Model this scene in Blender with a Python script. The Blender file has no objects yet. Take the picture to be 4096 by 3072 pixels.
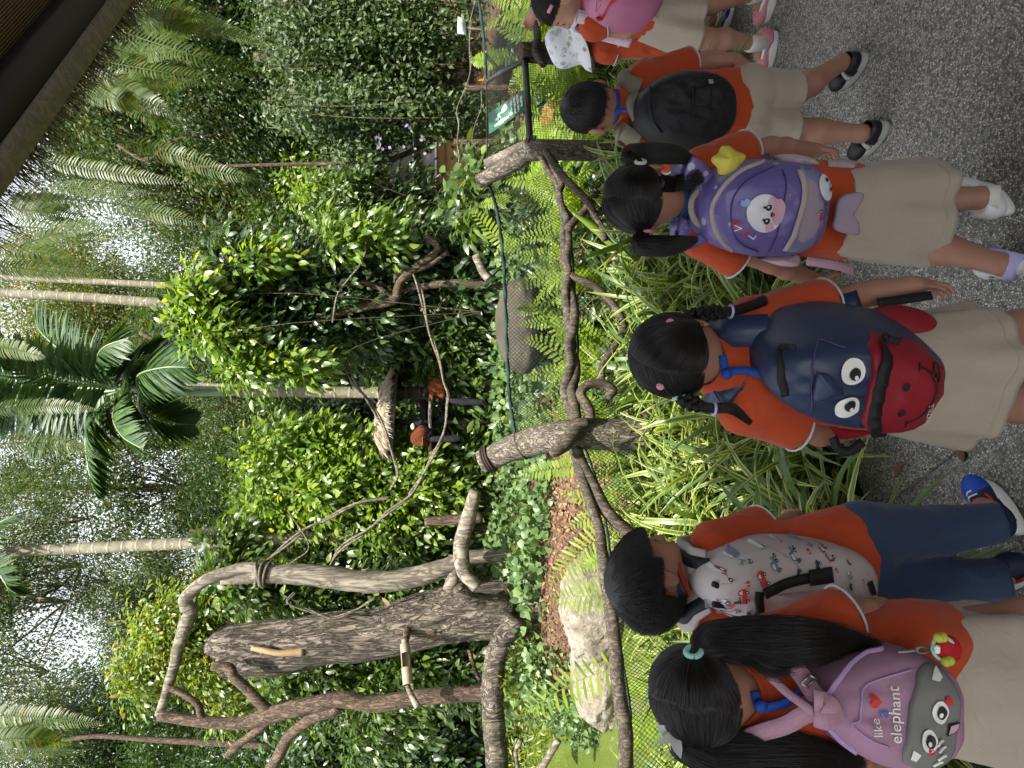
import bpy, bmesh, math, random
import numpy as np
from mathutils import Vector, Matrix, geometry

scene = bpy.context.scene
COL = scene.collection
R = math.radians

# ------------------------------------------------------------------ camera
FPX = 2900.0                      # focal length in pixels of the 4096 px wide photograph
CAMH = 1.62
PITCH = math.atan((2048 - 1560) / FPX)
CP, SP = math.cos(PITCH), math.sin(PITCH)
FWD = np.array([0, CP, -SP]); UPV = np.array([0, SP, CP]); RGT = np.array([1.0, 0, 0])
cam_data = bpy.data.cameras.new("camera")
cam = bpy.data.objects.new("camera", cam_data)
COL.objects.link(cam)
cam_data.sensor_fit = 'HORIZONTAL'
cam_data.sensor_width = 36.0
cam_data.lens = 36.0 * FPX / 4096.0
cam_data.clip_start = 0.05
cam_data.clip_end = 600.0
# the photograph lies on its side: the picture's right is the world's down
_cx, _cy, _cz = -UPV, RGT, -FWD
cam.matrix_world = Matrix(((_cx[0], _cy[0], _cz[0], 0), (_cx[1], _cy[1], _cz[1], 0), (_cx[2], _cy[2], _cz[2], CAMH), (0, 0, 0, 1)))
scene.camera = cam

# ------------------------------------------------------------------ light
SUN_EL = R(67.0)
SUN_AZ = math.atan2(0.22, -0.97)         # towards the sun in plan: behind the camera, a little to the right
SUNDIR = np.array([math.sin(SUN_AZ) * math.cos(SUN_EL), math.cos(SUN_AZ) * math.cos(SUN_EL), math.sin(SUN_EL)])
world = bpy.data.worlds.new("World")
scene.world = world
world.use_nodes = True
_nt = world.node_tree
_nt.nodes.clear()
_out = _nt.nodes.new("ShaderNodeOutputWorld")
_bg = _nt.nodes.new("ShaderNodeBackground")
_sky = _nt.nodes.new("ShaderNodeTexSky")
_sky.sky_type = 'NISHITA'
_sky.sun_disc = False
_sky.sun_elevation = SUN_EL
_sky.sun_rotation = SUN_AZ
_sky.air_density = 1.0
_sky.dust_density = 3.0
_sky.ozone_density = 1.0
_hs = _nt.nodes.new("ShaderNodeHueSaturation")
_hs.inputs["Saturation"].default_value = 0.22     # thin white tropical overcast
_hs.inputs["Value"].default_value = 1.0
_nt.links.new(_sky.outputs[0], _hs.inputs["Color"])
_nt.links.new(_hs.outputs[0], _bg.inputs["Color"])
_bg.inputs["Strength"].default_value = 0.14
_nt.links.new(_bg.outputs[0], _out.inputs["Surface"])
sun_data = bpy.data.lights.new("sun", 'SUN')
sun_data.energy = 4.4
sun_data.angle = R(0.6)
sun_data.color = (1.0, 0.94, 0.84)
sun = bpy.data.objects.new("sun", sun_data)
sun.rotation_euler = Vector(SUNDIR).to_track_quat('Z', 'Y').to_euler()
sun.location = (3, -10, 14)
COL.objects.link(sun)
scene.view_settings.view_transform = 'Standard'
scene.view_settings.look = 'None'
scene.view_settings.gamma = 1.0
scene.view_settings.use_curve_mapping = False
scene.view_settings.exposure = 1.8
scene.render.engine = 'CYCLES'
cy = scene.cycles
cy.max_bounces = 7
cy.diffuse_bounces = 3
cy.glossy_bounces = 2
cy.transmission_bounces = 4
cy.transparent_max_bounces = 6
cy.use_denoising = True
cy.caustics_reflective = False
cy.caustics_refractive = False
cy.sample_clamp_indirect = 6.0

# ------------------------------------------------------------------ helpers: points
def ray(sx, sy):
    return FWD + RGT * ((1536 - sy) / FPX) + UPV * ((2048 - sx) / FPX)
def P(sx, sy, t):
    """the point at distance t along the view axis that the photograph shows at (sx, sy)"""
    return np.array([0, 0, CAMH]) + ray(sx, sy) * t
def G(sx, sy, z=0.0):
    d = ray(sx, sy)
    return np.array([0, 0, CAMH]) + d * ((z - CAMH) / d[2])
NF = np.array([-math.sin(R(22)), math.cos(R(22)), 0.0]); CF = 3.27   # fence line in plan: p.NF = CF
DF = np.array([math.cos(R(22)), math.sin(R(22)), 0.0])
def PF(sx, sy, off=0.0):
    d = ray(sx, sy)
    return np.array([0, 0, CAMH]) + d * ((CF + off) / d.dot(NF))
L0 = np.array([-1.04, 1.85, 0]); DPA = np.array([0.838, 0.545, 0.0]); NPA = np.array([-0.545, 0.838, 0.0])   # edge of the path
def nrm(v):
    v = np.asarray(v, float)
    return v / (np.linalg.norm(v, axis=-1, keepdims=True) + 1e-12)

# ------------------------------------------------------------------ helpers: noise
def vnoise(p, seed=0):
    p = np.asarray(p, float)
    i = np.floor(p).astype(np.int64); f = p - i
    f = f * f * (3 - 2 * f)
    def h(ix, iy, iz):
        n = (ix * 374761393 + iy * 668265263 + iz * 2147483647 + seed * 1274126177) & 0xFFFFFFFF
        n = ((n ^ (n >> 13)) * 1274126177) & 0xFFFFFFFF
        n = ((n ^ (n >> 16)) * 2246822519) & 0xFFFFFFFF
        return ((n ^ (n >> 15)) & 0xFFFFFF) / float(0xFFFFFF)
    x, y, z = i[..., 0], i[..., 1], i[..., 2]
    fx, fy, fz = f[..., 0], f[..., 1], f[..., 2]
    def lx(yy, zz): return h(x, yy, zz) * (1 - fx) + h(x + 1, yy, zz) * fx
    a = lx(y, z) * (1 - fy) + lx(y + 1, z) * fy
    b = lx(y, z + 1) * (1 - fy) + lx(y + 1, z + 1) * fy
    return (a * (1 - fz) + b * fz) * 2 - 1
def fbm(p, octv=4, seed=0):
    p = np.asarray(p, float); s = 0; a = 1.0; tot = 0
    for o in range(octv):
        s = s + a * vnoise(p * (2.03 ** o) + 17.3 * o, seed + o); tot += a; a *= 0.5
    return s / tot

# ------------------------------------------------------------------ helpers: meshes and objects
class MB:
    """collects vertices and faces of one mesh"""
    def __init__(s):
        s.v = []; s.f = []; s.m = []; s.uv = []; s.n = 0
    def add(s, v, f, m=0, uv=None):
        v = np.asarray(v, float).reshape(-1, 3)
        o = s.n
        for q in f:
            s.f.append(tuple(int(i) + o for i in q)); s.m.append(m)
        s.v.append(v); s.n += len(v)
        s.uv.append(np.zeros((len(v), 2)) if uv is None else np.asarray(uv, float))
        return s
    def verts(s): return np.concatenate(s.v) if s.v else np.zeros((0, 3))
    def tube(s, pts, rad, n=10, m=0, cap=True, disp=None, ell=1.0, up=None):
        pts = np.asarray(pts, float); k = len(pts)
        rad = np.full(k, rad) if np.isscalar(rad) else np.asarray(rad, float)
        tg = np.gradient(pts, axis=0); tg = nrm(tg)
        a = np.array([0, 0, 1.0]) if up is None else np.asarray(up, float)
        if abs(tg[0].dot(a)) > 0.95 and up is None: a = np.array([1.0, 0, 0])
        x = nrm(np.cross(a, tg[0])); V = []; UV = []
        th = np.linspace(0, 2 * math.pi, n, endpoint=False)
        L = 0
        for i in range(k):
            x = nrm(x - tg[i] * x.dot(tg[i])); y = np.cross(tg[i], x)
            if i: L += np.linalg.norm(pts[i] - pts[i - 1])
            rr = rad[i] * np.ones(n)
            if disp is not None: rr = rr * disp(th, L, i / max(1, k - 1))
            V.append(pts[i] + np.outer(np.cos(th) * rr, x) + np.outer(np.sin(th) * rr * ell, y))
            UV.append(np.stack([th / 6.283, np.full(n, L)], 1))
        V = np.concatenate(V); UV = np.concatenate(UV)
        F = [(i * n + j, i * n + (j + 1) % n, (i + 1) * n + (j + 1) % n, (i + 1) * n + j) for i in range(k - 1) for j in range(n)]
        if cap:
            F.append(tuple(range(n - 1, -1, -1))); F.append(tuple((k - 1) * n + j for j in range(n)))
        return s.add(V, F, m, UV)
    def ribbon(s, pts, nor, width, thick=0.002, m=0):
        """a flat band along pts; nor = face normals along it"""
        pts = np.asarray(pts, float); k = len(pts)
        nor = nrm(np.broadcast_to(np.asarray(nor, float), pts.shape))
        tg = nrm(np.gradient(pts, axis=0)); sd = nrm(np.cross(tg, nor))
        w = np.broadcast_to(np.asarray(width, float), (k,))[:, None] * 0.5
        q = np.stack([pts - sd * w - nor * thick / 2, pts + sd * w - nor * thick / 2, pts + sd * w + nor * thick / 2, pts - sd * w + nor * thick / 2], 1)
        F = []
        for i in range(k - 1):
            for j in range(4):
                F.append((i * 4 + j, i * 4 + (j + 1) % 4, i * 4 + 4 + (j + 1) % 4, i * 4 + 4 + j))
        F.append((3, 2, 1, 0)); F.append(tuple((k - 1) * 4 + j for j in range(4)))
        return s.add(q.reshape(-1, 3), F, m)
    def box(s, c, ax, ay, az, m=0):
        """c centre; ax, ay, az half-extent vectors"""
        c, ax, ay, az = (np.asarray(q, float) for q in (c, ax, ay, az))
        V = [c + sx * ax + sy * ay + sz * az for sz in (-1, 1) for sy in (-1, 1) for sx in (-1, 1)]
        F = [(0, 2, 3, 1), (4, 5, 7, 6), (0, 1, 5, 4), (2, 6, 7, 3), (0, 4, 6, 2), (1, 3, 7, 5)]
        return s.add(V, F, m)
    def ball(s, c, r, nu=16, nv=10, m=0, rot=None):
        r = np.broadcast_to(np.asarray(r, float), (3,))
        V = [(0, 0, 1)]
        for i in range(1, nv):
            a = math.pi * i / nv
            for j in range(nu):
                b = 2 * math.pi * j / nu
                V.append((math.sin(a) * math.cos(b), math.sin(a) * math.sin(b), math.cos(a)))
        V.append((0, 0, -1)); V = np.array(V) * r
        if rot is not None: V = V @ np.asarray(rot).T
        F = [(0, 1 + j, 1 + (j + 1) % nu) for j in range(nu)]
        for i in range(nv - 2):
            for j in range(nu):
                a = 1 + i * nu; F.append((a + j, a + nu + j, a + nu + (j + 1) % nu, a + (j + 1) % nu))
        e = len(V) - 1; a = 1 + (nv - 2) * nu
        F += [(e, a + (j + 1) % nu, a + j) for j in range(nu)]
        return s.add(V + np.asarray(c), F, m)
    def disc(s, c, x, y, n=24, m=0):
        th = np.linspace(0, 2 * math.pi, n, endpoint=False)
        V = np.concatenate([[c], np.asarray(c) + np.outer(np.cos(th), x) + np.outer(np.sin(th), y)])
        return s.add(V, [(0, 1 + j, 1 + (j + 1) % n) for j in range(n)], m)

def to_mesh(name, v, f, mats, midx=None, smooth=True, uv=None):
    me = bpy.data.meshes.new(name)
    v = np.ascontiguousarray(v, dtype=np.float32)
    me.vertices.add(len(v)); me.vertices.foreach_set("co", v.ravel())
    if isinstance(f, np.ndarray):
        k = f.shape[1]; nf = len(f)
        li = f.astype(np.int32).ravel(); st = np.arange(0, nf * k, k, dtype=np.int32)
    else:
        nf = len(f); ln = np.array([len(q) for q in f], dtype=np.int32)
        li = np.fromiter((i for q in f for i in q), dtype=np.int32)
        st = np.concatenate([[0], np.cumsum(ln)[:-1]]).astype(np.int32) if nf else np.zeros(0, np.int32)
    me.loops.add(len(li)); me.loops.foreach_set("vertex_index", li)
    me.polygons.add(nf); me.polygons.foreach_set("loop_start", st)
    if midx is not None: me.polygons.foreach_set("material_index", np.asarray(midx, dtype=np.int32))
    if smooth: me.polygons.foreach_set("use_smooth", np.ones(nf, dtype=bool))
    if uv is not None:
        ul = me.uv_layers.new(name="UVMap")
        ul.data.foreach_set("uv", np.ascontiguousarray(np.asarray(uv, dtype=np.float32)[li]).ravel())
    for m in (mats if isinstance(mats, (list, tuple)) else [mats]): me.materials.append(m)
    me.validate(); me.update()
    return me

def tag(o, label=None, cat=None, group=None, kind=None):
    if label: o["label"] = label
    if cat: o["category"] = cat
    if group: o["group"] = group
    if kind: o["kind"] = kind
    return o
def thing(name, loc, label, cat, group=None):
    o = bpy.data.objects.new(name, None); COL.objects.link(o)
    o.empty_display_size = 0.1
    o.location = tuple(float(q) for q in loc)
    return tag(o, label, cat, group)
def link(name, me, parent=None):
    o = bpy.data.objects.new(name, me); COL.objects.link(o)
    if parent is not None: o.parent = parent
    return o
def wloc(o):
    l = np.zeros(3)
    while o is not None:
        l += np.array(o.location); o = o.parent
    return l
def obj(name, mb, mats, parent=None, smooth=True, uv=False):
    """one mesh object from world-space geometry; its origin is the parent's, or its own base"""
    if isinstance(mb, MB): v, f, mi, u = mb.verts(), mb.f, mb.m, (np.concatenate(mb.uv) if uv else None)
    else: v, f, mi, u = np.asarray(mb[0], float), mb[1], None, (mb[2] if uv and len(mb) > 2 else None)
    if parent is None:
        org = np.array([(v[:, 0].min() + v[:, 0].max()) / 2, (v[:, 1].min() + v[:, 1].max()) / 2, v[:, 2].min()])
    else: org = wloc(parent)
    o = link(name, to_mesh(name, v - org, f, mats, mi, smooth, u), parent)
    if parent is None: o.location = org
    return o
def copy_tree(o, parent=None):
    c = o.copy(); COL.objects.link(c); c.parent = parent
    for ch in list(o.children): copy_tree(ch, c)
    return c
def spline(pts, k=8):
    """smooth curve through the points (Catmull-Rom)"""
    p = np.asarray(pts, float)
    p = np.concatenate([[2 * p[0] - p[1]], p, [2 * p[-1] - p[-2]]])
    o = []
    for i in range(1, len(p) - 2):
        for j in range(k):
            t = j / k
            o.append(0.5 * (2 * p[i] + (p[i + 1] - p[i - 1]) * t + (2 * p[i - 1] - 5 * p[i] + 4 * p[i + 1] - p[i + 2]) * t * t + (3 * p[i] - p[i - 1] - 3 * p[i + 1] + p[i + 2]) * t ** 3))
    o.append(p[-2])
    return np.array(o)
def interp(a, n):
    a = np.asarray(a, float)
    return np.interp(np.linspace(0, 1, n), np.linspace(0, 1, len(a)), a)

# ------------------------------------------------------------------ helpers: implicit surfaces (bodies, clothes, shoes)
class SDF:
    def __init__(s, lo, hi, vox):
        s.lo = np.asarray(lo, float); s.vox = vox
        s.n = np.ceil((np.asarray(hi, float) - s.lo) / vox).astype(int) + 1
        s.f = np.full(s.n, 1.0, dtype=np.float32)
    def sub(s, lo, hi):
        a = np.clip(np.floor((np.asarray(lo) - s.lo) / s.vox).astype(int), 0, s.n - 1)
        b = np.clip(np.ceil((np.asarray(hi) - s.lo) / s.vox).astype(int) + 1, 1, s.n)
        sl = tuple(slice(a[i], max(b[i], a[i] + 1)) for i in range(3))
        ax = [s.lo[i] + s.vox * np.arange(sl[i].start, sl[i].stop, dtype=np.float32) for i in range(3)]
        return sl, np.meshgrid(*ax, indexing='ij', sparse=True)
    def mix(s, sl, d, k, op):
        a = s.f[sl]
        if op == 'add':
            if k > 0:
                h = np.clip(0.5 + 0.5 * (a - d) / k, 0, 1)
                s.f[sl] = a * (1 - h) + d * h - k * h * (1 - h)
            else: s.f[sl] = np.minimum(a, d)
        else: s.f[sl] = np.maximum(a, -d)
    def cap(s, a, b, ra, rb=None, k=0.02, op='add'):
        a = np.asarray(a, float); b = np.asarray(b, float); rb = ra if rb is None else rb
        m = max(ra, rb) + k + 3 * s.vox
        sl, (X, Y, Z) = s.sub(np.minimum(a, b) - m, np.maximum(a, b) + m)
        ba = b - a; L = ba.dot(ba) + 1e-12
        h = np.clip(((X - a[0]) * ba[0] + (Y - a[1]) * ba[1] + (Z - a[2]) * ba[2]) / L, 0, 1)
        d = np.sqrt((X - a[0] - ba[0] * h) ** 2 + (Y - a[1] - ba[1] * h) ** 2 + (Z - a[2] - ba[2] * h) ** 2) - (ra + (rb - ra) * h)
        s.mix(sl, d, k, op); return s
    def chain(s, pts, rad, k=0.015):
        for i in range(len(pts) - 1): s.cap(pts[i], pts[i + 1], rad[i], rad[i + 1], k)
        return s
    def ell(s, c, r, rot=None, k=0.02, op='add'):
        c = np.asarray(c, float); r = np.broadcast_to(np.asarray(r, float), (3,))
        m = r.max() + k + 3 * s.vox
        sl, (X, Y, Z) = s.sub(c - m, c + m)
        M = np.eye(3) if rot is None else np.asarray(rot)       # columns = local axes
        q = [(X - c[0]) * M[0, i] + (Y - c[1]) * M[1, i] + (Z - c[2]) * M[2, i] for i in range(3)]
        k0 = np.sqrt(sum((q[i] / r[i]) ** 2 for i in range(3)))
        k1 = np.sqrt(sum((q[i] / r[i] ** 2) ** 2 for i in range(3))) + 1e-9
        s.mix(sl, k0 * (k0 - 1) / k1, k, op); return s
    def rbox(s, c, r, rot, rd, k=0.0, op='add'):
        c = np.asarray(c, float); r = np.asarray(r, float); M = np.asarray(rot)
        m = np.linalg.norm(r) + k + 3 * s.vox
        sl, (X, Y, Z) = s.sub(c - m, c + m)
        q = [np.abs((X - c[0]) * M[0, i] + (Y - c[1]) * M[1, i] + (Z - c[2]) * M[2, i]) - r[i] + rd for i in range(3)]
        d = np.sqrt(sum(np.maximum(t, 0) ** 2 for t in q)) + np.minimum(np.maximum(np.maximum(q[0], q[1]), q[2]), 0) - rd
        s.mix(sl, d, k, op); return s
    def plane(s, p, n, lo=None, hi=None):
        """keep only the side n points away from (within the optional box)"""
        p = np.asarray(p, float); n = nrm(n)
        if lo is None: lo, hi = s.lo, s.lo + s.n * s.vox
        sl, (X, Y, Z) = s.sub(lo, hi)
        d = (X - p[0]) * n[0] + (Y - p[1]) * n[1] + (Z - p[2]) * n[2]
        s.f[sl] = np.maximum(s.f[sl], d.astype(np.float32)); return s
    def mesh(s, smooth=1):
        f = s.f; ins = f < 0
        c = np.zeros(tuple(s.n - 1), dtype=np.int8)
        for i in (0, 1):
            for j in (0, 1):
                for k in (0, 1):
                    c += ins[i:s.n[0] - 1 + i, j:s.n[1] - 1 + j, k:s.n[2] - 1 + k]
        act = np.argwhere((c > 0) & (c < 8))
        idx = np.full(tuple(s.n - 1), -1, dtype=np.int64); idx[tuple(act.T)] = np.arange(len(act))
        acc = np.zeros((len(act), 3)); cnt = np.zeros(len(act))
        cor = [(i, j, k) for i in (0, 1) for j in (0, 1) for k in (0, 1)]
        for a in cor:
            for ax in range(3):
                if a[ax]: continue
                b = list(a); b[ax] = 1
                fa = f[tuple((act + a).T)]; fb = f[tuple((act + b).T)]
                x = (fa < 0) != (fb < 0)
                t = np.where(x, fa / np.where(x, fa - fb, 1), 0)
                p = np.tile(np.array(a, float), (len(act), 1)); p[:, ax] += t
                acc += p * x[:, None]; cnt += x
        v = act + acc / np.maximum(cnt, 1)[:, None]
        F = []
        for ax in range(3):
            o = [(ax + 1) % 3, (ax + 2) % 3]
            sa = [slice(None)] * 3; sb = [slice(None)] * 3
            sa[ax] = slice(0, s.n[ax] - 1); sb[ax] = slice(1, s.n[ax])
            A = ins[tuple(sa)]; B = ins[tuple(sb)]
            e = np.argwhere(A != B)
            e = e[(e[:, o[0]] > 0) & (e[:, o[1]] > 0) & (e[:, o[0]] < s.n[o[0]] - 1) & (e[:, o[1]] < s.n[o[1]] - 1)]
            fl = A[tuple(e.T)]
            q = []
            for du, dv in ((0, 0), (-1, 0), (-1, -1), (0, -1)):
                g = e.copy(); g[:, o[0]] += du; g[:, o[1]] += dv
                q.append(idx[tuple(g.T)])
            q = np.stack(q, 1)
            q[~fl] = q[~fl][:, ::-1]
            F.append(q)
        F = np.concatenate(F)
        F = F[(F >= 0).all(1)]
        for _ in range(smooth):
            ac = np.zeros_like(v); cn = np.zeros(len(v))
            for i in range(4):
                a_, b_ = F[:, i], F[:, (i + 1) % 4]
                np.add.at(ac, a_, v[b_]); np.add.at(cn, a_, 1)
                np.add.at(ac, b_, v[a_]); np.add.at(cn, b_, 1)
            v = v * 0.45 + 0.55 * ac / np.maximum(cn, 1)[:, None]
        return s.lo + v * s.vox, F
def vnormals(v, F):
    n = np.cross(v[F[:, 2]] - v[F[:, 0]], v[F[:, 3]] - v[F[:, 1]])
    a = np.zeros_like(v)
    for i in range(4): np.add.at(a, F[:, i], n)
    return nrm(a)
# ------------------------------------------------------------------ materials
class NT:
    def __init__(s, name):
        s.mat = bpy.data.materials.new(name); s.mat.use_nodes = True
        s.t = s.mat.node_tree; s.t.nodes.clear()
        s.out = s.n("ShaderNodeOutputMaterial")
    def n(s, typ, **kw):
        nd = s.t.nodes.new(typ)
        for k, v in kw.items():
            if hasattr(nd, k) and not k.startswith("i_"): setattr(nd, k, v)
        return nd
    def l(s, a, b): s.t.links.new(a, b)
    def set(s, nd, key, val):
        if hasattr(val, "is_output") or hasattr(val, "links"): s.l(val, nd.inputs[key])
        else:
            i = nd.inputs[key]
            if i.type == 'RGBA' and len(val) == 3: val = (*val, 1)
            i.default_value = val
        return nd
    def coord(s, kind="Object", scale=(1, 1, 1)):
        tc = s.n("ShaderNodeTexCoord"); mp = s.n("ShaderNodeMapping")
        s.l(tc.outputs[kind], mp.inputs["Vector"]); mp.inputs["Scale"].default_value = scale
        return mp.outputs[0]
    def noise(s, vec, scale, detail=4, rough=0.55, out=0, dist=0.0):
        nd = s.n("ShaderNodeTexNoise"); s.l(vec, nd.inputs["Vector"])
        nd.inputs["Scale"].default_value = scale; nd.inputs["Detail"].default_value = detail; nd.inputs["Roughness"].default_value = rough
        nd.inputs["Distortion"].default_value = dist
        return nd.outputs[out]
    def voro(s, vec, scale, feature='F1', out="Distance", rnd=1.0):
        nd = s.n("ShaderNodeTexVoronoi"); nd.feature = feature; s.l(vec, nd.inputs["Vector"])
        nd.inputs["Scale"].default_value = scale; nd.inputs["Randomness"].default_value = rnd
        return nd.outputs[out]
    def ramp(s, fac, stops, interp='LINEAR'):
        nd = s.n("ShaderNodeValToRGB"); s.l(fac, nd.inputs[0]); cr = nd.color_ramp; cr.interpolation = interp
        while len(cr.elements) < len(stops): cr.elements.new(0.5)
        for e, (p, c) in zip(cr.elements, stops):
            e.position = p; e.color = (*c, 1) if not np.isscalar(c) else (c, c, c, 1)
        return nd.outputs[0]
    def mix(s, fac, a, b, mode='MIX'):
        nd = s.n("ShaderNodeMix"); nd.data_type = 'RGBA'; nd.blend_type = mode
        for i, v in ((0, fac), (6, a), (7, b)):
            if hasattr(v, "links"): s.l(v, nd.inputs[i])
            elif i == 0: nd.inputs[0].default_value = v
            else: nd.inputs[i].default_value = (*v, 1)
        return nd.outputs[2]
    def math(s, op, a, b=0.0, clamp=False):
        nd = s.n("ShaderNodeMath"); nd.operation = op; nd.use_clamp = clamp
        for i, v in ((0, a), (1, b)):
            if hasattr(v, "links"): s.l(v, nd.inputs[i])
            else: nd.inputs[i].default_value = v
        return nd.outputs[0]
    def bump(s, h, strength=0.5, dist=0.01, normal=None):
        nd = s.n("ShaderNodeBump"); s.l(h, nd.inputs["Height"])
        nd.inputs["Strength"].default_value = strength; nd.inputs["Distance"].default_value = dist
        if normal is not None: s.l(normal, nd.inputs["Normal"])
        return nd.outputs[0]
    def bsdf(s, color, rough=0.6, spec=0.4, normal=None, **kw):
        b = s.n("ShaderNodeBsdfPrincipled")
        s.set(b, "Base Color", color); s.set(b, "Roughness", rough); s.set(b, "Specular IOR Level", spec)
        if normal is not None: s.l(normal, b.inputs["Normal"])
        for k, v in kw.items(): s.set(b, k.replace("_", " "), v)
        return b
    def done(s, sh):
        s.l(sh.outputs[0] if hasattr(sh, "outputs") else sh, s.out.inputs[0]); return s.mat

def m_plain(name, col, rough=0.6, spec=0.4, var=0.12, scale=30, bump=0.0, bscale=200, metal=0.0, sheen=0.0):
    k = NT(name); c = k.coord()
    nz = k.noise(c, scale, 3)
    cc = k.mix(nz, tuple(q * (1 - var) for q in col), tuple(min(1, q * (1 + var)) for q in col))
    nm = k.bump(k.noise(c, bscale, 2), bump, 0.002) if bump else None
    b = k.bsdf(cc, rough, spec, nm, Metallic=metal)
    if sheen: b.inputs["Sheen Weight"].default_value = sheen
    return k.done(b)
def m_cloth(name, col, rough=0.85, weave=900, var=0.10, bump=0.25):
    k = NT(name); c = k.coord()
    big = k.noise(c, 9, 3); fine = k.noise(c, 400, 2)
    h = fine
    wr = k.bump(k.noise(c, 28, 2, 0.5, 0, 1.2), 0.35, 0.006)
    nm = k.bump(h, bump, 0.0008, wr)
    cc = k.mix(big, tuple(q * (1 - var) for q in col), tuple(min(1, q * (1 + var)) for q in col))
    b = k.bsdf(cc, rough, 0.2, nm); b.inputs["Sheen Weight"].default_value = 0.12; b.inputs["Sheen Roughness"].default_value = 0.5
    return k.done(b)
def m_skin(name, col):
    k = NT(name); c = k.coord()
    nz = k.noise(c, 35, 4)
    cc = k.mix(nz, tuple(q * 0.92 for q in col), (min(1, col[0] * 1.08), col[1] * 1.0, col[2] * 0.98))
    nm = k.bump(k.noise(c, 600, 2), 0.15, 0.0008)
    b = k.bsdf(cc, 0.5, 0.35, nm)
    b.inputs["Subsurface Weight"].default_value = 0.12
    b.inputs["Subsurface Radius"].default_value = (0.012, 0.005, 0.003)
    b.inputs["Subsurface Scale"].default_value = 0.6
    return k.done(b)
def m_leaf(name, stops, trans=0.38, rough=0.36, spec=0.5, tcol=None, hue=0.0):
    """leaf: colour varies leaf by leaf; part of the light passes through the blade"""
    k = NT(name)
    g = k.n("ShaderNodeNewGeometry"); oi = k.n("ShaderNodeObjectInfo")
    rnd = k.math('FRACT', k.math('ADD', g.outputs["Random Per Island"], oi.outputs["Random"]))
    col = k.ramp(rnd, stops)
    c = k.coord()
    nz = k.noise(c, 6.0, 2)
    col = k.mix(nz, k.mix(1.0, col, (0.80, 0.84, 0.80), 'MULTIPLY'), k.mix(1.0, col, (1.18, 1.15, 1.1), 'MULTIPLY'))
    b = k.bsdf(col, rough, spec)
    t = k.n("ShaderNodeBsdfTranslucent")
    k.l(k.mix(1.0, col, tcol or (1.9, 1.75, 0.65), 'MULTIPLY'), t.inputs["Color"])
    mx = k.n("ShaderNodeMixShader"); mx.inputs[0].default_value = trans
    k.l(b.outputs[0], mx.inputs[1]); k.l(t.outputs[0], mx.inputs[2])
    return k.done(mx)
def m_bark(name, a, b, scale=6, stretch=0.18, bump=0.8, mossy=0.0, dist=0.02, lichen=0.0):
    k = NT(name); c = k.coord("Object", (1, 1, stretch))
    n1 = k.noise(c, scale, 6, 0.65, 0, 0.6); n2 = k.noise(c, scale * 4.5, 5, 0.7)
    rg = k.math('ABSOLUTE', k.math('SUBTRACT', k.noise(c, scale * 2.2, 3, 0.6, 0, 0.8), 0.5))
    h = k.math('ADD', k.math('MULTIPLY', n1, 0.35), k.math('ADD', k.math('MULTIPLY', n2, 0.3), k.math('MULTIPLY', k.math('MINIMUM', rg, 0.14), 2.6)))
    col = k.ramp(h, [(0.33, a), (0.50, tuple(x * .6 + y * .4 for x, y in zip(a, b))), (0.80, b)])
    if mossy:
        cm = k.coord(); col = k.mix(k.ramp(k.noise(cm, 3.0, 5, 0.6), [(0.5, 0.0), (0.7, mossy)]), col, (0.085, 0.10, 0.03))
    if lichen:
        cm = k.coord(); col = k.mix(k.ramp(k.noise(cm, 14.0, 4, 0.6), [(0.56, 0.0), (0.62, lichen)]), col, (0.42, 0.42, 0.36))
    return k.done(k.bsdf(col, 0.85, 0.2, k.bump(h, bump, dist)))

M = {}
# ground and paving
k = NT("exposed aggregate"); c = k.coord()
cell = k.n("ShaderNodeTexVoronoi"); cell.feature = 'F1'; k.l(c, cell.inputs["Vector"]); cell.inputs["Scale"].default_value = 135
ed = k.voro(c, 135, 'DISTANCE_TO_EDGE')
peb = k.ramp(k.math('FRACT', k.math('MULTIPLY', cell.outputs["Color"], 3.7)), [(0.0, (0.12, 0.118, 0.12)), (0.2, (0.27, 0.26, 0.25)), (0.42, (0.44, 0.42, 0.39)), (0.62, (0.58, 0.55, 0.50)), (0.84, (0.72, 0.69, 0.62)), (1.0, (0.82, 0.79, 0.72))])
grout = k.noise(c, 300, 2)
col = k.mix(k.ramp(ed, [(0.04, 1.0), (0.16, 0.0)]), peb, (0.21, 0.203, 0.19))
col = k.mix(k.ramp(k.noise(c, 1.3, 5, 0.6), [(0.35, 0.0), (0.7, 0.45)]), col, k.mix(1.0, col, (0.74, 0.72, 0.70), 'MULTIPLY'))
hgt = k.math('ADD', k.ramp(ed, [(0.0, 0.0), (0.25, 1.0)]), k.math('MULTIPLY', grout, 0.3))
M['path'] = k.done(k.bsdf(col, 0.62, 0.35, k.bump(hgt, 0.75, 0.004)))
def m_soil(name, stops, sc=9):
    k = NT(name); c = k.coord()
    n = k.noise(c, sc, 8, 0.7); v = k.voro(c, sc * 5, 'F1', "Color")
    col = k.mix(0.45, k.ramp(n, stops), k.ramp(v, [(0.1, stops[0][1]), (0.6, stops[1][1]), (0.95, stops[-1][1])]))
    return k.done(k.bsdf(col, 0.9, 0.15, k.bump(k.math('ADD', n, k.voro(c, sc * 5)), 0.9, 0.03)))
M['soil'] = m_soil("leaf litter", [(0.3, (0.035, 0.022, 0.013)), (0.55, (0.10, 0.062, 0.036)), (0.8, (0.22, 0.14, 0.085))])
M['bed'] = m_soil("bed soil", [(0.3, (0.012, 0.010, 0.007)), (0.55, (0.03, 0.024, 0.016)), (0.8, (0.06, 0.045, 0.03))], 14)
k = NT("pond water"); c = k.coord()
M['water'] = k.done(k.bsdf(k.mix(k.noise(c, 0.8, 3), (0.052, 0.075, 0.016), (0.085, 0.11, 0.024)), 0.06, 0.5, k.bump(k.noise(c, 5.0, 3), 0.10, 0.03)))
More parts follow.
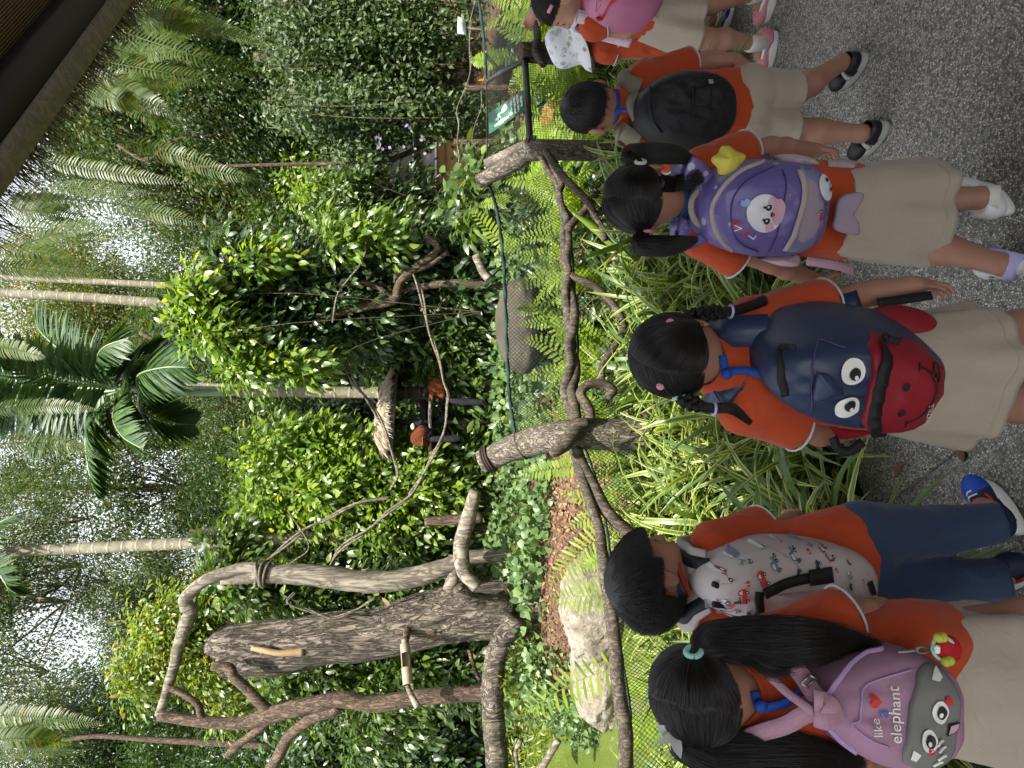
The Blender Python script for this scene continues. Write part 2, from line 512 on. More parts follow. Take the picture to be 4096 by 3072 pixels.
k = NT("rock"); c = k.coord()
n1 = k.noise(c, 4.5, 8, 0.7); n2 = k.noise(c, 30, 6, 0.7)
col = k.ramp(n1, [(0.3, (0.07, 0.06, 0.045)), (0.5, (0.20, 0.175, 0.14)), (0.72, (0.36, 0.32, 0.27))])
col = k.mix(k.ramp(n2, [(0.48, 0.0), (0.62, 0.75)]), col, (0.09, 0.08, 0.06))
M['rock'] = k.done(k.bsdf(col, 0.9, 0.2, k.bump(k.math('ADD', n1, k.math('MULTIPLY', n2, 0.5)), 1.0, 0.05)))
k = NT("boulder"); c = k.coord()
n1 = k.noise(c, 3, 6, 0.6); n2 = k.noise(c, 55, 5, 0.7)
col = k.mix(k.ramp(n2, [(0.42, 0.0), (0.62, 1.0)]), k.ramp(n1, [(0.3, (0.033, 0.028, 0.019)), (0.7, (0.075, 0.066, 0.048))]), (0.03, 0.030, 0.020))
M['boulder'] = k.done(k.bsdf(col, 0.85, 0.25, k.bump(k.math('ADD', n1, k.math('MULTIPLY', n2, 0.4)), 0.7, 0.02)))
# timber
M['bark_stump'] = m_bark("stump bark", (0.018, 0.015, 0.012), (0.18, 0.152, 0.122), 8, 0.09, 1.0, 0.25, 0.035)
M['bark_dark'] = m_bark("dark bark", (0.025, 0.018, 0.013), (0.15, 0.105, 0.075), 14, 0.22, 0.9, 0.1, 0.012)
M['bark_pale'] = m_bark("weathered bark", (0.060, 0.050, 0.038), (0.235, 0.21, 0.17), 5, 0.14, 0.8, 0.2, 0.015)
M['bark_log'] = m_bark("fence log bark", (0.035, 0.029, 0.023), (0.235, 0.205, 0.165), 22, 0.35, 1.0, 0.1, 0.010)
M['vine'] = m_bark("woody vine", (0.022, 0.018, 0.014), (0.115, 0.095, 0.072), 24, 0.12, 0.9, 0.15, 0.006)
M['liana'] = m_bark("liana", (0.05, 0.042, 0.032), (0.20, 0.175, 0.135), 16, 0.2, 0.7, 0.1, 0.01)
M['twig'] = m_bark("twig bark", (0.03, 0.024, 0.017), (0.12, 0.095, 0.065), 10, 0.3, 0.6, 0.25, 0.01)
k = NT("palm trunk"); c = k.coord(); uvc = k.coord("UV")
sep = k.n("ShaderNodeSeparateXYZ"); k.l(uvc, sep.inputs[0])
ring = k.math('FRACT', k.math('ADD', k.math('MULTIPLY', sep.outputs[1], 5.2), k.math('MULTIPLY', k.noise(c, 5, 2), 0.25)))
n1 = k.noise(c, 8, 6, 0.7)
col = k.ramp(n1, [(0.3, (0.07, 0.064, 0.042)), (0.6, (0.155, 0.145, 0.095)), (0.8, (0.24, 0.23, 0.17))])
col = k.mix(k.ramp(ring, [(0.0, 0.75), (0.10, 0.0), (0.9, 0.0), (1.0, 0.75)]), col, (0.33, 0.31, 0.25))
col = k.mix(k.ramp(k.noise(c, 18, 4, 0.6), [(0.60, 0.0), (0.66, 0.7)]), col, (0.36, 0.36, 0.31))
M['palm'] = k.done(k.bsdf(col, 0.75, 0.3, k.bump(k.math('ADD', k.ramp(ring, [(0.0, 1.0), (0.1, 0.2), (1.0, 0.6)]), n1), 0.5, 0.015)))
M['palm_green'] = m_plain("palm crownshaft", (0.10, 0.16, 0.055), 0.4, 0.5, 0.2, 6)
M['cutwood'] = m_plain("cut wood", (0.28, 0.185, 0.10), 0.8, 0.2, 0.3, 40, 0.4, 120)
M['stick'] = m_plain("peeled stick", (0.22, 0.155, 0.085), 0.7, 0.3, 0.25, 12)
M['bamboo'] = m_plain("weathered bamboo", (0.20, 0.17, 0.12), 0.6, 0.35, 0.25, 9)
M['plank'] = m_bark("weathered plank", (0.09, 0.075, 0.06), (0.26, 0.22, 0.185), 18, 0.15, 0.4, 0, 0.004)
M['rope'] = m_plain("dark rope", (0.035, 0.026, 0.02), 0.9, 0.1, 0.3, 120, 0.6, 400)
M['netrope'] = m_plain("green net rope", (0.014, 0.030, 0.030), 0.8, 0.2, 0.3, 150, 0.5, 400)
M['net'] = m_plain("net twine", (0.007, 0.012, 0.011), 0.8, 0.2, 0.2, 60)
M['frame'] = m_plain("brown metal frame", (0.022, 0.018, 0.016), 0.5, 0.4, 0.2, 30)
M['wire'] = m_plain("wire mesh", (0.035, 0.030, 0.024), 0.55, 0.4, 0.2, 40)
M['black'] = m_plain("black paint", (0.012, 0.012, 0.013), 0.5, 0.4, 0.1, 20)
M['steel'] = m_plain("steel", (0.30, 0.29, 0.28), 0.35, 0.5, 0.1, 80, metal=0.9)
M['sign_green'] = m_plain("sign green", (0.022, 0.085, 0.050), 0.4, 0.4, 0.06, 20)
M['white'] = m_plain("white print", (0.78, 0.79, 0.76), 0.5, 0.3, 0.03, 20)
M['signboard'] = m_plain("pale sign board", (0.62, 0.66, 0.64), 0.45, 0.4, 0.05, 20)
M['gold'] = m_plain("beak yellow", (0.45, 0.30, 0.12), 0.5, 0.3, 0.05, 20)
# roof
k = NT("woven mat"); c = k.coord("UV")
w1 = k.n("ShaderNodeTexBrick"); k.l(c, w1.inputs["Vector"])
w1.inputs["Scale"].default_value = 1.0; w1.inputs["Brick Width"].default_value = 0.016; w1.inputs["Row Height"].default_value = 0.0075; w1.inputs["Mortar Size"].default_value = 0.0014
w1.inputs["Color1"].default_value = (0.58, 0.44, 0.21, 1); w1.inputs["Color2"].default_value = (0.47, 0.35, 0.16, 1); w1.inputs["Mortar"].default_value = (0.05, 0.035, 0.018, 1)
M['mat'] = k.done(k.bsdf(k.mix(k.noise(c, 6, 3), w1.outputs[0], k.mix(1.0, w1.outputs[0], (0.7, 0.7, 0.7), 'MULTIPLY')), 0.8, 0.2, k.bump(w1.outputs[1], -0.6, 0.003)))
M['beam'] = m_plain("dark beam", (0.016, 0.015, 0.014), 0.6, 0.3, 0.2, 8)
M['batten'] = m_bark("pale batten", (0.19, 0.17, 0.125), (0.30, 0.275, 0.21), 9, 0.2, 0.3, 0, 0.003)
M['thatch'] = m_leaf("thatch", [(0.0, (0.030, 0.021, 0.013)), (0.5, (0.062, 0.042, 0.026)), (0.85, (0.11, 0.075, 0.042)), (1.0, (0.16, 0.11, 0.06))], 0.12, 0.7, 0.2, (1.3, 1.1, 0.8))
M['thatch_top'] = m_leaf("grey thatch", [(0.0, (0.15, 0.115, 0.085)), (0.5, (0.33, 0.27, 0.21)), (1.0, (0.48, 0.41, 0.33))], 0.08, 0.8, 0.15, (1.2, 1.1, 0.9))
# leaves
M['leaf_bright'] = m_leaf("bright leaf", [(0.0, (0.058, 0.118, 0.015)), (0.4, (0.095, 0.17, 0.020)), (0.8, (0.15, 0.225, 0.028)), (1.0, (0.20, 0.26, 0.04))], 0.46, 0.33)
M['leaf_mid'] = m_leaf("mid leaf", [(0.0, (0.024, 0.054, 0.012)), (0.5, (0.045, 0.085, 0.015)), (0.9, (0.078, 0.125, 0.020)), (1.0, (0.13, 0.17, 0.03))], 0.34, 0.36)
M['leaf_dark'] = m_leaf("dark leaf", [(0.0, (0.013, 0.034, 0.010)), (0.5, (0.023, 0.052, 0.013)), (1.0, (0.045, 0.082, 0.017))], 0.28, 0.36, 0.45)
M['leaf_far'] = m_leaf("canopy leaf", [(0.0, (0.018, 0.038, 0.011)), (0.5, (0.034, 0.062, 0.016)), (0.9, (0.062, 0.092, 0.022)), (1.0, (0.13, 0.085, 0.02))], 0.34, 0.5, 0.25)
M['leaf_farlight'] = m_leaf("light canopy leaf", [(0.0, (0.034, 0.060, 0.015)), (0.5, (0.065, 0.098, 0.022)), (0.92, (0.10, 0.13, 0.032)), (1.0, (0.34, 0.09, 0.02))], 0.4, 0.5, 0.25)
M['leaf_yellow'] = m_leaf("yellow leaf", [(0.0, (0.060, 0.11, 0.016)), (0.5, (0.11, 0.165, 0.022)), (0.9, (0.165, 0.21, 0.028)), (1.0, (0.32, 0.22, 0.03))], 0.42, 0.38)
M['leaf_vine'] = m_leaf("curtain leaf", [(0.0, (0.020, 0.042, 0.013)), (0.5, (0.036, 0.068, 0.018)), (1.0, (0.065, 0.105, 0.026))], 0.32, 0.48, 0.3)
M['leaf_ivy'] = m_leaf("ivy leaf", [(0.0, (0.040, 0.080, 0.030)), (0.5, (0.070, 0.125, 0.040)), (0.9, (0.105, 0.165, 0.05)), (1.0, (0.15, 0.19, 0.07))], 0.28, 0.45, 0.35)
M['leaf_palm'] = m_leaf("palm leaflet", [(0.0, (0.016, 0.042, 0.015)), (0.6, (0.028, 0.066, 0.020)), (1.0, (0.055, 0.10, 0.024))], 0.26, 0.45, 0.25)
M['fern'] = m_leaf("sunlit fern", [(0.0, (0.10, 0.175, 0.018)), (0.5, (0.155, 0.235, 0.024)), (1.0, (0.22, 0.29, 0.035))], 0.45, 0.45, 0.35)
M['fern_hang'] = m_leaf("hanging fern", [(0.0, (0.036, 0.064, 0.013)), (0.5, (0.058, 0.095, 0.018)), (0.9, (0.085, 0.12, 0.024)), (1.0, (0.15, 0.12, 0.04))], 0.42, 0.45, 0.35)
M['fern_dry'] = m_leaf("dry fern", [(0.0, (0.30, 0.17, 0.05)), (1.0, (0.42, 0.28, 0.09))], 0.4, 0.6, 0.2)
M['flower'] = m_leaf("violet petal", [(0.0, (0.35, 0.22, 0.55)), (1.0, (0.50, 0.36, 0.68))], 0.3, 0.5, 0.3, (1.1, 1.0, 1.1))
M['dryleaf'] = m_leaf("fallen leaf", [(0.0, (0.085, 0.045, 0.025)), (0.5, (0.14, 0.08, 0.045)), (1.0, (0.24, 0.16, 0.10))], 0.2, 0.7, 0.2, (1.2, 1.0, 0.7))
M['orangeleaf'] = m_leaf("orange leaf", [(0.0, (0.50, 0.12, 0.02)), (1.0, (0.62, 0.20, 0.03))], 0.35, 0.5, 0.3, (1.3, 1.0, 0.7))
# strap leaves with cream margins (UV: u across the blade, v along it)
k = NT("striped strap leaf"); uvc = k.coord("UV"); sep = k.n("ShaderNodeSeparateXYZ"); k.l(uvc, sep.inputs[0])
oi = k.n("ShaderNodeObjectInfo"); g = k.n("ShaderNodeNewGeometry")
rnd = k.math('FRACT', k.math('ADD', oi.outputs["Random"], g.outputs["Random Per Island"]))
e = k.math('ABSOLUTE', k.math('SUBTRACT', sep.outputs[0], 0.5))
st = k.ramp(e, [(0.0, (0.085, 0.15, 0.028)), (0.20, (0.055, 0.115, 0.022)), (0.27, (0.27, 0.31, 0.075)), (0.43, (0.33, 0.35, 0.10)), (0.5, (0.23, 0.28, 0.06))])
gr = k.ramp(rnd, [(0.0, (0.045, 0.095, 0.020)), (0.6, (0.085, 0.145, 0.022)), (1.0, (0.16, 0.21, 0.03))])
col = k.mix(k.ramp(rnd, [(0.30, 0.0), (0.45, 1.0)]), gr, st)
col = k.mix(k.ramp(sep.outputs[1], [(0.93, 0.0), (1.0, 0.6)]), col, (0.22, 0.13, 0.05))
b = k.bsdf(col, 0.4, 0.45); t = k.n("ShaderNodeBsdfTranslucent"); k.l(k.mix(1.0, col, (1.6, 1.5, 0.7), 'MULTIPLY'), t.inputs[0])
mx = k.n("ShaderNodeMixShader"); mx.inputs[0].default_value = 0.36; k.l(b.outputs[0], mx.inputs[1]); k.l(t.outputs[0], mx.inputs[2])
M['strap'] = k.done(mx)
# building
M['plaster'] = m_plain("grey plaster", (0.40, 0.41, 0.39), 0.8, 0.2, 0.08, 6)
M['ochre'] = m_plain("ochre render", (0.27, 0.165, 0.065), 0.85, 0.2, 0.2, 5)
# animals
def m_fur(name, a, b):
    k = NT(name); c = k.coord("Object", (1, 1, 0.4))
    n = k.noise(c, 60, 6, 0.7, 0, 0.5)
    return k.done(k.bsdf(k.ramp(n, [(0.3, a), (0.7, b)]), 0.85, 0.15, k.bump(n, 1.0, 0.012)))
M['fur_red'] = m_fur("rust fur", (0.05, 0.011, 0.004), (0.11, 0.029, 0.010))
M['fur_black'] = m_fur("black fur", (0.006, 0.006, 0.008), (0.022, 0.022, 0.028))
M['fur_white'] = m_fur("white fur", (0.45, 0.42, 0.36), (0.75, 0.72, 0.66))
# ------------------------------------------------------------------ setting
def poly_sd(x, y, poly):
    """signed distance to a polygon in plan (negative inside)"""
    p = np.stack([x, y], -1); d = np.full(x.shape, 1e9); ins = np.zeros(x.shape, bool)
    n = len(poly)
    for i in range(n):
        a = np.array(poly[i]); b = np.array(poly[(i + 1) % n]); ab = b - a
        h = np.clip(((p - a) @ ab) / ab.dot(ab), 0, 1)
        d = np.minimum(d, np.linalg.norm(p - a - h[..., None] * ab, axis=-1))
        c = ((a[1] > y) != (b[1] > y)) & (x < (b[0] - a[0]) * (y - a[1]) / (b[1] - a[1] + 1e-12) + a[0])
        ins ^= c
    return np.where(ins, -d, d)
POND = [(-1.05, 3.75), (-0.9, 5.1), (-1.3, 6.2), (-2.2, 6.75), (-3.25, 6.95), (-3.6, 8.0), (-4.6, 9.6), (-5.5, 11.2), (-6.5, 14), (-9, 17), (-22, 18), (-22, 1.2), (-3.0, 2.6)]
WATER_Z = -0.42
def gh(x, y):
    x = np.asarray(x, float); y = np.asarray(y, float)
    d = poly_sd(x, y, POND)
    s = np.clip((0.25 - d) / 0.55, 0, 1); s = s * s * (3 - 2 * s)
    far = np.clip((y - 5.5) / 4.0, 0, 1)
    p = np.stack([x, y, x * 0], -1)
    land = 0.05 * far + (0.05 + 0.10 * far) * fbm(p * 0.9, 4, 3) + 0.012 * fbm(p * 7, 2, 5)
    pd = x * NPA[0] + y * NPA[1] - L0.dot(NPA)          # distance beyond the path's edge
    k = np.clip((pd + 0.02) / 0.30, 0, 1)
    land = -0.05 * (1 - k) + land * k
    return land * (1 - s) - 0.95 * s
def axis(a, b, st, far):
    m = np.arange(a, b + st / 2, st)
    lo = a - np.geomspace(st, far, 26); hi = b + np.geomspace(st, far, 26)
    return np.concatenate([lo[::-1], m, hi])
gx = axis(-7, 7, 0.09, 70); gy = axis(-1.5, 14, 0.09, 70)
X, Y = np.meshgrid(gx, gy, indexing='ij')
Z = gh(X, Y)
nx, ny = X.shape
ii = np.arange(nx * ny).reshape(nx, ny)
Fq = np.stack([ii[:-1, :-1], ii[1:, :-1], ii[1:, 1:], ii[:-1, 1:]], -1).reshape(-1, 4)
ground = link("ground", to_mesh("ground", np.stack([X, Y, Z], -1).reshape(-1, 3), Fq, M['soil']))
tag(ground, "brown leaf litter ground of the enclosure", None, None, 'structure')
v = np.array([(-24, -1, WATER_Z), (0.5, -1, WATER_Z), (0.5, 19, WATER_Z), (-24, 19, WATER_Z)])
tag(link("water", to_mesh("water", v, [(0, 1, 2, 3)], M['water'])), "murky green pond water behind the net fence", None, None, 'structure')
# path: a slab of exposed aggregate cut by one straight joint
ja, jb = G(3696, 1905), G(3903, 1752); jd = nrm(jb - ja); jn = np.array([-jd[1], jd[0], 0])
def clip_poly(poly, p, n):
    out = []
    for i in range(len(poly)):
        a, b = np.array(poly[i], float), np.array(poly[(i + 1) % len(poly)], float)
        da, db = (a - p[:2]).dot(n[:2]), (b - p[:2]).dot(n[:2])
        if da <= 0: out.append(tuple(a))
        if (da < 0) != (db < 0): out.append(tuple(a + (b - a) * da / (da - db)))
    return out
A = L0 - DPA * 9; B = L0 + DPA * 14
big = [tuple(A[:2]), tuple(B[:2]), tuple((B - NPA * 9)[:2]), tuple((A - NPA * 9)[:2])]
for sgn in (1, -1):
    pl = clip_poly(big, ja - jn * sgn * 0.004, jn * sgn)
    mb = MB(); n = len(pl)
    top = [(*q, 0.0) for q in pl]; bot = [(*q, -0.09) for q in pl]
    area = sum(pl[i][0] * pl[(i + 1) % n][1] - pl[(i + 1) % n][0] * pl[i][1] for i in range(n))
    o = list(range(n)) if area > 0 else list(range(n - 1, -1, -1))
    mb.add(top + bot, [tuple(o)] + [(i, (i + 1) % n, n + (i + 1) % n, n + i) for i in range(n)])
    tag(obj("path", mb, M['path'], smooth=False), "grey exposed aggregate footpath", None, None, 'structure')
mb = MB()
for i in range(60):
    s0, s1 = -3 + i * 0.25, -3 + (i + 1) * 0.25
    w0, w1 = 2.2, 2.2
    a = L0 + DPA * s0; b = L0 + DPA * s1
    q = []
    for j in range(12):
        o = 0.0 + j * 0.12
        for pt in (a, b):
            p = pt + NPA * o; q.append((p[0], p[1], float(gh(p[0], p[1])) + 0.012))
    mb.add(q, [(2 * j, 2 * j + 1, 2 * j + 3, 2 * j + 2) for j in range(11)])
tag(obj("planting_bed", mb, M['bed']), "dark soil bed along the edge of the path", None, None, 'structure')

# rock bank at the pond's edge
def blob(name, c, r, seed, mat, amp, freq, rot=0.0, nu=72, nv=48, flat=None, label=None, cat="rock", parent=None):
    mb = MB().ball((0, 0, 0), 1.0, nu, nv)
    d = mb.verts(); rr = 1 + amp * fbm(d * freq + seed * 7.7, 5, seed) + amp * 0.3 * fbm(d * freq * 5 + seed, 3, seed + 9)
    v = d * rr[:, None] * np.array(r)
    cr, sr = math.cos(rot), math.sin(rot)
    v = np.stack([v[:, 0] * cr - v[:, 1] * sr, v[:, 0] * sr + v[:, 1] * cr, v[:, 2]], 1)
    o = obj(name, (v + np.asarray(c), mb.f), mat, parent)
    return tag(o, label, cat) if parent is None else o
blob("rock_bank", P(2375, 2690, 6.75) + np.array([0, 0.15, -0.12]), (0.62, 0.38, 0.30), 3, M['rock'], 0.22, 1.6, 0.1, label="pale craggy rock bank dropping into the green pond", cat="rock")
blob("rock_bank", P(2335, 2430, 6.6) + np.array([0, 0.1, -0.16]), (0.55, 0.38, 0.36), 8, M['rock'], 0.24, 1.8, -0.1, label="pale rock beside the leaf litter under the big stump", cat="rock")
blob("boulder", P(2085, 1305, 6.6), (0.43, 0.40, 0.23), 5, M['boulder'], 0.10, 1.3, 0.2, label="rounded brown boulder behind the green net", cat="boulder")

# ------------------------------------------------------------------ shelter the photograph is taken from
ZR = 2.60
def PZ(sx, sy, z): return G(sx, sy, z)
E0, E1 = PZ(545, -60, ZR), PZ(-60, 820, ZR)
ed = nrm(E1 - E0); E0 = E0 - ed * 1.0; E1 = E1 + ed * 2.8
inn = np.array([-ed[1], ed[0], 0.0]); inn = inn if inn[1] < 0 else -inn          # inwards, under the roof
SL = nrm(inn + np.array([0, 0, 0.42])); UPN = nrm(np.cross(ed, SL)); UPN = UPN if UPN[2] > 0 else -UPN
shelter = thing("thatched_shelter", (*((E0 + E1) / 2 + inn * 2.0)[:2], 0), "thatched shelter roof with dark beam and woven ceiling over the path", "shelter")
EL = np.linalg.norm(E1 - E0); EC = (E0 + E1) / 2
mb = MB(); W = 5.2
a = EC + SL * (W / 2 + 0.10) + UPN * 0.075
mb.box(a, ed * EL / 2, SL * W / 2, UPN * 0.006)
vv = mb.verts(); uvs = np.stack([(vv - EC) @ ed, (vv - EC) @ SL], 1); mb.uv = [uvs]
obj("ceiling_mat", mb, M['mat'], shelter, False, True)
mb = MB().box(EC + SL * (W / 2) + UPN * 0.22, ed * EL / 2, SL * W / 2, UPN * 0.11)
obj("thatch_layer", mb, M['thatch'], shelter, False)
mb = MB().box(EC + SL * 0.108 + UPN * 0.012, ed * EL / 2, SL * 0.042, UPN * 0.045)
obj("edge_beam", mb, M['beam'], shelter, False)
mb = MB().box(EC + SL * 0.031 + UPN * 0.008, ed * EL / 2, SL * 0.033, UPN * 0.045)
obj("fascia_batten", mb, M['batten'], shelter, False)
rng = np.random.default_rng(5)
N = 11000
s = rng.uniform(0, 1, N); base = E0 + np.outer(s, E1 - E0) + np.outer(rng.uniform(0.0, 0.22, N), SL) + np.outer(rng.uniform(0.085, 0.20, N), UPN) - inn * 0.02
out = nrm(-inn[None] * rng.uniform(0.8, 1.2, (N, 1)) + np.array([0, 0, -1]) * rng.uniform(0.15, 1.05, (N, 1)) + rng.normal(0, 0.20, (N, 3)))
clump = 0.5 + 0.5 * vnoise(np.stack([s * EL * 11, s * 0, s * 0], 1), 4)
Ln = (0.09 + 0.12 * clump * rng.uniform(0.5, 1, N)) + rng.uniform(0, 0.04, N)
wd = rng.uniform(0.0015, 0.0042, N)
side = nrm(np.cross(out, rng.normal(0, 1, (N, 3))))
tip = base + out * Ln[:, None] + np.array([0, 0, -0.03])
V = np.stack([base - side * wd[:, None], base + side * wd[:, None], tip], 1).reshape(-1, 3)
o = obj("thatch_fringe", (V, np.arange(3 * N).reshape(-1, 3)), M['thatch'], shelter, False); o["kind"] = "stuff"
a = EC + inn * 4.6
obj("added_shade_wall", MB().box((a[0], a[1], 2.2), ed * EL / 2, inn * .08, np.array([0, 0, 2.3])), M['beam'], shelter, False)  # wall behind the view, added to keep light off the children's backs
for q in (0.15, 0.85):
    c = E0 + (E1 - E0) * q + inn * 2.6
    obj("roof_post", MB().tube([(c[0], c[1], -0.05), (c[0], c[1], ZR + 1.15)], 0.075, 14), M['beam'], shelter)

# ------------------------------------------------------------------ fence along the bed
def bark_disp(seed, amp, fr=5.0, fl=9.0, ridge=0.5):
    def d(th, L, u):
        p = np.stack([np.cos(th) * fr * 0.4, np.sin(th) * fr * 0.4, np.full_like(th, L * fl)], 1)
        q = np.stack([np.cos(th) * fr * 1.7, np.sin(th) * fr * 1.7, np.full_like(th, L * fl * 0.35)], 1)
        return 1 + amp * fbm(p, 4, seed) + amp * ridge * (1 - 2 * np.abs(fbm(q, 3, seed + 5)))
    return d
def limb(mb, pts, rad, seed, n=16, k=8, amp=0.16, fl=9.0, m=0):
    sp = spline(pts, k); r = interp(rad, len(sp))
    return mb.tube(sp, r, n, m, True, bark_disp(seed, amp, 5, fl))
def base_of(p): return (p[0], p[1], float(gh(p[0], p[1])))
def rings(mb, c, ax, r, n=3, tr=0.007, gap=0.013):
    ax = nrm(ax); a = nrm(np.cross(ax, [0.3, 0.1, 1])); b = np.cross(ax, a)
    for i in range(n):
        th = np.linspace(0, 2 * math.pi, 25)
        cc = np.asarray(c) + ax * (i - (n - 1) / 2) * gap
        mb.tube(cc + np.outer(np.cos(th), a) * r + np.outer(np.sin(th), b) * r, tr, 6, 0, False)
# big leaning log
pts = [PF(1927, 1848, 0.28), PF(2055, 1790, 0.18), PF(2180, 1754, 0.06), PF(2310, 1738, 0.0), PF(2500, 1738, 0.0), PF(2960, 1742, 0.0)]
lp = thing("fence_post", base_of(pts[-1]), "thick leaning log post bound with two dark ropes", "fence post")
pts[-1][2] = -0.15
mb = MB(); limb(mb, pts, [0.056, 0.066, 0.072, 0.074, 0.076, 0.08], 11, 26, 10, 0.07, 14)
obj("trunk", mb, M['bark_log'], lp)
for sx, sy, off in ((1955, 1836, 0.26), (2095, 1778, 0.15)):
    mb = MB(); rings(mb, PF(sx, sy, off), pts[0] - pts[1], 0.070 if sx > 2000 else 0.064); obj("rope_band", mb, M['rope'], lp)
# log beside the sign
pts2 = [PF(1915, 728, 0.26), PF(1985, 690, 0.18), PF(2065, 645, 0.10), PF(2110, 606, 0.04), PF(2170, 600, 0), PF(2400, 604, 0), PF(2700, 610, 0)]
l2 = thing("fence_post", base_of(pts2[-1]), "bent log post beside the green safety sign", "fence post")
pts2[-1][2] = -0.15
mb = MB(); limb(mb, pts2, [0.040, 0.045, 0.052, 0.060, 0.058, 0.058, 0.06], 17, 22, 10, 0.07, 14)
obj("trunk", mb, M['bark_log'], l2)
mb = MB(); rings(mb, PF(1945, 712, 0.24), pts2[0] - pts2[1], 0.046, 3, 0.006, 0.012); obj("rope_band", mb, M['rope'], l2)
pts3 = [PF(2080, 205, -0.02), PF(2200, 205, 0), PF(2640, 210, 0)]
l3 = thing("fence_post", base_of(pts3[-1]), "short dark log post behind the printed sun hat", "fence post")
pts3[-1][2] = -0.15
mb = MB(); limb(mb, pts3, [0.052, 0.052, 0.055], 19, 22, 12, 0.07, 14); obj("trunk", mb, M['bark_dark'], l3)
# twisted vine rails
def vine(name, pp, rad, label, seed, twist=0.0, strands=1, group=None, mat='vine', off=0.0, n=12):
    c = spline([PF(a, b, off) if len((a, b)) else 0 for a, b in pp], 9)
    tg = nrm(np.gradient(c, axis=0)); L = np.concatenate([[0], np.cumsum(np.linalg.norm(np.diff(c, axis=0), axis=1))])
    x = nrm(np.cross(tg, [0, 0.2, 1])); y = np.cross(tg, x)
    r = interp(rad, len(c)) * .86
    if strands == 1:
        mb = MB().tube(c, r, n, 0, True, bark_disp(seed, 0.16, 4, 12))
        return tag(obj(name, mb, M[mat]), label, "vine", group)
    root = thing(name, c.mean(0) * [1, 1, 0] + [0, 0, c[:, 2].min()], label, "vine", group)
    for q in range(strands):
        ph = L * twist + q * 2 * math.pi / strands
        o = r * 0.78
        mb = MB().tube(c + x * (np.cos(ph) * o)[:, None] + y * (np.sin(ph) * o)[:, None], r, n, 0, True, bark_disp(seed + q, 0.16, 4, 12))
        obj("strand", mb, M[mat], root)
    return root
vine("vine_rail", [(2305, 1690), (2287, 1617), (2272, 1559), (2287, 1506), (2293, 1447), (2277, 1388), (2286, 1330), (2284, 1243), (2274, 1170), (2277, 1098), (2262, 1044), (2266, 982), (2264, 924), (2277, 880), (2250, 830), (2234, 780), (2238, 735), (2190, 660), (2165, 600)], [0.030, 0.026, 0.028, 0.026, 0.022, 0.022, 0.02], "long twisted vine rail from the log post to the sign", 31, 7.0, 2)
vine("vine_rail", [(2300, 1730), (2305, 1800), (2334, 1870), (2375, 1946), (2422, 2035), (2470, 2090), (2527, 2140), (2620, 2230)], [0.036, 0.034, 0.034, 0.03], "thick vine running down from the log post behind the bowl-cut boy", 41)
vine("vine_rail", [(2290, 1770), (2320, 1880), (2345, 1960), (2381, 2060), (2399, 2123), (2407, 2200), (2422, 2306), (2446, 2468), (2460, 2590), (2470, 2712), (2487, 2834), (2503, 2956), (2497, 3110)], [0.03, 0.028, 0.028, 0.032, 0.034, 0.034, 0.034], "dark smooth vine rail above the pond at head height", 43)
vine("hooked_vine", [(2300, 1755), (2352, 1700), (2360, 1653), (2346, 1617), (2323, 1576), (2352, 1541), (2411, 1535), (2452, 1562), (2430, 1590)], [0.030, 0.028, 0.026, 0.026, 0.022], "hook shaped vine curling beside the log post", 45, off=-0.06)
vine("hanging_vine", [(2405, 1529), (2411, 1459), (2452, 1400), (2481, 1347), (2493, 1300), (2465, 1235), (2393, 1156), (2313, 1116), (2284, 1098)], [0.022, 0.022, 0.022, 0.020], "thin vine sagging below the rail into the striped leaves", 47, off=-0.03)
vine("vine_stub", [(2270, 917), (2302, 881), (2338, 845), (2367, 800), (2395, 770)], [0.026, 0.024, 0.024, 0.02], "stout vine stub below the twisted rail", 49, off=-0.05)
vine("crossing_vine", [(2180, 600), (2241, 690), (2284, 736), (2320, 772), (2355, 815), (2400, 900), (2420, 960)], [0.024, 0.024, 0.022, 0.02], "vine crossing down from the bent post", 51, off=-0.08)
vine("vine_rail", [(2128, -60), (2138, 60), (2150, 150), (2140, 205), (2175, 260)], [0.028, 0.028, 0.026], "knobbly vine rail held by the girl's raised hand", 53, off=-0.05)
vine("vine_knot", [(2345, 1690), (2310, 1705), (2285, 1745), (2262, 1775), (2230, 1800), (2205, 1815)], [0.030, 0.036, 0.040, 0.036, 0.024], "knotted vine end wrapped over the log post", 57, off=-0.085)

# ---- nets: diamonds of twine strung on ropes
def net(root, quad, nu, nv, tr, name="netting"):
    """quad(u, v) -> points; two families of diagonal twines, each a thin flat-sided cord"""
    mb = MB()
    def cord(pts):
        pts = np.asarray(pts); k = len(pts)
        tg = nrm(np.gradient(pts, axis=0)); x = nrm(np.cross(tg, [0.1, 1, 0.2])); y = np.cross(tg, x)
        q = np.concatenate([pts + x * tr, pts - x * 0.5 * tr + y * 0.87 * tr, pts - x * 0.5 * tr - y * 0.87 * tr])
        F = []
        for i in range(k - 1):
            for j in range(3):
                F.append((j * k + i, ((j + 1) % 3) * k + i, ((j + 1) % 3) * k + i + 1, j * k + i + 1))
        mb.add(q, F)
    for sg in (1, -1):
        for i in range(-nv, nu + nv):
            uu, vv = [], []
            for j in range(nv + 1):
                u = (i + (j if sg > 0 else nv - j)) / nu
                wob = 0.0
                if -1e-6 <= u <= 1 + 1e-6: uu.append(u); vv.append(j / nv)
            if len(uu) >= 2:
                u_ = np.array(uu); v_ = np.array(vv)
                z = (np.arange(len(uu)) % 2 * 2 - 1) * 0.0
                cord(quad(u_ + z, v_))
    o = obj(name, mb, M['net'], root, False); o["kind"] = "stuff"
    return o
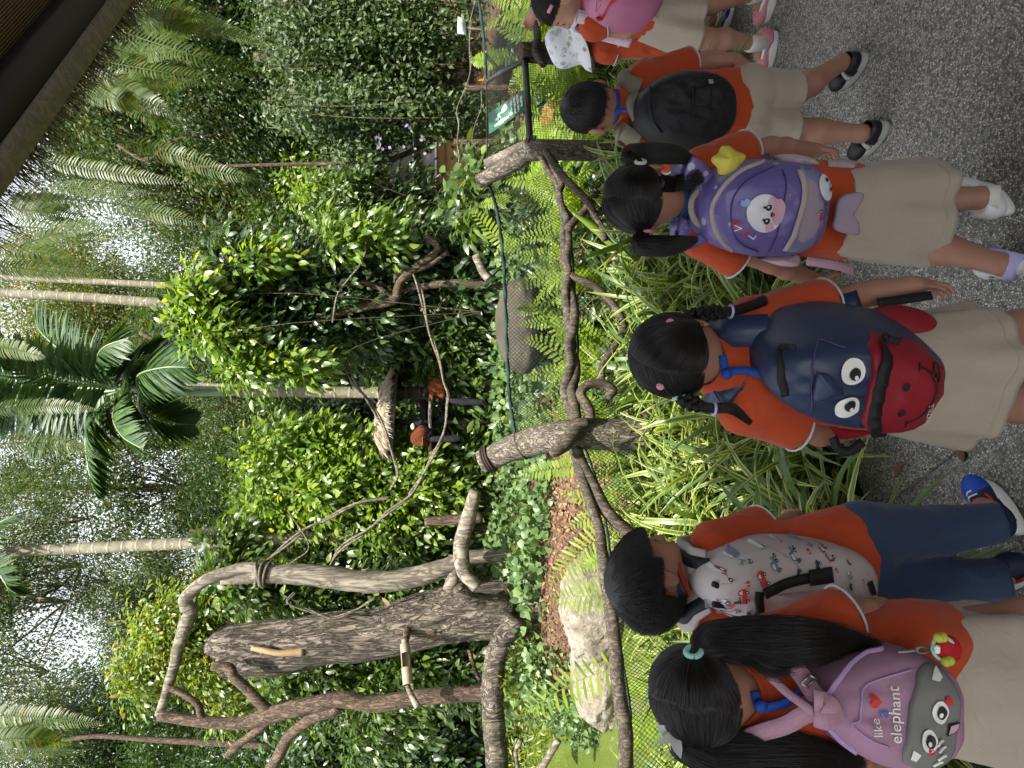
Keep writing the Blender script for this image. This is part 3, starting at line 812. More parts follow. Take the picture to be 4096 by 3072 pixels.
def ropeline(root, pts, r, name, mat='netrope'):
    c = spline(pts, 10); mb = MB().tube(c, r, 7, 0, True, lambda th, L, u: 1 + 0.35 * np.sin(th * 2 + L * 160))
    return obj(name, mb, M[mat], root)
def strip_quad(top, bot, n=40):
    T = spline(top, 10); B = spline(bot, 10)
    ut = np.linspace(0, 1, len(T)); ub = np.linspace(0, 1, len(B))
    def q(u, v):
        a = np.stack([np.interp(u, ut, T[:, i]) for i in range(3)], 1); b = np.stack([np.interp(u, ub, B[:, i]) for i in range(3)], 1)
        p = a + (b - a) * v[:, None]
        w = 0.012 * fbm(np.stack([u * 14, v * 5, u * 0], 1), 3, 8)
        return p + np.array([0, 1, 0]) * (w + 0.04 * np.sin(v * math.pi))[:, None]
    return q, T
# right: from the leaning log to the bent log, sagging outwards above the rail
top = [PF(2062, 1745, 0.34), PF(2040, 1600, 0.36), PF(2028, 1400, 0.36), PF(2022, 1200, 0.36), PF(2010, 1000, 0.34), PF(1985, 830, 0.32), PF(1955, 735, 0.26)]
bot = [PF(2300, 1720, 0.06), PF(2292, 1600, 0.05), PF(2300, 1400, 0.05), PF(2290, 1200, 0.05), PF(2275, 1000, 0.05), PF(2240, 830, 0.05), PF(2200, 690, 0.05)]
n1 = thing("net_fence", (*((top[3] + bot[3]) / 2)[:2], 0.0), "dark green diamond net sagging over ferns right of the log post", "net")
q, T = strip_quad(top, bot); net(n1, q, 74, 15, 0.0013)
ropeline(n1, top, 0.010, "top_rope"); ropeline(n1, bot, 0.007, "bottom_rope")
# below the rail, down to the bed, on both sides of the log
def down(p): return np.array([p[0] - NF[0] * -0.02, p[1], float(gh(p[0], p[1])) + 0.03])
n2 = thing("net_fence", (bot[3][0], bot[3][1], 0.0), "dark net hanging below the twisted rail behind striped leaves", "net")
q, T = strip_quad(bot, [down(p) for p in bot]); net(n2, q, 60, 22, 0.0013)
ropeline(n2, [p + np.array([0, 0.015, -0.02]) for p in bot], 0.006, "top_rope")
tl = [PF(2310, 1755, 0.05), PF(2375, 1960, 0.05), PF(2412, 2150, 0.05), PF(2440, 2400, 0.05), PF(2470, 2650, 0.05), PF(2500, 2850, 0.05), PF(2508, 3150, 0.05)]
n3 = thing("net_fence", (tl[3][0], tl[3][1], 0.0), "dark diamond net in front of the green pond water", "net")
q, T = strip_quad(tl, [down(p) for p in tl]); net(n3, q, 84, 24, 0.0014)
ropeline(n3, [p + np.array([0, 0.02, -0.03]) for p in tl], 0.006, "top_rope")
# far right
t4 = [PF(1905, -60, 0.75), PF(1932, 120, 0.75), PF(1940, 220, 0.74), PF(1945, 326, 0.55)]
b4 = [PF(2150, -60, 0.06), PF(2140, 120, 0.06), PF(2130, 200, 0.06), PF(2113, 243, 0.05)]
n4 = thing("net_fence", (t4[1][0], t4[1][1], 0.0), "dark net draped over ferns at the right end of the fence", "net")
q, T = strip_quad(t4, b4); net(n4, q, 46, 26, 0.0013)
ropeline(n4, t4, 0.010, "top_rope")

# ---- framed wire panel with the safety sign
cage = thing("wire_mesh_panel", (*PF(2130, 405)[:2], 0), "brown framed square wire mesh panel leaning in at the top", "wire panel")
cBR, cBL = PF(2100, 240, 0.0), PF(2120, 570, 0.0)
cTR, cTL = PF(1946, 326, 0.50), PF(1949, 654, 0.34)
cDR, cDL = PF(2620, 285, -0.0), PF(2620, 604, -0.0)
cDR[2] = 0.0; cDL[2] = 0.0; cDR[:2] = cBR[:2]; cDL[:2] = cBL[:2]
def bar(mb, a, b, w, up=(0, 0, 1)):
    a = np.asarray(a); b = np.asarray(b); d = nrm(b - a); x = nrm(np.cross(d, up)) if abs(d.dot(nrm(up))) < .98 else np.array([1.0, 0, 0]); y = np.cross(d, x)
    return mb.box((a + b) / 2, d * np.linalg.norm(b - a) / 2, x * w / 2, y * w / 2)
for a, b, w, nm in ((cBR, cBL, 0.032, "cross_bar"), (cTL, cBL, 0.048, "side_plank"), (cBR, cDR, 0.026, "side_bar"), (cBL, cDL, 0.026, "side_bar"), (cTR, cBR, 0.020, "side_bar"), (cTR, cTL, 0.008, "top_wire")):
    obj(nm, bar(MB(), a, b, w, (0.1, 1, 0.05)), M['plank'] if nm == "side_plank" else M['frame'], cage, False)
md = [cDR * 0.62 + cBR * 0.38, cDL * 0.62 + cBL * 0.38]
obj("cross_bar", bar(MB(), md[0], md[1], 0.016, (0, 1, 0)), M['frame'], cage, False)
def grid_wire(root, a, b, c, d, nu, nv, r):
    """square mesh over quad a-b (top) to d-c (bottom)"""
    mb = MB()
    def wire(p0, p1):
        dd = nrm(p1 - p0); x = nrm(np.cross(dd, [0.1, 1, 0.3])); y = np.cross(dd, x)
        V = []
        for p in (p0, p1): V += [p + x * r, p - x * r * .5 + y * r * .87, p - x * r * .5 - y * r * .87]
        mb.add(V, [(0, 1, 4, 3), (1, 2, 5, 4), (2, 0, 3, 5)])
    for i in range(nu + 1):
        u = i / nu; wire(a + (b - a) * u, d + (c - d) * u)
    for j in range(nv + 1):
        w = j / nv; wire(a + (d - a) * w, b + (c - b) * w)
    o = obj("wire_mesh", mb, M['wire'], root, False); o["kind"] = "stuff"
grid_wire(cage, cTR, cTL, cBL, cBR, 34, 20, 0.0011)
grid_wire(cage, cBR, cBL, cDL, cDR, 36, 52, 0.0011)
mb = MB(); ln = spline([cTR, (cTR + cBR) / 2 + np.array([0.01, -0.01, -0.01]), cBR], 10)
mb.tube(ln, 0.014, 8, 0, True, lambda th, L, u: 1 + 0.4 * np.sin(th * 2 + L * 90)); obj("lashing_rope", mb, M['netrope'], cage)
# latch hardware
mb = MB()
for q in range(3): mb.tube([PF(2118 + q * 12, 545, -0.03), PF(2112 + q * 12, 575, -0.03)], 0.008, 8)
obj("latch", mb, M['frame'], cage)
# sign on the leaning part
SA, SBq, SCq, SD_ = (1956, 536), (1954, 455), (2099, 354), (2109, 432)
pn = nrm(np.cross(cTL - cBL, cBR - cBL)); pn = pn if pn[1] < 0 else -pn
def onpanel(sx, sy, lift):
    d = ray(sx, sy); o0 = np.array([0, 0, CAMH])
    return o0 + d * ((cBL + pn * lift - o0).dot(pn) / d.dot(pn))
sign = thing("safety_sign", onpanel(2030, 445, 0.0), "green safety sign with a white pelican and person on the wire panel", "sign")
c4 = [onpanel(*q, 0.012) for q in (SD_, SCq, SBq, SA)]
mb = MB().add(c4 + [p - pn * 0.006 for p in c4], [(0, 1, 2, 3), (7, 6, 5, 4)] + [(i, 4 + i, 4 + (i + 1) % 4, (i + 1) % 4) for i in range(4)])
obj("sign_board", mb, M['sign_green'], sign, False)
# board coordinates: u to the right (0..1), v up (0..1): bottom left, bottom right, top right, top left
sBL, sBR, sTR, sTL = onpanel(2109, 432, .016), onpanel(2099, 354, .016), onpanel(1954, 455, .016), onpanel(1956, 536, .016)
def board(u, v):
    return (sBL * (1 - u) + sBR * u) * (1 - v) + (sTL * (1 - u) + sTR * u) * v
def flat_poly(mb, pts, fn, m=0):
    P3 = [Vector((*p, 0)) for p in pts]
    t = geometry.tessellate_polygon([P3])
    V = np.array([fn(u, v) for u, v in pts])
    e1 = V[t[0][1]] - V[t[0][0]]; e2 = V[t[0][2]] - V[t[0][0]]
    return mb.add(V, [tuple(q) for q in t], m)
def text_mesh(txt, align='CENTER'):
    cu = bpy.data.curves.new("t", 'FONT'); cu.body = txt; cu.align_x = align; cu.size = 1.0; cu.resolution_u = 3
    ob = bpy.data.objects.new("t", cu); COL.objects.link(ob)
    dg = bpy.context.evaluated_depsgraph_get(); me = bpy.data.meshes.new_from_object(ob.evaluated_get(dg))
    v = np.array([q.co[:] for q in me.vertices]); f = [tuple(p.vertices) for p in me.polygons]
    bpy.data.objects.remove(ob); bpy.data.curves.remove(cu); bpy.data.meshes.remove(me)
    return v, f
def put_text(mb, txt, fn, u0, v0, size, aspect=1.0, m=0, align='CENTER', rot=0.0, step=0.0):
    v, f = text_mesh(txt, align)
    c, s_ = math.cos(rot), math.sin(rot)
    w = v.copy()
    w[:, 0] = u0 + (v[:, 0] * c * aspect - v[:, 1] * s_) * size
    w[:, 1] = v0 + (v[:, 0] * s_ * aspect + v[:, 1] * c) * size
    return mb.add(np.array([fn(a, b) for a, b in w[:, :2]]), f, m)
mb = MB()
for i, ln in enumerate(("For your safety,", "please stay at least", "1 metre away from", "the pelicans.")):
    put_text(mb, ln, board, 0.53, 0.355 - i * 0.085, 0.088, 1.25)
o = obj("lettering", mb, M['white'], sign, False)
mb = MB()   # white person and pelican pictograms
flat_poly(mb, [(0.20 + 0.052 * math.cos(t), 0.80 + 0.035 * math.sin(t)) for t in np.linspace(0, 6.28, 16, endpoint=False)], board)
flat_poly(mb, [(0.13, 0.75), (0.27, 0.75), (0.30, 0.72), (0.30, 0.60), (0.265, 0.60), (0.265, 0.69), (0.255, 0.69), (0.255, 0.45), (0.205, 0.45), (0.205, 0.585), (0.195, 0.585), (0.195, 0.45), (0.145, 0.45), (0.145, 0.69), (0.135, 0.69), (0.135, 0.60), (0.10, 0.60), (0.10, 0.72)], board)
obj("person_pictogram", mb, M['white'], sign, False)
mb = MB()
flat_poly(mb, [(0.56, 0.735), (0.60, 0.745), (0.64, 0.735), (0.655, 0.70), (0.63, 0.655), (0.63, 0.63), (0.70, 0.635), (0.80, 0.61), (0.90, 0.555), (0.92, 0.53), (0.86, 0.535), (0.80, 0.50), (0.70, 0.485), (0.62, 0.51), (0.585, 0.56), (0.585, 0.62), (0.615, 0.69), (0.60, 0.71), (0.575, 0.71), (0.40, 0.655), (0.40, 0.67)], board)
obj("pelican_pictogram", mb, M['white'], sign, False)
mb = MB(); put_text(mb, "1m", board, 0.46, 0.77, 0.07, 1.25); flat_poly(mb, [(0.36, 0.735), (0.54, 0.735), (0.54, 0.745), (0.36, 0.745)], board)
obj("distance_mark", mb, M['white'], sign, False)
# little orange leaf caught on the net
def leaf8(mb, p, d, n, L, w, m=0):
    d = nrm(d); n = nrm(n - d * np.dot(n, d)); s_ = np.cross(d, n)
    V = [p, p + d * L * .33 - s_ * w * .5 + n * w * .12, p + d * L * .33, p + d * L * .33 + s_ * w * .5 + n * w * .12, p + d * L * .72 - s_ * w * .34 + n * w * .05 - n * L * .06, p + d * L * .72 - n * L * .06, p + d * L * .72 + s_ * w * .34 + n * w * .05 - n * L * .06, p + d * L - n * L * .16]
    return mb.add(V, [(0, 2, 1), (0, 3, 2), (1, 2, 5, 4), (2, 3, 6, 5), (4, 5, 7), (5, 6, 7)], m)
mb = MB(); leaf8(mb, PF(1940, 318, 0.5), np.array([-0.2, -0.1, 1]), np.array([0, -1, 0.2]), 0.05, 0.018)
tag(obj("fallen_leaf", mb, M['orangeleaf']), "small orange leaf caught on the corner of the net", "leaf")
# small pale notice in the bushes behind
nb = P(1852, 103, 7.5)
sg = thing("notice_board", nb + np.array([0, 0, -0.2]), "small pale notice board among bushes at the far right", "sign")
mb = MB(); c4 = [P(1830, 130, 7.5), P(1866, 140, 7.5), P(1862, 78, 7.6), P(1832, 66, 7.6)]
mb.add(c4 + [p + np.array([0, 0.012, 0]) for p in c4], [(0, 1, 2, 3), (7, 6, 5, 4)] + [(i, 4 + i, 4 + (i + 1) % 4, (i + 1) % 4) for i in range(4)])
obj("board", mb, M['signboard'], sg, False)
mb = MB()
for i in range(3):
    a, b = c4[0] * (0.8 - i * .2) + c4[1] * (0.2 + i * .2), c4[3] * (0.8 - i * .2) + c4[2] * (0.2 + i * .2)
    p, q_ = a * .85 + b * .15, a * .25 + b * .75
    dz = np.array([0, -0.003, 0]); h = (c4[1] - c4[0]) * 0.05
    mb.add([p + dz, q_ + dz, q_ + dz + h, p + dz + h], [(0, 1, 2, 3)])
obj("printed_lines", mb, M['leaf_dark'], sg, False)
obj("stake", MB().tube([c4[1] + (c4[2] - c4[1]) * .5 + np.array([0, .02, .05]), nb + np.array([0, 0.03, -1.0])], 0.012, 8), M['twig'], sg)
# ------------------------------------------------------------------ dead wood and perches in the enclosure
def PT(l, t): return [P(a, b, t if np.isscalar(t) else t) for a, b in l]
TS = 8.2
stump = thing("tree_stump", base_of(P(2110, 2430, TS)), "huge broken tree stump with deeply furrowed bark", "tree stump")
pts = [P(918, 2610, TS), P(943, 2606, TS), P(1115, 2593, TS), P(1330, 2550, TS), P(1502, 2537, TS), P(1674, 2490, TS), P(1845, 2447, TS), P(2017, 2432, TS), P(2150, 2425, TS)]
sp = spline(pts, 26); w = interp([185, 196, 198, 190, 182, 190, 205, 215, 255], len(sp)) * 0.5 * TS / FPX
def sd(th, L, u):
    c, s_ = np.cos(th), np.sin(th)
    big = fbm(np.stack([c * 0.9, s_ * 0.9, np.full_like(th, L * 0.9)], 1), 3, 2) * 0.16
    tw = th + 0.35 * math.sin(L * 2.2)
    q = np.stack([np.cos(tw) * 4.2, np.sin(tw) * 4.2, np.full_like(th, L * .8)], 1)
    r1 = 1 - 2 * np.abs(fbm(q, 3, 7)); r2 = 1 - 2 * np.abs(fbm(q * [2.3, 2.3, 2.0] + 5, 3, 9))
    fiss = -0.30 * np.exp(-((((th - 4.75 + 0.12 * math.sin(L * 4)) + math.pi) % (2 * math.pi) - math.pi) / 0.11) ** 2) * math.exp(-((L - 1.15) / 0.42) ** 2)
    return 1 + big + 0.085 * r1 + 0.05 * r2 + fiss
mb = MB().tube(sp, w, 150, 0, False, sd)
# broken hollow rim
r0 = mb.verts()[:150]; c0 = r0.mean(0)
rim = r0 + (sp[0] - sp[1]) * 0; inner = c0 + (r0 - c0) * 0.72 + np.array([0, 0, -0.12])
jag = fbm(np.stack([np.cos(np.linspace(0, 6.28, 150)) * 3, np.sin(np.linspace(0, 6.28, 150)) * 3, np.zeros(150)], 1), 3, 4)
mb.add(np.concatenate([r0, r0 + np.array([0, 0, 0.05]) + np.outer(jag, [0, 0, 0.10]), inner]), [(i, (i + 1) % 150, 150 + (i + 1) % 150, 150 + i) for i in range(150)] + [(150 + i, 150 + (i + 1) % 150, 300 + (i + 1) % 150, 300 + i) for i in range(150)] + [tuple(range(300, 450))])
obj("trunk", mb, M['bark_stump'], stump)
mb = MB(); limb(mb, [P(2035, 2435, TS - .3), P(1935, 2410, TS - .42), P(1880, 2395, TS - .5), P(1830, 2350, TS - .55)], [0.13, 0.10, 0.075, 0.065], 3, 18, 8, 0.2)
obj("broken_limb", mb, M['bark_stump'], stump)
for a, b in (((1935, 2425), (1915, 2400)), ((1995, 2475), (1975, 2440)), ((1700, 2520), (1735, 2540)), ((1560, 2420), (1535, 2400))):
    mb = MB(); leaf8(mb, P(*a, TS - .36), P(*b, TS - .36) - P(*a, TS - .36), np.array([0, -1, .3]), 0.12, 0.05)
    o = obj("fungus_flake", mb, M['dryleaf'], stump)
mb = MB(); limb(mb, [P(1008, 2592, TS - .32), P(1060, 2602, TS - .34), P(1120, 2612, TS - .34), P(1215, 2606, TS - .30)], [0.026, 0.033, 0.034, 0.040], 5, 12, 8, 0.12)
tag(obj("peeled_branch", mb, M['stick']), "peeled yellow branch stub pegged to the stump's front", "branch")

def tree_limbs(name, label, cat, mat, limbs, t, partname="branch", seed=0, n=16, amp=0.16):
    base = P(*limbs[0][0][0], t)
    root = thing(name, base_of(base), label, cat)
    for i, (pp, ww) in enumerate(limbs):
        mb = MB(); limb(mb, [P(q[0], q[1], t + (q[2] if len(q) > 2 else 0)) for q in pp], [w_ * 0.5 * t / FPX for w_ in ww], seed + i, n, 8, amp)
        obj("trunk" if i == 0 else partname, mb, mat, root)
    return root
pale = tree_limbs("dead_tree", "pale grey dead tree trunk hung with lianas", "dead tree", M['bark_pale'], [
    ([(2060, 2215), (2035, 2219), (1888, 2228), (1828, 2249), (1717, 2292), (1588, 2322), (1459, 2326), (1287, 2305), (1115, 2296), (987, 2312), (884, 2330)], [55, 48, 52, 62, 74, 80, 84, 84, 70, 44, 22]),
    ([(1120, 2288), (1012, 2270), (900, 2292), (815, 2326), (750, 2384), (745, 2420), (763, 2445), (742, 2500), (730, 2535), (712, 2600), (695, 2670), (652, 2816), (634, 2862)], [44, 46, 46, 46, 50, 54, 52, 52, 48, 46, 40, 34, 30]),
    ([(1828, 2250), (1815, 2300), (1795, 2360)], [50, 50, 48])], 8.0, "branch", 60, 18, 0.14)
tree_limbs("bare_tree", "dark bare forked tree standing on the horizontal log", "dead tree", M['bark_dark'], [
    ([(1935, 2775), (1923, 2775), (1800, 2780), (1674, 2790), (1493, 2816), (1373, 2799), (1201, 2829), (1081, 2859), (961, 2893), (798, 2885), (634, 2863)], [66, 58, 56, 62, 64, 62, 64, 70, 48, 44, 38]),
    ([(1080, 2850), (1055, 2825), (978, 2747), (935, 2704), (918, 2672), (849, 2664)], [46, 44, 40, 38, 36, 34]),
    ([(1350, 2820), (1330, 2842), (1244, 2876), (1158, 2945), (1115, 3022), (1065, 3110)], [50, 46, 44, 44, 44, 46]),
    ([(1072, 2870), (1064, 2889), (1012, 2936), (952, 2979), (909, 3022)], [38, 36, 32, 32, 30]),
    ([(812, 2880), (806, 2868), (789, 2816), (729, 2773), (669, 2747)], [30, 28, 26, 25, 24])], 7.7, "branch", 80, 16, 0.12)
def logthing(name, label, pp, ww, t, mat, seed, cat="log", n=18, group=None, amp=.14):
    mb = MB(); limb(mb, [P(a, b, t) for a, b in pp], [w_ * .5 * t / FPX for w_ in ww], seed, n, 8, amp)
    return tag(obj(name, mb, mat), label, cat, group)
logthing("fallen_log", "thick curved log lying level from the stump over the pond", [(2065, 2470), (2050, 2510), (2009, 2558), (1978, 2650), (1972, 2773), (1976, 2902), (1985, 3000), (1990, 3110)], [95, 84, 78, 84, 86, 84, 86, 88], 7.6, M['bark_stump'], 101, n=26)
logthing("fallen_log", "pale log tilted up right of the grey dead tree", [(1903, 1962), (1871, 2080), (1846, 2180), (1856, 2280), (1905, 2350)], [46, 60, 62, 60, 56], 7.7, M['bark_pale'], 103)
logthing("fallen_log", "upright mossy log in the shade behind the tilted log", [(1700, 2085), (1800, 2080), (1930, 2070)], [36, 40, 40], 8.4, M['bark_dark'], 104)
logthing("driftwood", "thin stick lying in the water under the curved log", [(2085, 2960), (2062, 3010), (2078, 3110)], [20, 18, 20], 7.6, M['bark_pale'], 105, "branch", 10)
logthing("driftwood", "dark branch sloping into the pond by the bank", [(2235, 2960), (2205, 3010), (2160, 3090)], [26, 28, 30], 7.0, M['bark_pale'], 107, "branch", 10)
logthing("driftwood", "bare branch leaning on the log from behind", [(1875, 2600), (1905, 2690), (1935, 2760)], [14, 16, 20], 7.9, M['bark_dark'], 109, "branch", 10)
logthing("fallen_log", "mossy log end sticking out beside the boulder", [(1905, 1020), (1930, 1080), (1955, 1115)], [34, 34, 36], 7.4, M['bark_pale'], 110, n=14)
# bamboo feeder
fd = thing("bamboo_feeder", P(1632, 2650, 7.6), "hollow bamboo feeder tube fixed to the stump on a stick", "feeder")
a, b = P(1618, 2560, 7.7), P(1632, 2740, 7.45); ax = nrm(b - a)
mb = MB(); L_ = np.linalg.norm(b - a); R0 = 0.052
cen = np.array([a + ax * L_ * q for q in (0, .08, .1, .3, .5, .62, .64, .8, .97, 1.0)]); rr = np.array([.6, .62, 1.0, .97, .97, .97, 1.08, 1.0, 1.0, 1.06]) * R0
x = nrm(np.cross(ax, [0, 0, 1])); y = np.cross(x, ax)
n = 24; th = np.linspace(0, 2 * math.pi, n, endpoint=False); V = []; F = []
for c_, r_ in zip(cen, rr): V += [c_ + (x * math.cos(t) + y * math.sin(t)) * r_ for t in th]
for i in range(len(cen) - 1):
    for j in range(n):
        # window cut in the side towards the viewer
        if i in (3, 4) and np.dot(x * math.cos(th[j]) + y * math.sin(th[j]), np.array([0, -1, 0.1])) > 0.35: continue
        F.append((i * n + j, i * n + (j + 1) % n, (i + 1) * n + (j + 1) % n, (i + 1) * n + j))
mb.add(V, F); k0 = len(V)
V2 = []
for c_, r_ in zip(cen, rr): V2 += [c_ + (x * math.cos(t) + y * math.sin(t)) * r_ * 0.82 for t in th]
F2 = [(i * n + j, (i + 1) * n + j, (i + 1) * n + (j + 1) % n, i * n + (j + 1) % n) for i in range(len(cen) - 1) for j in range(n) if not (i in (3, 4) and np.dot(x * math.cos(th[j]) + y * math.sin(th[j]), np.array([0, -1, 0.1])) > 0.35)]
mb.add(V2, F2)
e = (len(cen) - 1) * n
mb.add([*V[e:e + n], *V2[e:e + n]], [(j, (j + 1) % n, n + (j + 1) % n, n + j) for j in range(n)])
obj("tube", mb, M['bamboo'], fd)
mb = MB(); limb(mb, [P(1625, 2735, 7.5), P(1645, 2780, 7.45), P(1672, 2828, 7.4)], [.022, .03, .036], 4, 12, 8, .15); obj("stick", mb, M['bark_pale'], fd)
mb = MB(); limb(mb, [P(1630, 2520, 7.9), P(1622, 2570, 7.7)], [.04, .035], 4, 12, 8, .15); obj("stick", mb, M['bark_dark'], fd)

# ------------------------------------------------------------------ lianas
def liana(pp, w, t, label, seed, strands=2, twist=5.0):
    c = spline([P(q[0], q[1], t + (q[2] if len(q) > 2 else 0)) for q in pp], 10)
    tg = nrm(np.gradient(c, axis=0)); L = np.concatenate([[0], np.cumsum(np.linalg.norm(np.diff(c, axis=0), axis=1))])
    x = nrm(np.cross(tg, [0, 1, 0.1])); y = np.cross(tg, x); r = w * .30 * t / FPX
    root = thing("liana", c[np.argmin(c[:, 2])], label, "liana")
    for q in range(strands):
        ph = L * twist + q * 2 * math.pi / strands; o = r * (0.9 + 0.6 * np.sin(L * 2.1 + q)) if strands > 1 else 0 * L
        mb = MB().tube(c + x * (np.cos(ph) * o)[:, None] + y * (np.sin(ph) * o)[:, None], r, 9, 0, True, bark_disp(seed + q, .15, 4, 10))
        obj("strand", mb, M['liana'], root)
    return root
liana([(1020, 2300, -.15), (1045, 2258, -.1), (1081, 2232), (1218, 2120), (1300, 2080), (1435, 2012), (1560, 1990)], 15, 8.2, "grey liana pair curving from the dead tree over the palm trunk", 1)
liana([(1300, 2345, -.1), (1330, 2245), (1373, 2185), (1459, 2129), (1545, 2056), (1640, 1985), (1690, 1900)], 15, 8.1, "twisted liana from the pale trunk towards the perch", 5)
liana([(1250, 1340), (1288, 1370), (1359, 1418), (1417, 1529), (1470, 1600), (1523, 1688), (1553, 1758), (1576, 1829), (1590, 1900), (1560, 1960)], 16, 8.7, "liana passing in front of the thatched perch roof", 9)
liana([(1560, 1010), (1615, 1060), (1647, 1083), (1684, 1171), (1711, 1300), (1729, 1359), (1758, 1447), (1775, 1523), (1793, 1575), (1788, 1623), (1782, 1700), (1764, 1764), (1729, 1829), (1688, 1905), (1640, 1980)], 15, 8.6, "long liana under the perch board that a lemur sits on", 13)
liana([(1180, 2370), (1150, 2410, -.05), (1230, 2440), (1330, 2470), (1420, 2440), (1500, 2390)], 9, 7.9, "thin dark liana loop beside the stump", 17, 2, 8)
liana([(1150, 2040), (1235, 2180), (1180, 2240), (1110, 2280)], 9, 8.05, "short liana from the knot on the dead tree", 21, 1)
mb = MB()
for q in range(5):
    c = P(1020 + q * 12, 2298, 8.0); th = np.linspace(0, 2 * math.pi, 22)
    r_ = 0.115 + 0.012 * (q % 2)
    mb.tube(np.stack([c[0] + np.cos(th) * r_, c[1] + np.sin(th) * r_, c[2] + 0.03 * np.sin(th + q)], 1), 0.018, 7, 0, False)
tag(obj("liana_knot", mb, M['liana']), "coil of liana wound round the top of the dead tree", "liana")
liana([(1465, 1000), (1440, 1060), (1400, 1110), (1350, 1180), (1330, 1290)], 12, 8.3, "dark branch-like liana inside the big shrub", 25, 1)
tree_limbs("crooked_tree", "lichen spotted crooked trunk leaning across the dark shrub", "tree", M['bark_dark'], [
    ([(1700, 940), (1750, 1000), (1650, 1080), (1600, 1130), (1575, 1200), (1480, 1225), (1380, 1250), (1250, 1290)], [24, 27, 30, 32, 34, 28, 22, 18]),
    ([(1600, 1140), (1590, 1100), (1700, 1070), (1790, 1010)], [20, 20, 17, 15]),
    ([(1575, 1190), (1480, 1135), (1380, 1140), (1200, 1160), (1050, 1150)], [20, 18, 16, 14, 10])], 8.6, "branch", 130, 12, .2)

# ------------------------------------------------------------------ palms (trunks; crowns come with the leaves)
def palm_trunk(root, pp, ww, t, n=20):
    c = spline([P(a, b, t) for a, b in pp], 12); r = interp([w_ * .5 * t / FPX for w_ in ww], len(c))
    L = np.concatenate([[0], np.cumsum(np.linalg.norm(np.diff(c, axis=0), axis=1))])
    r = r * (1 + 0.035 * np.maximum(0, np.cos(L * 2 * math.pi / 0.385 * 2)) ** 8)
    mb = MB().tube(c, r, n); return obj("trunk", mb, M['palm'], root, True, True)
def palm(label, pp, ww, t):
    b = P(*pp[-1], t); root = thing("palm_tree", base_of(b), label, "palm tree")
    palm_trunk(root, pp, ww, t); return root
palmA = palm("tall ringed palm trunk left of the lianas", [(-250, 2222), (0, 2208), (350, 2192), (700, 2175), (1100, 2157), (1665, 2135), (2000, 2125)], [38, 40, 44, 46, 50, 56, 58], 9.6)
palmB = palm("palm with drooping fronds behind the thatched perch", [(900, 1566), (1100, 1567), (1300, 1569), (1600, 1571), (1890, 1573), (2040, 1574)], [36, 42, 46, 48, 50, 54], 9.9)
palmC = palm("thicker palm trunk of the pair behind the boulder", [(-260, 1150), (36, 1172), (350, 1190), (670, 1213), (1100, 1230), (1560, 1246), (1935, 1256), (2020, 1258)], [34, 36, 38, 40, 42, 42, 46, 46], 11.0)
palmD = palm("thinner palm trunk of the pair behind the boulder", [(-260, 1095), (0, 1108), (350, 1125), (640, 1140), (1100, 1170), (1500, 1190), (1950, 1205), (2030, 1206)], [22, 24, 25, 26, 28, 30, 32, 32], 12.0)
palmE = palm("far slim palm trunk beside the drooping palm", [(560, 1528), (800, 1538), (1000, 1545), (1500, 1550), (1950, 1552)], [14, 15, 16, 18, 18], 14.0)

# ------------------------------------------------------------------ thatched perch
pr = thing("thatched_perch", base_of(P(2020, 1686, 9.3)), "thatched feeding perch on a metal post", "perch")
obj("post", MB().tube([P(1560, 1688, 9.3), P(1800, 1686, 9.3), P(2060, 1685, 9.3)], 0.036, 12), M['frame'], pr)
# roof: a small lean-to, its high edge towards the left of the picture
ra, rb, rc, rd_ = P(1590, 1480, 9.0), P(1535, 1800, 9.0), P(1545, 1790, 9.9), P(1600, 1490, 9.9)
mb = MB(); A_, B_, C_, D_ = P(1592, 1482, 9.0), P(1568, 1830, 9.0), P(1568, 1815, 9.95), P(1592, 1500, 9.95)
top_ = np.array([0, 0, 0.05])
ridge0, ridge1 = P(1548, 1560, 9.45), P(1515, 1745, 9.45)
mb.add([A_, B_, C_, D_, ridge0 + top_, ridge1 + top_], [(0, 1, 5, 4), (2, 3, 4, 5), (1, 2, 5), (3, 0, 4), (3, 2, 1, 0)])
obj("roof_frame", mb, M['frame'], pr, False)
rng = np.random.default_rng(9); N = 2600; V = []
for i in range(N):
    u = rng.uniform(); side = rng.integers(0, 2)
    rp = ridge0 + (ridge1 - ridge0) * u; ev = (A_ + (B_ - A_) * u) if side == 0 else (D_ + (C_ - D_) * u)
    v0 = rng.uniform(-0.05, 0.75); d = ev - rp; p0 = rp + d * v0 + np.array([0, 0, 0.07 + rng.uniform(0, .03)])
    p1 = p0 + d * rng.uniform(.35, .55) + rng.normal(0, .02, 3); s_ = nrm(np.cross(d, [0, 0, 1])) * rng.uniform(.004, .010)
    V += [p0 - s_, p0 + s_, p1]
for i in range(500):
    e_ = [(ridge0, -1), (ridge1, 1)][i % 2]; dd = (ridge1 - ridge0) * e_[1]
    ev = [A_, D_][rng.integers(0, 2)] if i % 2 == 0 else [B_, C_][rng.integers(0, 2)]
    p0 = e_[0] + (ev - e_[0]) * rng.uniform(0, .9) + np.array([0, 0, .06]); p1 = p0 + nrm(dd) * rng.uniform(.08, .22) + np.array([0, 0, -rng.uniform(.02, .10)])
    s_ = np.array([0, 1, 0]) * rng.uniform(.004, .009); V += [p0 - s_, p0 + s_, p1]
o = obj("thatch", (np.array(V), np.arange(len(V)).reshape(-1, 3)), M['thatch_top'], pr, False); o["kind"] = "stuff"
b0, b1 = P(1719, 1590, 9.2), P(1719, 1852, 9.2)
mb = MB().box((b0 + b1) / 2, (b1 - b0) / 2, np.array([0, .13, 0]), np.array([0, 0, .018])); obj("perch_board", mb, M['plank'], pr, False)
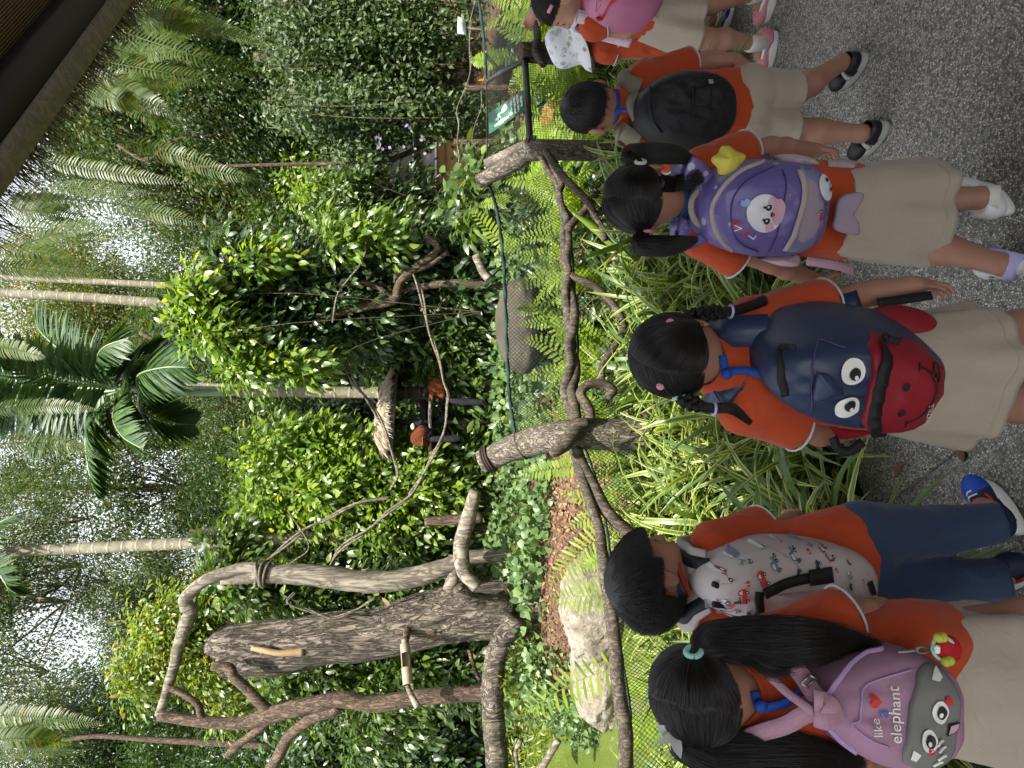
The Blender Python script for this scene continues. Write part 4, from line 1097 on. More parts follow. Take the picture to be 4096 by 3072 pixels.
mb = MB(); bar(mb, P(1775, 1600, 9.25), P(1735, 1675, 9.28), .03); bar(mb, P(1790, 1640, 9.25), P(1740, 1690, 9.28), .02); obj("brace", mb, M['frame'], pr, False)
# black metal frame in the shrubs
mf = thing("metal_frame", base_of(P(1990, 1400, 11.0)), "black metal frame standing in the shrubs behind the perch", "frame")
obj("upright", MB().tube([P(1300, 1402, 11.0), P(2010, 1402, 11.0)], .022, 8), M['black'], mf)
obj("rail", bar(MB(), P(1484, 1270, 11.0), P(1484, 1500, 11.0), .06, (0, 1, 0)), M['black'], mf, False)
obj("rail", bar(MB(), P(1665, 1780, 11.0), P(1665, 1850, 11.0), .04, (0, 1, 0)), M['black'], mf, False)
obj("upright", MB().tube([P(1560, 1800, 11.0), P(2010, 1800, 11.0)], .020, 8), M['black'], mf)

# ------------------------------------------------------------------ far building and posts at the right
TB = 14.5
bd = thing("building", base_of(P(1900, 735, TB)), "grey plastered building with ochre base glimpsed through leaves", "building")
def panel(sx0, sx1, sy0, sy1, t, th, mat, nm):
    c = [P(sx1, sy1, t), P(sx1, sy0, t), P(sx0, sy0, t), P(sx0, sy1, t)]
    bk = np.array([0, th, 0]); mb = MB().add(c + [q + bk for q in c], [(0, 1, 2, 3), (7, 6, 5, 4)] + [(i, 4 + i, 4 + (i + 1) % 4, (i + 1) % 4) for i in range(4)])
    return obj(nm, mb, mat, bd, False)
panel(1535, 1650, 560, 708, TB, .2, M['plaster'], "wall_panel"); panel(1535, 1650, 712, 960, TB, .2, M['plaster'], "wall_panel")
panel(1684, 1742, 560, 715, TB, .2, M['plaster'], "wall_panel"); panel(1684, 1742, 722, 960, TB, .2, M['plaster'], "wall_panel")
panel(1648, 1656, 540, 980, TB - .12, .15, M['white'], "ledge"); panel(1740, 1747, 540, 980, TB - .12, .15, M['white'], "ledge")
panel(1656, 1684, 540, 980, TB - .08, .2, M['beam'], "dark_beam")
panel(1745, 1783, 540, 980, TB - .04, .3, M['ochre'], "base_wall"); panel(1784, 1960, 540, 980, TB - .02, .3, M['ochre'], "base_wall")
panel(1400, 1535, 540, 980, TB + .3, .3, M['plaster'], "upper_wall")
def wired_post(label, sx0, sx1, sy, t, w):
    rt = thing("rustic_post", base_of(P(sx1, sy, t)), label, "post")
    mb = MB(); limb(mb, [P(sx0, sy, t), P((sx0 + sx1) / 2, sy + 2, t), P(sx1 + 60, sy, t)], [w * .5 * t / FPX] * 3, int(sy), 12, 8, .12); obj("trunk", mb, M['bark_dark'], rt)
    return rt
wired_post("rustic post under the vine curtain nearer the sign", 1816, 1945, 566, 8.0, 22)
wired_post("rustic post in front of the ochre wall", 1806, 1880, 738, 8.2, 18)
wired_post("rustic post behind the notice board", 1860, 2000, 350, 7.6, 22)
liana([(1910, -40), (1880, 120), (1880, 300), (1830, 430), (1835, 500), (1830, 566), (1836, 640), (1822, 690), (1815, 738), (1830, 800), (1822, 900)], 7, 7.9, "thin wire-like liana strung between the rustic posts", 29, 2, 9)
liana([(1985, 200), (1930, 330), (1925, 430), (1900, 500), (1890, 566), (1930, 620)], 6, 7.9, "thin liana sagging below the rustic post", 33, 1)

# ------------------------------------------------------------------ lemurs on the perch
def lemur(label, body, head, tail, face, t, prts):
    base = P(*tail[0], t); root = thing("lemur", base + np.array([0, 0, -.02]), label, "lemur")
    lo = np.array([9., 9, 9]); hi = -lo
    for q in body + head: c = P(q[0], q[1], t + q[4]); lo = np.minimum(lo, c - .22); hi = np.maximum(hi, c + .22)
    s = SDF(lo, hi, .008)
    for q in body: s.ell(P(q[0], q[1], t + q[4]), (q[3] * t / FPX, .085, q[2] * t / FPX), None, .05)
    v, F = s.mesh(1); v = v + vnormals(v, F) * (0.006 * fbm(v * [60, 60, 25], 3, 2))[:, None]
    o = obj("body", (v, F), M[prts[0]], root)
    s = SDF(lo, hi, .007)
    for q in head: s.ell(P(q[0], q[1], t + q[4]), (q[3] * t / FPX, .05, q[2] * t / FPX), None, .02)
    v, F = s.mesh(1); obj("head", (v, F), M[prts[1]], root)
    mb = MB(); c = spline([P(a, b, t - .10) for a, b in tail], 10)
    mb.tube(c, interp([.024, .036, .042, .042, .03], len(c)), 12, 0, True, lambda th, L, u: 1 + .12 * fbm(np.stack([np.cos(th) * 3, np.sin(th) * 3, np.full_like(th, L * 40)], 1), 2, 3)); obj("tail", mb, M['fur_black'], root)
    for (mat, qs, nm) in face:
        mb = MB()
        for q in qs: mb.ball(P(q[0], q[1], t + q[4]), (q[3] * t / FPX, .03, q[2] * t / FPX), 12, 8)
        obj(nm, mb, M[mat], root)
    return root
# (sx, sy, half along sx, half along sy, extra depth)
lemur("rust red lemur hunched in a ball with a hanging black tail", [(1752, 1548, 34, 36, 0), (1735, 1565, 24, 30, -.02), (1770, 1575, 18, 24, -.03), (1728, 1588, 12, 16, -.05)],
      [(1706, 1573, 12, 15, -.06), (1697, 1580, 8, 8, -.09)], [(1790, 1590), (1810, 1602), (1850, 1606), (1900, 1608), (1945, 1607)],
      [('fur_red', [(1700, 1562, 7, 6, -.04), (1702, 1588, 6, 6, -.05)], "ear_fur"), ('fur_black', [(1752, 1600, 8, 10, -.08), (1722, 1594, 6, 8, -.09)], "paws")], 9.0, ('fur_red', 'fur_black'))
lemur("dark lemur crouched behind the perch board facing the viewer", [(1695, 1640, 16, 40, .04), (1698, 1680, 15, 34, .06), (1690, 1620, 18, 18, 0)],
      [(1677, 1618, 13, 15, -.05), (1684, 1626, 8, 8, -.10)], [(1712, 1700), (1735, 1690), (1760, 1680), (1775, 1672), (1785, 1668)],
      [('fur_red', [(1668, 1604, 6, 6, -.03), (1670, 1632, 5, 5, -.02)], "ear_fur"), ('gold', [(1676, 1614, 2.2, 2.2, -.115), (1676, 1623, 2.2, 2.2, -.115)], "eyes")], 9.3, ('fur_black', 'fur_black'))
lemur("rust red lemur with a white nape leaning into the group", [(1680, 1752, 38, 36, 0), (1690, 1725, 26, 26, -.01), (1698, 1770, 22, 22, 0)],
      [(1672, 1700, 16, 18, .02), (1684, 1688, 12, 14, .03)], [(1712, 1758), (1730, 1757), (1770, 1755), (1810, 1755), (1842, 1754)],
      [('fur_white', [(1652, 1706, 9, 13, -.03)], "white_nape"), ('fur_black', [(1716, 1742, 8, 10, -.10), (1708, 1720, 18, 9, -.06)], "paws")], 9.1, ('fur_red', 'fur_black'))
# ------------------------------------------------------------------ foliage generators
def leaves(pos, d, n, L, W, mode=2, droop=0.12):
    """leaf blades as folded triangles; returns (verts, tris)"""
    pos = np.asarray(pos); N = len(pos); d = nrm(d); n = nrm(n - d * (n * d).sum(1, keepdims=True)); s = np.cross(d, n)
    L = np.broadcast_to(L, (N,))[:, None]; W = np.broadcast_to(W, (N,))[:, None]
    if mode == 2:
        V = np.stack([pos, pos + d * L * .42 - s * W * .5 + n * W * .14, pos + d * L - n * L * droop, pos + d * L * .42 + s * W * .5 + n * W * .14], 1)
        T = np.array([(0, 2, 1), (0, 3, 2)])
    else:
        V = np.stack([pos, pos + d * L * .34 - s * W * .5 + n * W * .12, pos + d * L * .36, pos + d * L * .34 + s * W * .5 + n * W * .12,
                      pos + d * L * .70 - s * W * .36 + n * W * .08 - n * L * droop * .5, pos + d * L * .72 - n * L * droop * .5, pos + d * L * .70 + s * W * .36 + n * W * .08 - n * L * droop * .5, pos + d * L - n * L * droop * 1.3], 1)
        T = np.array([(0, 2, 1), (0, 3, 2), (1, 2, 5), (1, 5, 4), (2, 3, 6), (2, 6, 5), (4, 5, 7), (5, 6, 7)])
    k = V.shape[1]
    F = (T[None] + (np.arange(N) * k)[:, None, None]).reshape(-1, 3)
    return V.reshape(-1, 3), F
def crown_points(rng, radii, ncl, npl, clr, bias=0.45, hole=0.25, seed=0, flat=0.75, lobes=None):
    """leaf clusters through a crown's volume, uneven, with gaps"""
    radii = np.asarray(radii, float); C = []
    while len(C) < ncl:
        u = nrm(rng.normal(0, 1, 3)); r = rng.uniform() ** bias
        q = u * r
        lump = 1 + 0.32 * float(fbm((u * 1.7 + seed * 3.1)[None], 3, seed)[0])
        q = q * lump
        if float(vnoise((q * 2.6 + seed * 5.3)[None], seed + 3)[0]) < -1 + 2 * hole - 0.35 * rng.uniform(): continue
        C.append(q * radii)
    C = np.array(C)
    ci = np.repeat(np.arange(ncl), npl)
    N = len(ci)
    off = rng.normal(0, 1, (N, 3)) * clr * np.array([1, 1, flat])
    pos = C[ci] + off
    d = nrm(off + 0.55 * clr * nrm(C[ci] / radii) + rng.normal(0, .6, (N, 3)) * clr)
    return C, pos, d
def leaf_cloud(rng, pos, d, L, W, mode=2, droop=0.5, up=1.0, fold=0.12):
    N = len(pos); d = nrm(d + np.array([0, 0, -droop]))
    n = nrm(np.array([0, 0, up]) + rng.normal(0, .55, (N, 3)))
    k = rng.uniform(.65, 1.25, N)
    return leaves(pos, d, n, L * k, W * k * rng.uniform(.85, 1.15, N), mode, fold)
def twigs(mb, C, origin, r, rng, frac=0.35, n=5):
    """branches from a fork point to some of the leaf clusters"""
    idx = rng.permutation(len(C))[:max(3, int(len(C) * frac))]
    for i in idx:
        c = C[i]; m = origin + (c - origin) * .5 + np.array([0, 0, .12 * np.linalg.norm(c - origin)]) + rng.normal(0, .05, 3) * np.linalg.norm(c - origin)
        mb.tube(spline([origin, m, c], 3), interp([r, r * .55, r * .15], 7), n, 0, False)
    return mb
def mesh_raw(name, v, f, mat, smooth=False): return to_mesh(name, v, f, mat, None, smooth)

# prototypes of canopy trees, unit: metres, crown centred on the origin
PROTO = {}
def proto(key, seed, radii, ncl, npl, clr, L, W, mat, droop=.5, hole=.25, bias=.45, mode=2, twig=0.05, flat=.7):
    rng = np.random.default_rng(seed)
    C, pos, d = crown_points(rng, radii, ncl, npl, clr, bias, hole, seed, flat)
    v, f = leaf_cloud(rng, pos, d, L, W, mode, droop)
    me = mesh_raw("crown", v, f, mat)
    mb = twigs(MB(), C, np.array([0, 0, -radii[2] * .75]), twig * .6, rng, .04 if key == 'lace' else .12)
    PROTO[key] = (me, to_mesh("branches", mb.verts(), mb.f, M['twig']), radii)
proto('dense', 1, (3.0, 3.0, 2.6), 330, 90, .34, .15, .062, M['leaf_far'], .55, .22)
proto('dark', 2, (3.0, 3.0, 2.8), 340, 90, .36, .16, .066, M['leaf_dark'], .55, .2)
proto('airy', 3, (3.2, 3.2, 2.4), 170, 48, .36, .15, .060, M['leaf_far'], .6, .42, .6)
proto('light', 4, (3.0, 3.0, 3.0), 300, 80, .34, .14, .058, M['leaf_farlight'], .5, .28)
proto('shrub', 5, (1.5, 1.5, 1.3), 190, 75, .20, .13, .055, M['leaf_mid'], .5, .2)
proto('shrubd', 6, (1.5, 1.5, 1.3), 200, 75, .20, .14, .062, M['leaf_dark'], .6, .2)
proto('lace', 7, (2.6, 2.6, 2.2), 200, 38, .40, .095, .044, M['leaf_far'], .6, .55, .6)
TREES = {}
def tree(key, sx, sy, t, s, label, group, name="tree", cat="tree", rz=None, sz=1.0, tr=0.11, base=True, lean=0.0):
    me, br, rad = PROTO[key]
    c = P(sx, sy, t); g = float(gh(c[0] + lean, c[1]))
    root = thing(name, (c[0] + lean, c[1], g), label, cat, group)
    rng = np.random.default_rng(int(sx * 7 + sy * 3 + t * 11))
    for nm, m in (("crown", me), ("branches", br)):
        o = link(nm, m, root); o.location = (-lean, 0, c[2] - g); o.rotation_euler = (0, 0, rng.uniform(0, 6.28) if rz is None else rz); o.scale = (s, s, s * sz)
    if tr:
        h = c[2] - g - rad[2] * s * sz * .6; top = np.array([-lean, 0, max(h, .3)])
        pts = [np.array([0, 0, -.2]), np.array([rng.uniform(-.15, .15), 0, top[2] * .4]), np.array([-lean * .6 + rng.uniform(-.2, .2), 0, top[2] * .75]), top, top + np.array([0, 0, rad[2] * s * .7])]
        mb = MB(); sp = spline(pts, 5); mb.tube(sp, interp([tr * 1.3, tr, tr * .85, tr * .7, tr * .3], len(sp)), 10, 0, False, bark_disp(int(sx), .12, 4, 3))
        o = link("trunk", to_mesh("trunk", mb.verts(), mb.f, M['bark_dark']), root)
    return root

# ---- far canopy
GC = "tall trees far behind the enclosure"
for a in [('dark', 930, 2960, 27, 1.25), ('dense', 560, 2420, 26, .75), ('dark', 330, 2960, 30, 1.0), ('dark', 800, 2700, 30, 1.15), ('dense', 1000, 2520, 27, 1.1), ('dark', 1250, 2850, 24, 1.1), ('dense', 1250, 2400, 25, 1.0), ('dense', 640, 3060, 32, 1.25), ('dark', 1500, 3080, 22, 1.1), ('dense', 1450, 2600, 22, 1.0), ('dark', 1150, 3150, 24, 1.1)]:
    tree(*a, "dark green canopy tree beyond the stump on the pond side", GC, tr=.16)
for a in [('airy', 500, 1960, 22, 1.0), ('airy', 640, 1760, 24, .95), ('airy', 880, 1950, 24, 1.0), ('airy', 250, 1790, 26, .8), ('dense', 1100, 1720, 22, .85), ('dense', 1120, 2130, 24, .9), ('airy', 780, 2090, 26, .9), ('dark', 1020, 1850, 20, .7), ('airy', 60, 1950, 26, .8), ('lace', 880, 1620, 17, .8), ('dense', 1330, 1500, 26, 1.1), ('dense', 1350, 1900, 26, 1.1)]:
    tree(*a, "airy canopy tree with sky showing through behind the palms", GC, tr=.14)
for a in [('light', 330, 1300, 25, .95), ('light', 520, 1480, 27, .9), ('airy', 640, 1200, 25, .9), ('light', 250, 1120, 28, .75), ('dense', 860, 1330, 22, .9), ('dark', 940, 1480, 19, .6)]:
    tree(*a, "pale green canopy tree flecked with orange blossom behind the palm pair", GC, tr=.13)
for a in [('dense', 760, 560, 17, .80), ('dense', 640, 280, 15, .75), ('dense', 950, 360, 14, .72), ('dark', 820, 90, 13, .70), ('airy', 420, 420, 17, .7), ('light', 930, 720, 17, .62), ('airy', 1180, 760, 17, .7), ('lace', 480, 690, 16, .5), ('dense', 400, 120, 15, .8), ('light', 1150, 560, 18, .8), ('dark', 1150, 130, 12.5, .6), ('dense', 1030, 920, 19, .7), ('dense', 1300, 900, 18, .8), ('airy', 330, 650, 19, .75), ('dark', 250, 200, 16, .8), ('lace', 620, 850, 19, .7), ('dense', 1400, 500, 20, 1.0)]:
    tree(*a, "leafy tree behind the hanging fern fronds on the sign side", GC, tr=.10)
# branches hanging across the open sky
for a in [('lace', -60, 2420, 15, .95), ('lace', 80, 2270, 17, .8), ('lace', 300, 2330, 16, .42), ('lace', -40, 2700, 18, .8), ('airy', 150, 2860, 22, .7), ('airy', 40, 2350, 16, .6), ('lace', 180, 2080, 18, .6)]:
    tree(*a, "lacy overhanging branches against the white sky left of the palms", "branches across the open sky", tr=0)
# wood edge that closes the view under the canopy
rng = np.random.default_rng(77)
N = 60000; u = rng.uniform(-1, 1, N); ang = u * 1.15
rr = rng.uniform(29, 38, N); px = np.sin(ang) * rr; py = np.cos(ang) * rr
pz = rng.uniform(0, 1, N) ** .8 * (6.2 + 2.2 * fbm(np.stack([ang * 9, ang * 0, ang * 0], 1), 3, 6))
d = rng.normal(0, 1, (N, 3)); v, f = leaf_cloud(rng, np.stack([px, py, pz], 1), d, .42, .2, 2, .4)
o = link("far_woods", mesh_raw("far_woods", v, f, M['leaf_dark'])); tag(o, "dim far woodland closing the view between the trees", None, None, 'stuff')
# yellow-leaved tree behind the stump
def custom_crown(name, label, cat, centers, nper, clr, L, W, mat, seed, t, mode=8, droop=.5, trunk=None, group=None, front=0, hole=.22, twigr=.02, base=None, npl=52, spread=(1, 1, 1), leafname="leaf", fold=.14):
    """a plant whose outline is given by lobes (sx, sy, rx, rz in photograph pixels, depth offset)"""
    rng = np.random.default_rng(seed); pos = []; dd = []; CC = []
    for (sx, sy, hx, hy, dt, w) in centers:
        c = P(sx, sy, t + dt); s = (t + dt) / FPX
        C, p, d = crown_points(rng, (hy * s, min(hx, hy) * s * .8, hx * s), int(nper * w), npl, clr, .5, hole, seed, .8)
        pos.append(p + c); dd.append(d); CC.append(C + c)
    pos = np.concatenate(pos); dd = np.concatenate(dd); CC = np.concatenate(CC)
    g = gh(pos[:, 0], pos[:, 1]); ok = pos[:, 2] > g + .03; pos = pos[ok]; dd = dd[ok]
    b = P(*base, t) if base else np.array([CC[:, 0].mean(), CC[:, 1].mean(), 0])
    root = thing(name, base_of(b), label, cat, group)
    N = len(pos); d = nrm(dd + np.array([0, 0, -droop])); n = nrm(np.array([0, 0, 1.0]) + rng.normal(0, .5, (N, 3)) + np.array([0, -.35, 0]))
    k = rng.uniform(.65, 1.3, N)
    if front:
        dep = pos[:, 1] + rng.uniform(0, .5, N)
        o_ = np.argsort(dep); fi = o_[:front]; rest = o_[front:]
        metas = []
        for q in range(3):
            mb = MB(); leaf8(mb, np.zeros(3), np.array([0, 1.0, 0]), np.array([0, 0, 1.0]), 1.0, W / L * (1 + .12 * (q - 1)))
            metas.append(to_mesh(leafname, mb.verts(), mb.f, mat, None, False))
        loc = np.array(root.location)
        for i in fi:
            o = link(leafname, metas[int(rng.integers(0, 3))], root)
            s_ = np.cross(d[i], n[i]); s_ /= np.linalg.norm(s_); nn = np.cross(s_, d[i])
            o.matrix_local = Matrix.Translation(Vector(pos[i] - loc)) @ Matrix(np.stack([s_, d[i], nn], 1).tolist()).to_4x4() @ Matrix.Scale(L * k[i], 4)
    else: rest = np.arange(N)
    v, f = leaves(pos[rest], d[rest], n[rest], L * k[rest], W * k[rest], mode, fold)
    o = obj("foliage", (v, f), mat, root, False); o["kind"] = "stuff"
    mb = MB(); org = b + np.array([0, 0, .25])
    if trunk is not None: org = P(*trunk, t)
    twigs(mb, CC, org, twigr * .5, rng, .018, 5); obj("stems", mb, M['twig'], root)
    if trunk is not None:
        mb = MB(); limb(mb, [b + np.array([0, 0, -.2]), (b + org) / 2 + np.array([.05, 0, 0]), org], [twigr * 2, twigr * 1.7, twigr * 1.2], seed, 10, 6, .12); obj("trunk", mb, M['twig'], root)
    return root
custom_crown("yellow_leaved_tree", "yellow-green leaved tree spreading behind the big stump", "tree", [(700, 2500, 190, 130, 0, 1.0), (620, 2650, 150, 110, .4, .8), (850, 2650, 170, 150, .3, 1.0), (820, 2400, 120, 90, 0, .5), (560, 2740, 90, 60, 0, .25), (930, 2800, 130, 100, .5, .5), (780, 2560, 170, 120, .6, .8)], 52, .17, .13, .058, M['leaf_yellow'], 31, 13.0, 8, .45, (1150, 2600), None, 0, .3, .028, (2020, 2600), 34)
# big dark shrub in the middle
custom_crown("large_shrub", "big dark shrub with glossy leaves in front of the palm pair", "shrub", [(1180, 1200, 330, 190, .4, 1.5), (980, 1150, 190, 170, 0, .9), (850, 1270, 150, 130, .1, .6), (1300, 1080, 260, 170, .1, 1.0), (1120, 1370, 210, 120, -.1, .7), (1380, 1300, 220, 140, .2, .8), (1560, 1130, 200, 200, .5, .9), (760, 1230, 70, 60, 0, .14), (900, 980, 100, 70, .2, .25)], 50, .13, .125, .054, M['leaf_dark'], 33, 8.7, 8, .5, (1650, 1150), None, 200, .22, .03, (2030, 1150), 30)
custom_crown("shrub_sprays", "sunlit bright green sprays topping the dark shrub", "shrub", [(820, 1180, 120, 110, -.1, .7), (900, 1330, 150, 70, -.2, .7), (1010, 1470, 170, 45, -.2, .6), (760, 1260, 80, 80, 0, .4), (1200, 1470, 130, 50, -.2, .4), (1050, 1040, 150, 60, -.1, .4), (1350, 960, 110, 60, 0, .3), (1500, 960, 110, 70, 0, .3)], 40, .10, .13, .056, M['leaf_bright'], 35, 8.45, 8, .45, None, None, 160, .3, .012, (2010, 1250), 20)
# bright bush between the perch and the dead tree
custom_crown("bright_bush", "bright green bush between the perch and the dead tree", "bush", [(1330, 1960, 260, 170, 0, 1.3), (1480, 1850, 230, 160, .1, 1.1), (1620, 2010, 220, 170, -.1, 1.0), (1180, 1780, 180, 90, .2, .6), (1120, 2010, 150, 120, .3, .6), (1050, 1850, 90, 50, .2, .2), (1260, 2120, 220, 100, .3, .7), (1780, 1940, 150, 120, -.2, .6), (1080, 2150, 130, 70, .4, .3), (1320, 1760, 90, 60, .3, .3)], 52, .13, .13, .058, M['leaf_bright'], 37, 9.5, 8, .45, None, None, 220, .2, .016, (2050, 1930), 28)
custom_crown("bright_bush", "bright green climber behind the grey dead tree", "bush", [(1000, 2330, 170, 120, 0, .6), (1250, 2380, 260, 110, .1, 1.0), (1500, 2390, 260, 100, .1, .9), (1720, 2360, 200, 110, 0, .8), (930, 2200, 120, 90, .3, .4), (1400, 2200, 220, 110, .5, .8), (1700, 2180, 200, 110, .2, .8)], 50, .12, .13, .06, M['leaf_mid'], 39, 9.2, 8, .5, None, None, 150, .2, .016, (2080, 2330), 28)
custom_crown("bright_bush", "leafy shrub left of the stump under the bamboo feeder", "bush", [(1300, 2680, 250, 100, .1, .9), (1550, 2700, 230, 120, 0, 1.0), (1750, 2650, 200, 120, -.1, .9), (1500, 2900, 260, 120, .6, .8), (1880, 2700, 120, 100, -.2, .5), (1150, 2760, 140, 90, .3, .4)], 50, .12, .13, .056, M['leaf_mid'], 41, 9.3, 8, .5, None, None, 120, .22, .015, (2050, 2680), 28)
custom_crown("dark_hedge", "deep shaded large-leaved hedge over the far side of the pond", "hedge", [(1450, 3000, 330, 160, .6, 1.3), (1700, 2980, 260, 150, .2, 1.3), (1250, 3080, 250, 150, .8, .8), (1850, 3060, 180, 130, 0, .9), (1880, 2880, 120, 110, .3, .5)], 56, .15, .15, .072, M['leaf_dark'], 43, 11.0, 8, .6, None, None, 120, .18, .02, (2000, 3000), 30)
# understorey right of the perch and below the shrubs
custom_crown("understorey_shrub", "long-leaved understorey shrub right of the perch", "shrub", [(1750, 1400, 190, 130, 0, 1.0), (1600, 1440, 170, 80, .4, .7), (1880, 1330, 110, 130, -.3, .7), (1500, 1380, 150, 120, .6, .7), (1850, 1500, 130, 90, -.2, .6)], 46, .12, .17, .055, M['leaf_mid'], 45, 9.6, 8, .5, None, None, 120, .2, .012, (2030, 1400), 26)
custom_crown("understorey_shrub", "dim understorey shrub behind the boulder and palm pair", "shrub", [(1750, 1100, 190, 150, 0, 1.0), (1650, 990, 170, 90, .2, .7), (1860, 950, 120, 110, -.2, .7), (1880, 1180, 100, 110, -.4, .6)], 46, .12, .16, .06, M['leaf_dark'], 47, 9.4, 8, .5, None, None, 100, .2, .012, (2030, 1080), 26)
custom_crown("understorey_shrub", "leafy shrub below the perch board and lemurs", "shrub", [(1880, 1650, 130, 130, 0, .9), (1800, 1800, 120, 100, .2, .7), (1930, 1850, 100, 120, -.3, .8), (1700, 1620, 100, 90, 1.0, .5), (1950, 1550, 90, 100, -.3, .5)], 46, .11, .15, .06, M['leaf_mid'], 49, 9.7, 8, .5, None, None, 100, .2, .010, (2040, 1700), 26)
custom_crown("broad_leaved_plant", "broad-leaved plant in front of the ochre wall by the bent post", "plant", [(1915, 690, 50, 45, 0, .35), (1890, 850, 80, 80, .4, .5), (1940, 780, 50, 60, 0, .35)], 34, .10, .13, .062, M['leaf_mid'], 51, 6.6, 8, .4, None, None, 80, .2, .008, (2060, 740), 16)
custom_crown("shrub", "feathery shrub in front of the grey plastered building", "shrub", [(1640, 910, 120, 55, 0, .6), (1430, 700, 80, 80, .2, .4), (1720, 960, 120, 80, 0, .6), (1450, 920, 130, 90, .3, .7), (1380, 800, 110, 100, .4, .6)], 44, .13, .14, .05, M['leaf_mid'], 53, 11.5, 8, .5, None, None, 0, .25, .014, (2000, 860), 30)
custom_crown("shrub", "bright yellow-green shrub glowing above the building", "shrub", [(1300, 820, 130, 110, 0, .8), (1420, 680, 110, 80, .2, .6), (1240, 700, 110, 90, .3, .6)], 44, .13, .14, .06, M['leaf_bright'], 55, 13.0, 8, .5, None, None, 0, .28, .016, (2000, 760), 30)
GS = "shrubs filling the view under the canopy"
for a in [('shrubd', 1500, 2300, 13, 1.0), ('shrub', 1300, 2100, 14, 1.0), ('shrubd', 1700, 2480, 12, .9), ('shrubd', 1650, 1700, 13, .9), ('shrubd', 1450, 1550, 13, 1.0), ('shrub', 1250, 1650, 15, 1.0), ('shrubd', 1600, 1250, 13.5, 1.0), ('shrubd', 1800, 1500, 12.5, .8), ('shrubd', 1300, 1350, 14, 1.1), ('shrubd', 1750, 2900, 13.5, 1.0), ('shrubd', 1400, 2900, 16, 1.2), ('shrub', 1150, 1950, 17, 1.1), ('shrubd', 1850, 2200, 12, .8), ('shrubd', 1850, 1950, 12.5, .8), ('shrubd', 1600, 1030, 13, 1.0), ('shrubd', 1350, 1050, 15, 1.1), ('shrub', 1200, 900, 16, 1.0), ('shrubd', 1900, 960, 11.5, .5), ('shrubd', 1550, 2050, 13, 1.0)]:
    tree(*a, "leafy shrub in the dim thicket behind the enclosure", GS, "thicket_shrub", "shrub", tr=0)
# curtain of creeper at the right
rng = np.random.default_rng(61)
strands = []
for i in range(230):
    sy = rng.uniform(-120, 650); t = 8.6 + rng.uniform(0, 1.5) + (.5 if sy > 480 else 0)
    s0 = 1020 + 260 * rng.uniform() + (260 if sy > 520 else 0); s1 = rng.uniform(1500, 1960)
    if sy > 545: s1 = rng.uniform(1380, 1530)
    a, b = P(s0, sy, t), P(s1, sy + rng.uniform(-40, 40), t - rng.uniform(0, .5)); b[2] = max(b[2], .1)
    strands.append((a, b))
pos = []; dd = []
for a, b in strands:
    n = int(70 + 40 * np.linalg.norm(b - a)); u = rng.uniform(0, 1, n)
    p = a + np.outer(u, b - a) + np.outer(np.sin(u * 7 + a[0] * 5) * .08, [1, 0, 0]) + rng.normal(0, .075, (n, 3)); pos.append(p); dd.append(rng.normal(0, .8, (n, 3)) + np.array([0, -.5, -.5]))
pos = np.concatenate(pos); dd = np.concatenate(dd); N = len(pos)
cw = thing("creeper_curtain", base_of(P(1960, 280, 9.2)), "tall curtain of small-leaved creeper with violet flowers at the right", "creeper")
cut = np.argsort(pos[:, 1])
k_ = rng.uniform(.6, 1.3, N); nn = nrm(np.array([0, -.7, .7]) + rng.normal(0, .5, (N, 3)))
v, f = leaves(pos, dd, nn, .078 * k_, .042 * k_, 2, .15)
o = obj("foliage", (v, f), M['leaf_vine'], cw, False); o["kind"] = "stuff"
mb = MB()
for a, b in strands[::3]: mb.tube(spline([a, (a + b) / 2 + rng.normal(0, .06, 3), b], 4), .008, 4, 0, False)
obj("stems", mb, M['twig'], cw)
fm = MB()
for q in range(5):
    a_ = q * 1.2566; leaf8(fm, np.zeros(3), np.array([math.cos(a_), -.35, math.sin(a_)]), np.array([0, -1.0, 0]), 1.0, .85)
fme = to_mesh("flower", fm.verts(), fm.f, M['flower'], None, False)
for (sx, sy) in [(1505, 548), (1512, 590), (1530, 596), (1558, 590), (1615, 588), (1625, 506), (1638, 510), (1628, 500), (1660, 596), (1700, 613), (1520, 555), (1685, 560)]:
    o = link("flower", fme, cw); p = P(sx, sy, 8.45); o.location = Vector(p - np.array(cw.location)); o.scale = (.021,) * 3; o.rotation_euler = (rng.uniform(-.5, .5), rng.uniform(0, 6), rng.uniform(-.6, .6))
# thin trunks
logthing("thin_tree_trunk", "slim dark sapling trunk right of the shrub sprays", [(760, 668), (900, 664), (1150, 658), (1400, 652), (1560, 638), (1700, 580)], [7, 11, 14, 17, 20, 22], 10.0, M['bark_dark'], 201, "tree trunk", 10)
logthing("thin_tree_trunk", "dark leaning far trunk at the lower left of the canopy", [(250, 2960), (400, 2945), (640, 2960), (1100, 2985)], [14, 18, 22, 26], 20, M['bark_dark'], 203, "tree trunk", 10)
logthing("thin_tree_trunk", "dark far trunk between the airy trees and the grey liana", [(760, 2128), (900, 2118), (1100, 2112), (1400, 2105)], [22, 26, 30, 32], 18, M['bark_dark'], 205, "tree trunk", 10)
logthing("thin_tree_trunk", "forking dark branch behind the drooping palm crown", [(560, 1330), (700, 1400), (860, 1450), (1100, 1480), (1400, 1490)], [16, 24, 32, 40, 44], 18, M['bark_dark'], 207, "tree trunk", 10)
logthing("thin_tree_trunk", "broad dim trunk behind the hanging ferns at the far right", [(1020, 230), (1200, 235), (1500, 235), (1900, 236)], [40, 44, 46, 50], 11.5, M['bark_dark'], 209, "tree trunk", 12)
logthing("thin_tree_trunk", "thin crooked branch among the leaves above the building", [(470, 580), (590, 640), (700, 560), (900, 530), (1000, 470)], [12, 14, 10, 9, 7], 13, M['bark_dark'], 211, "branch", 8)

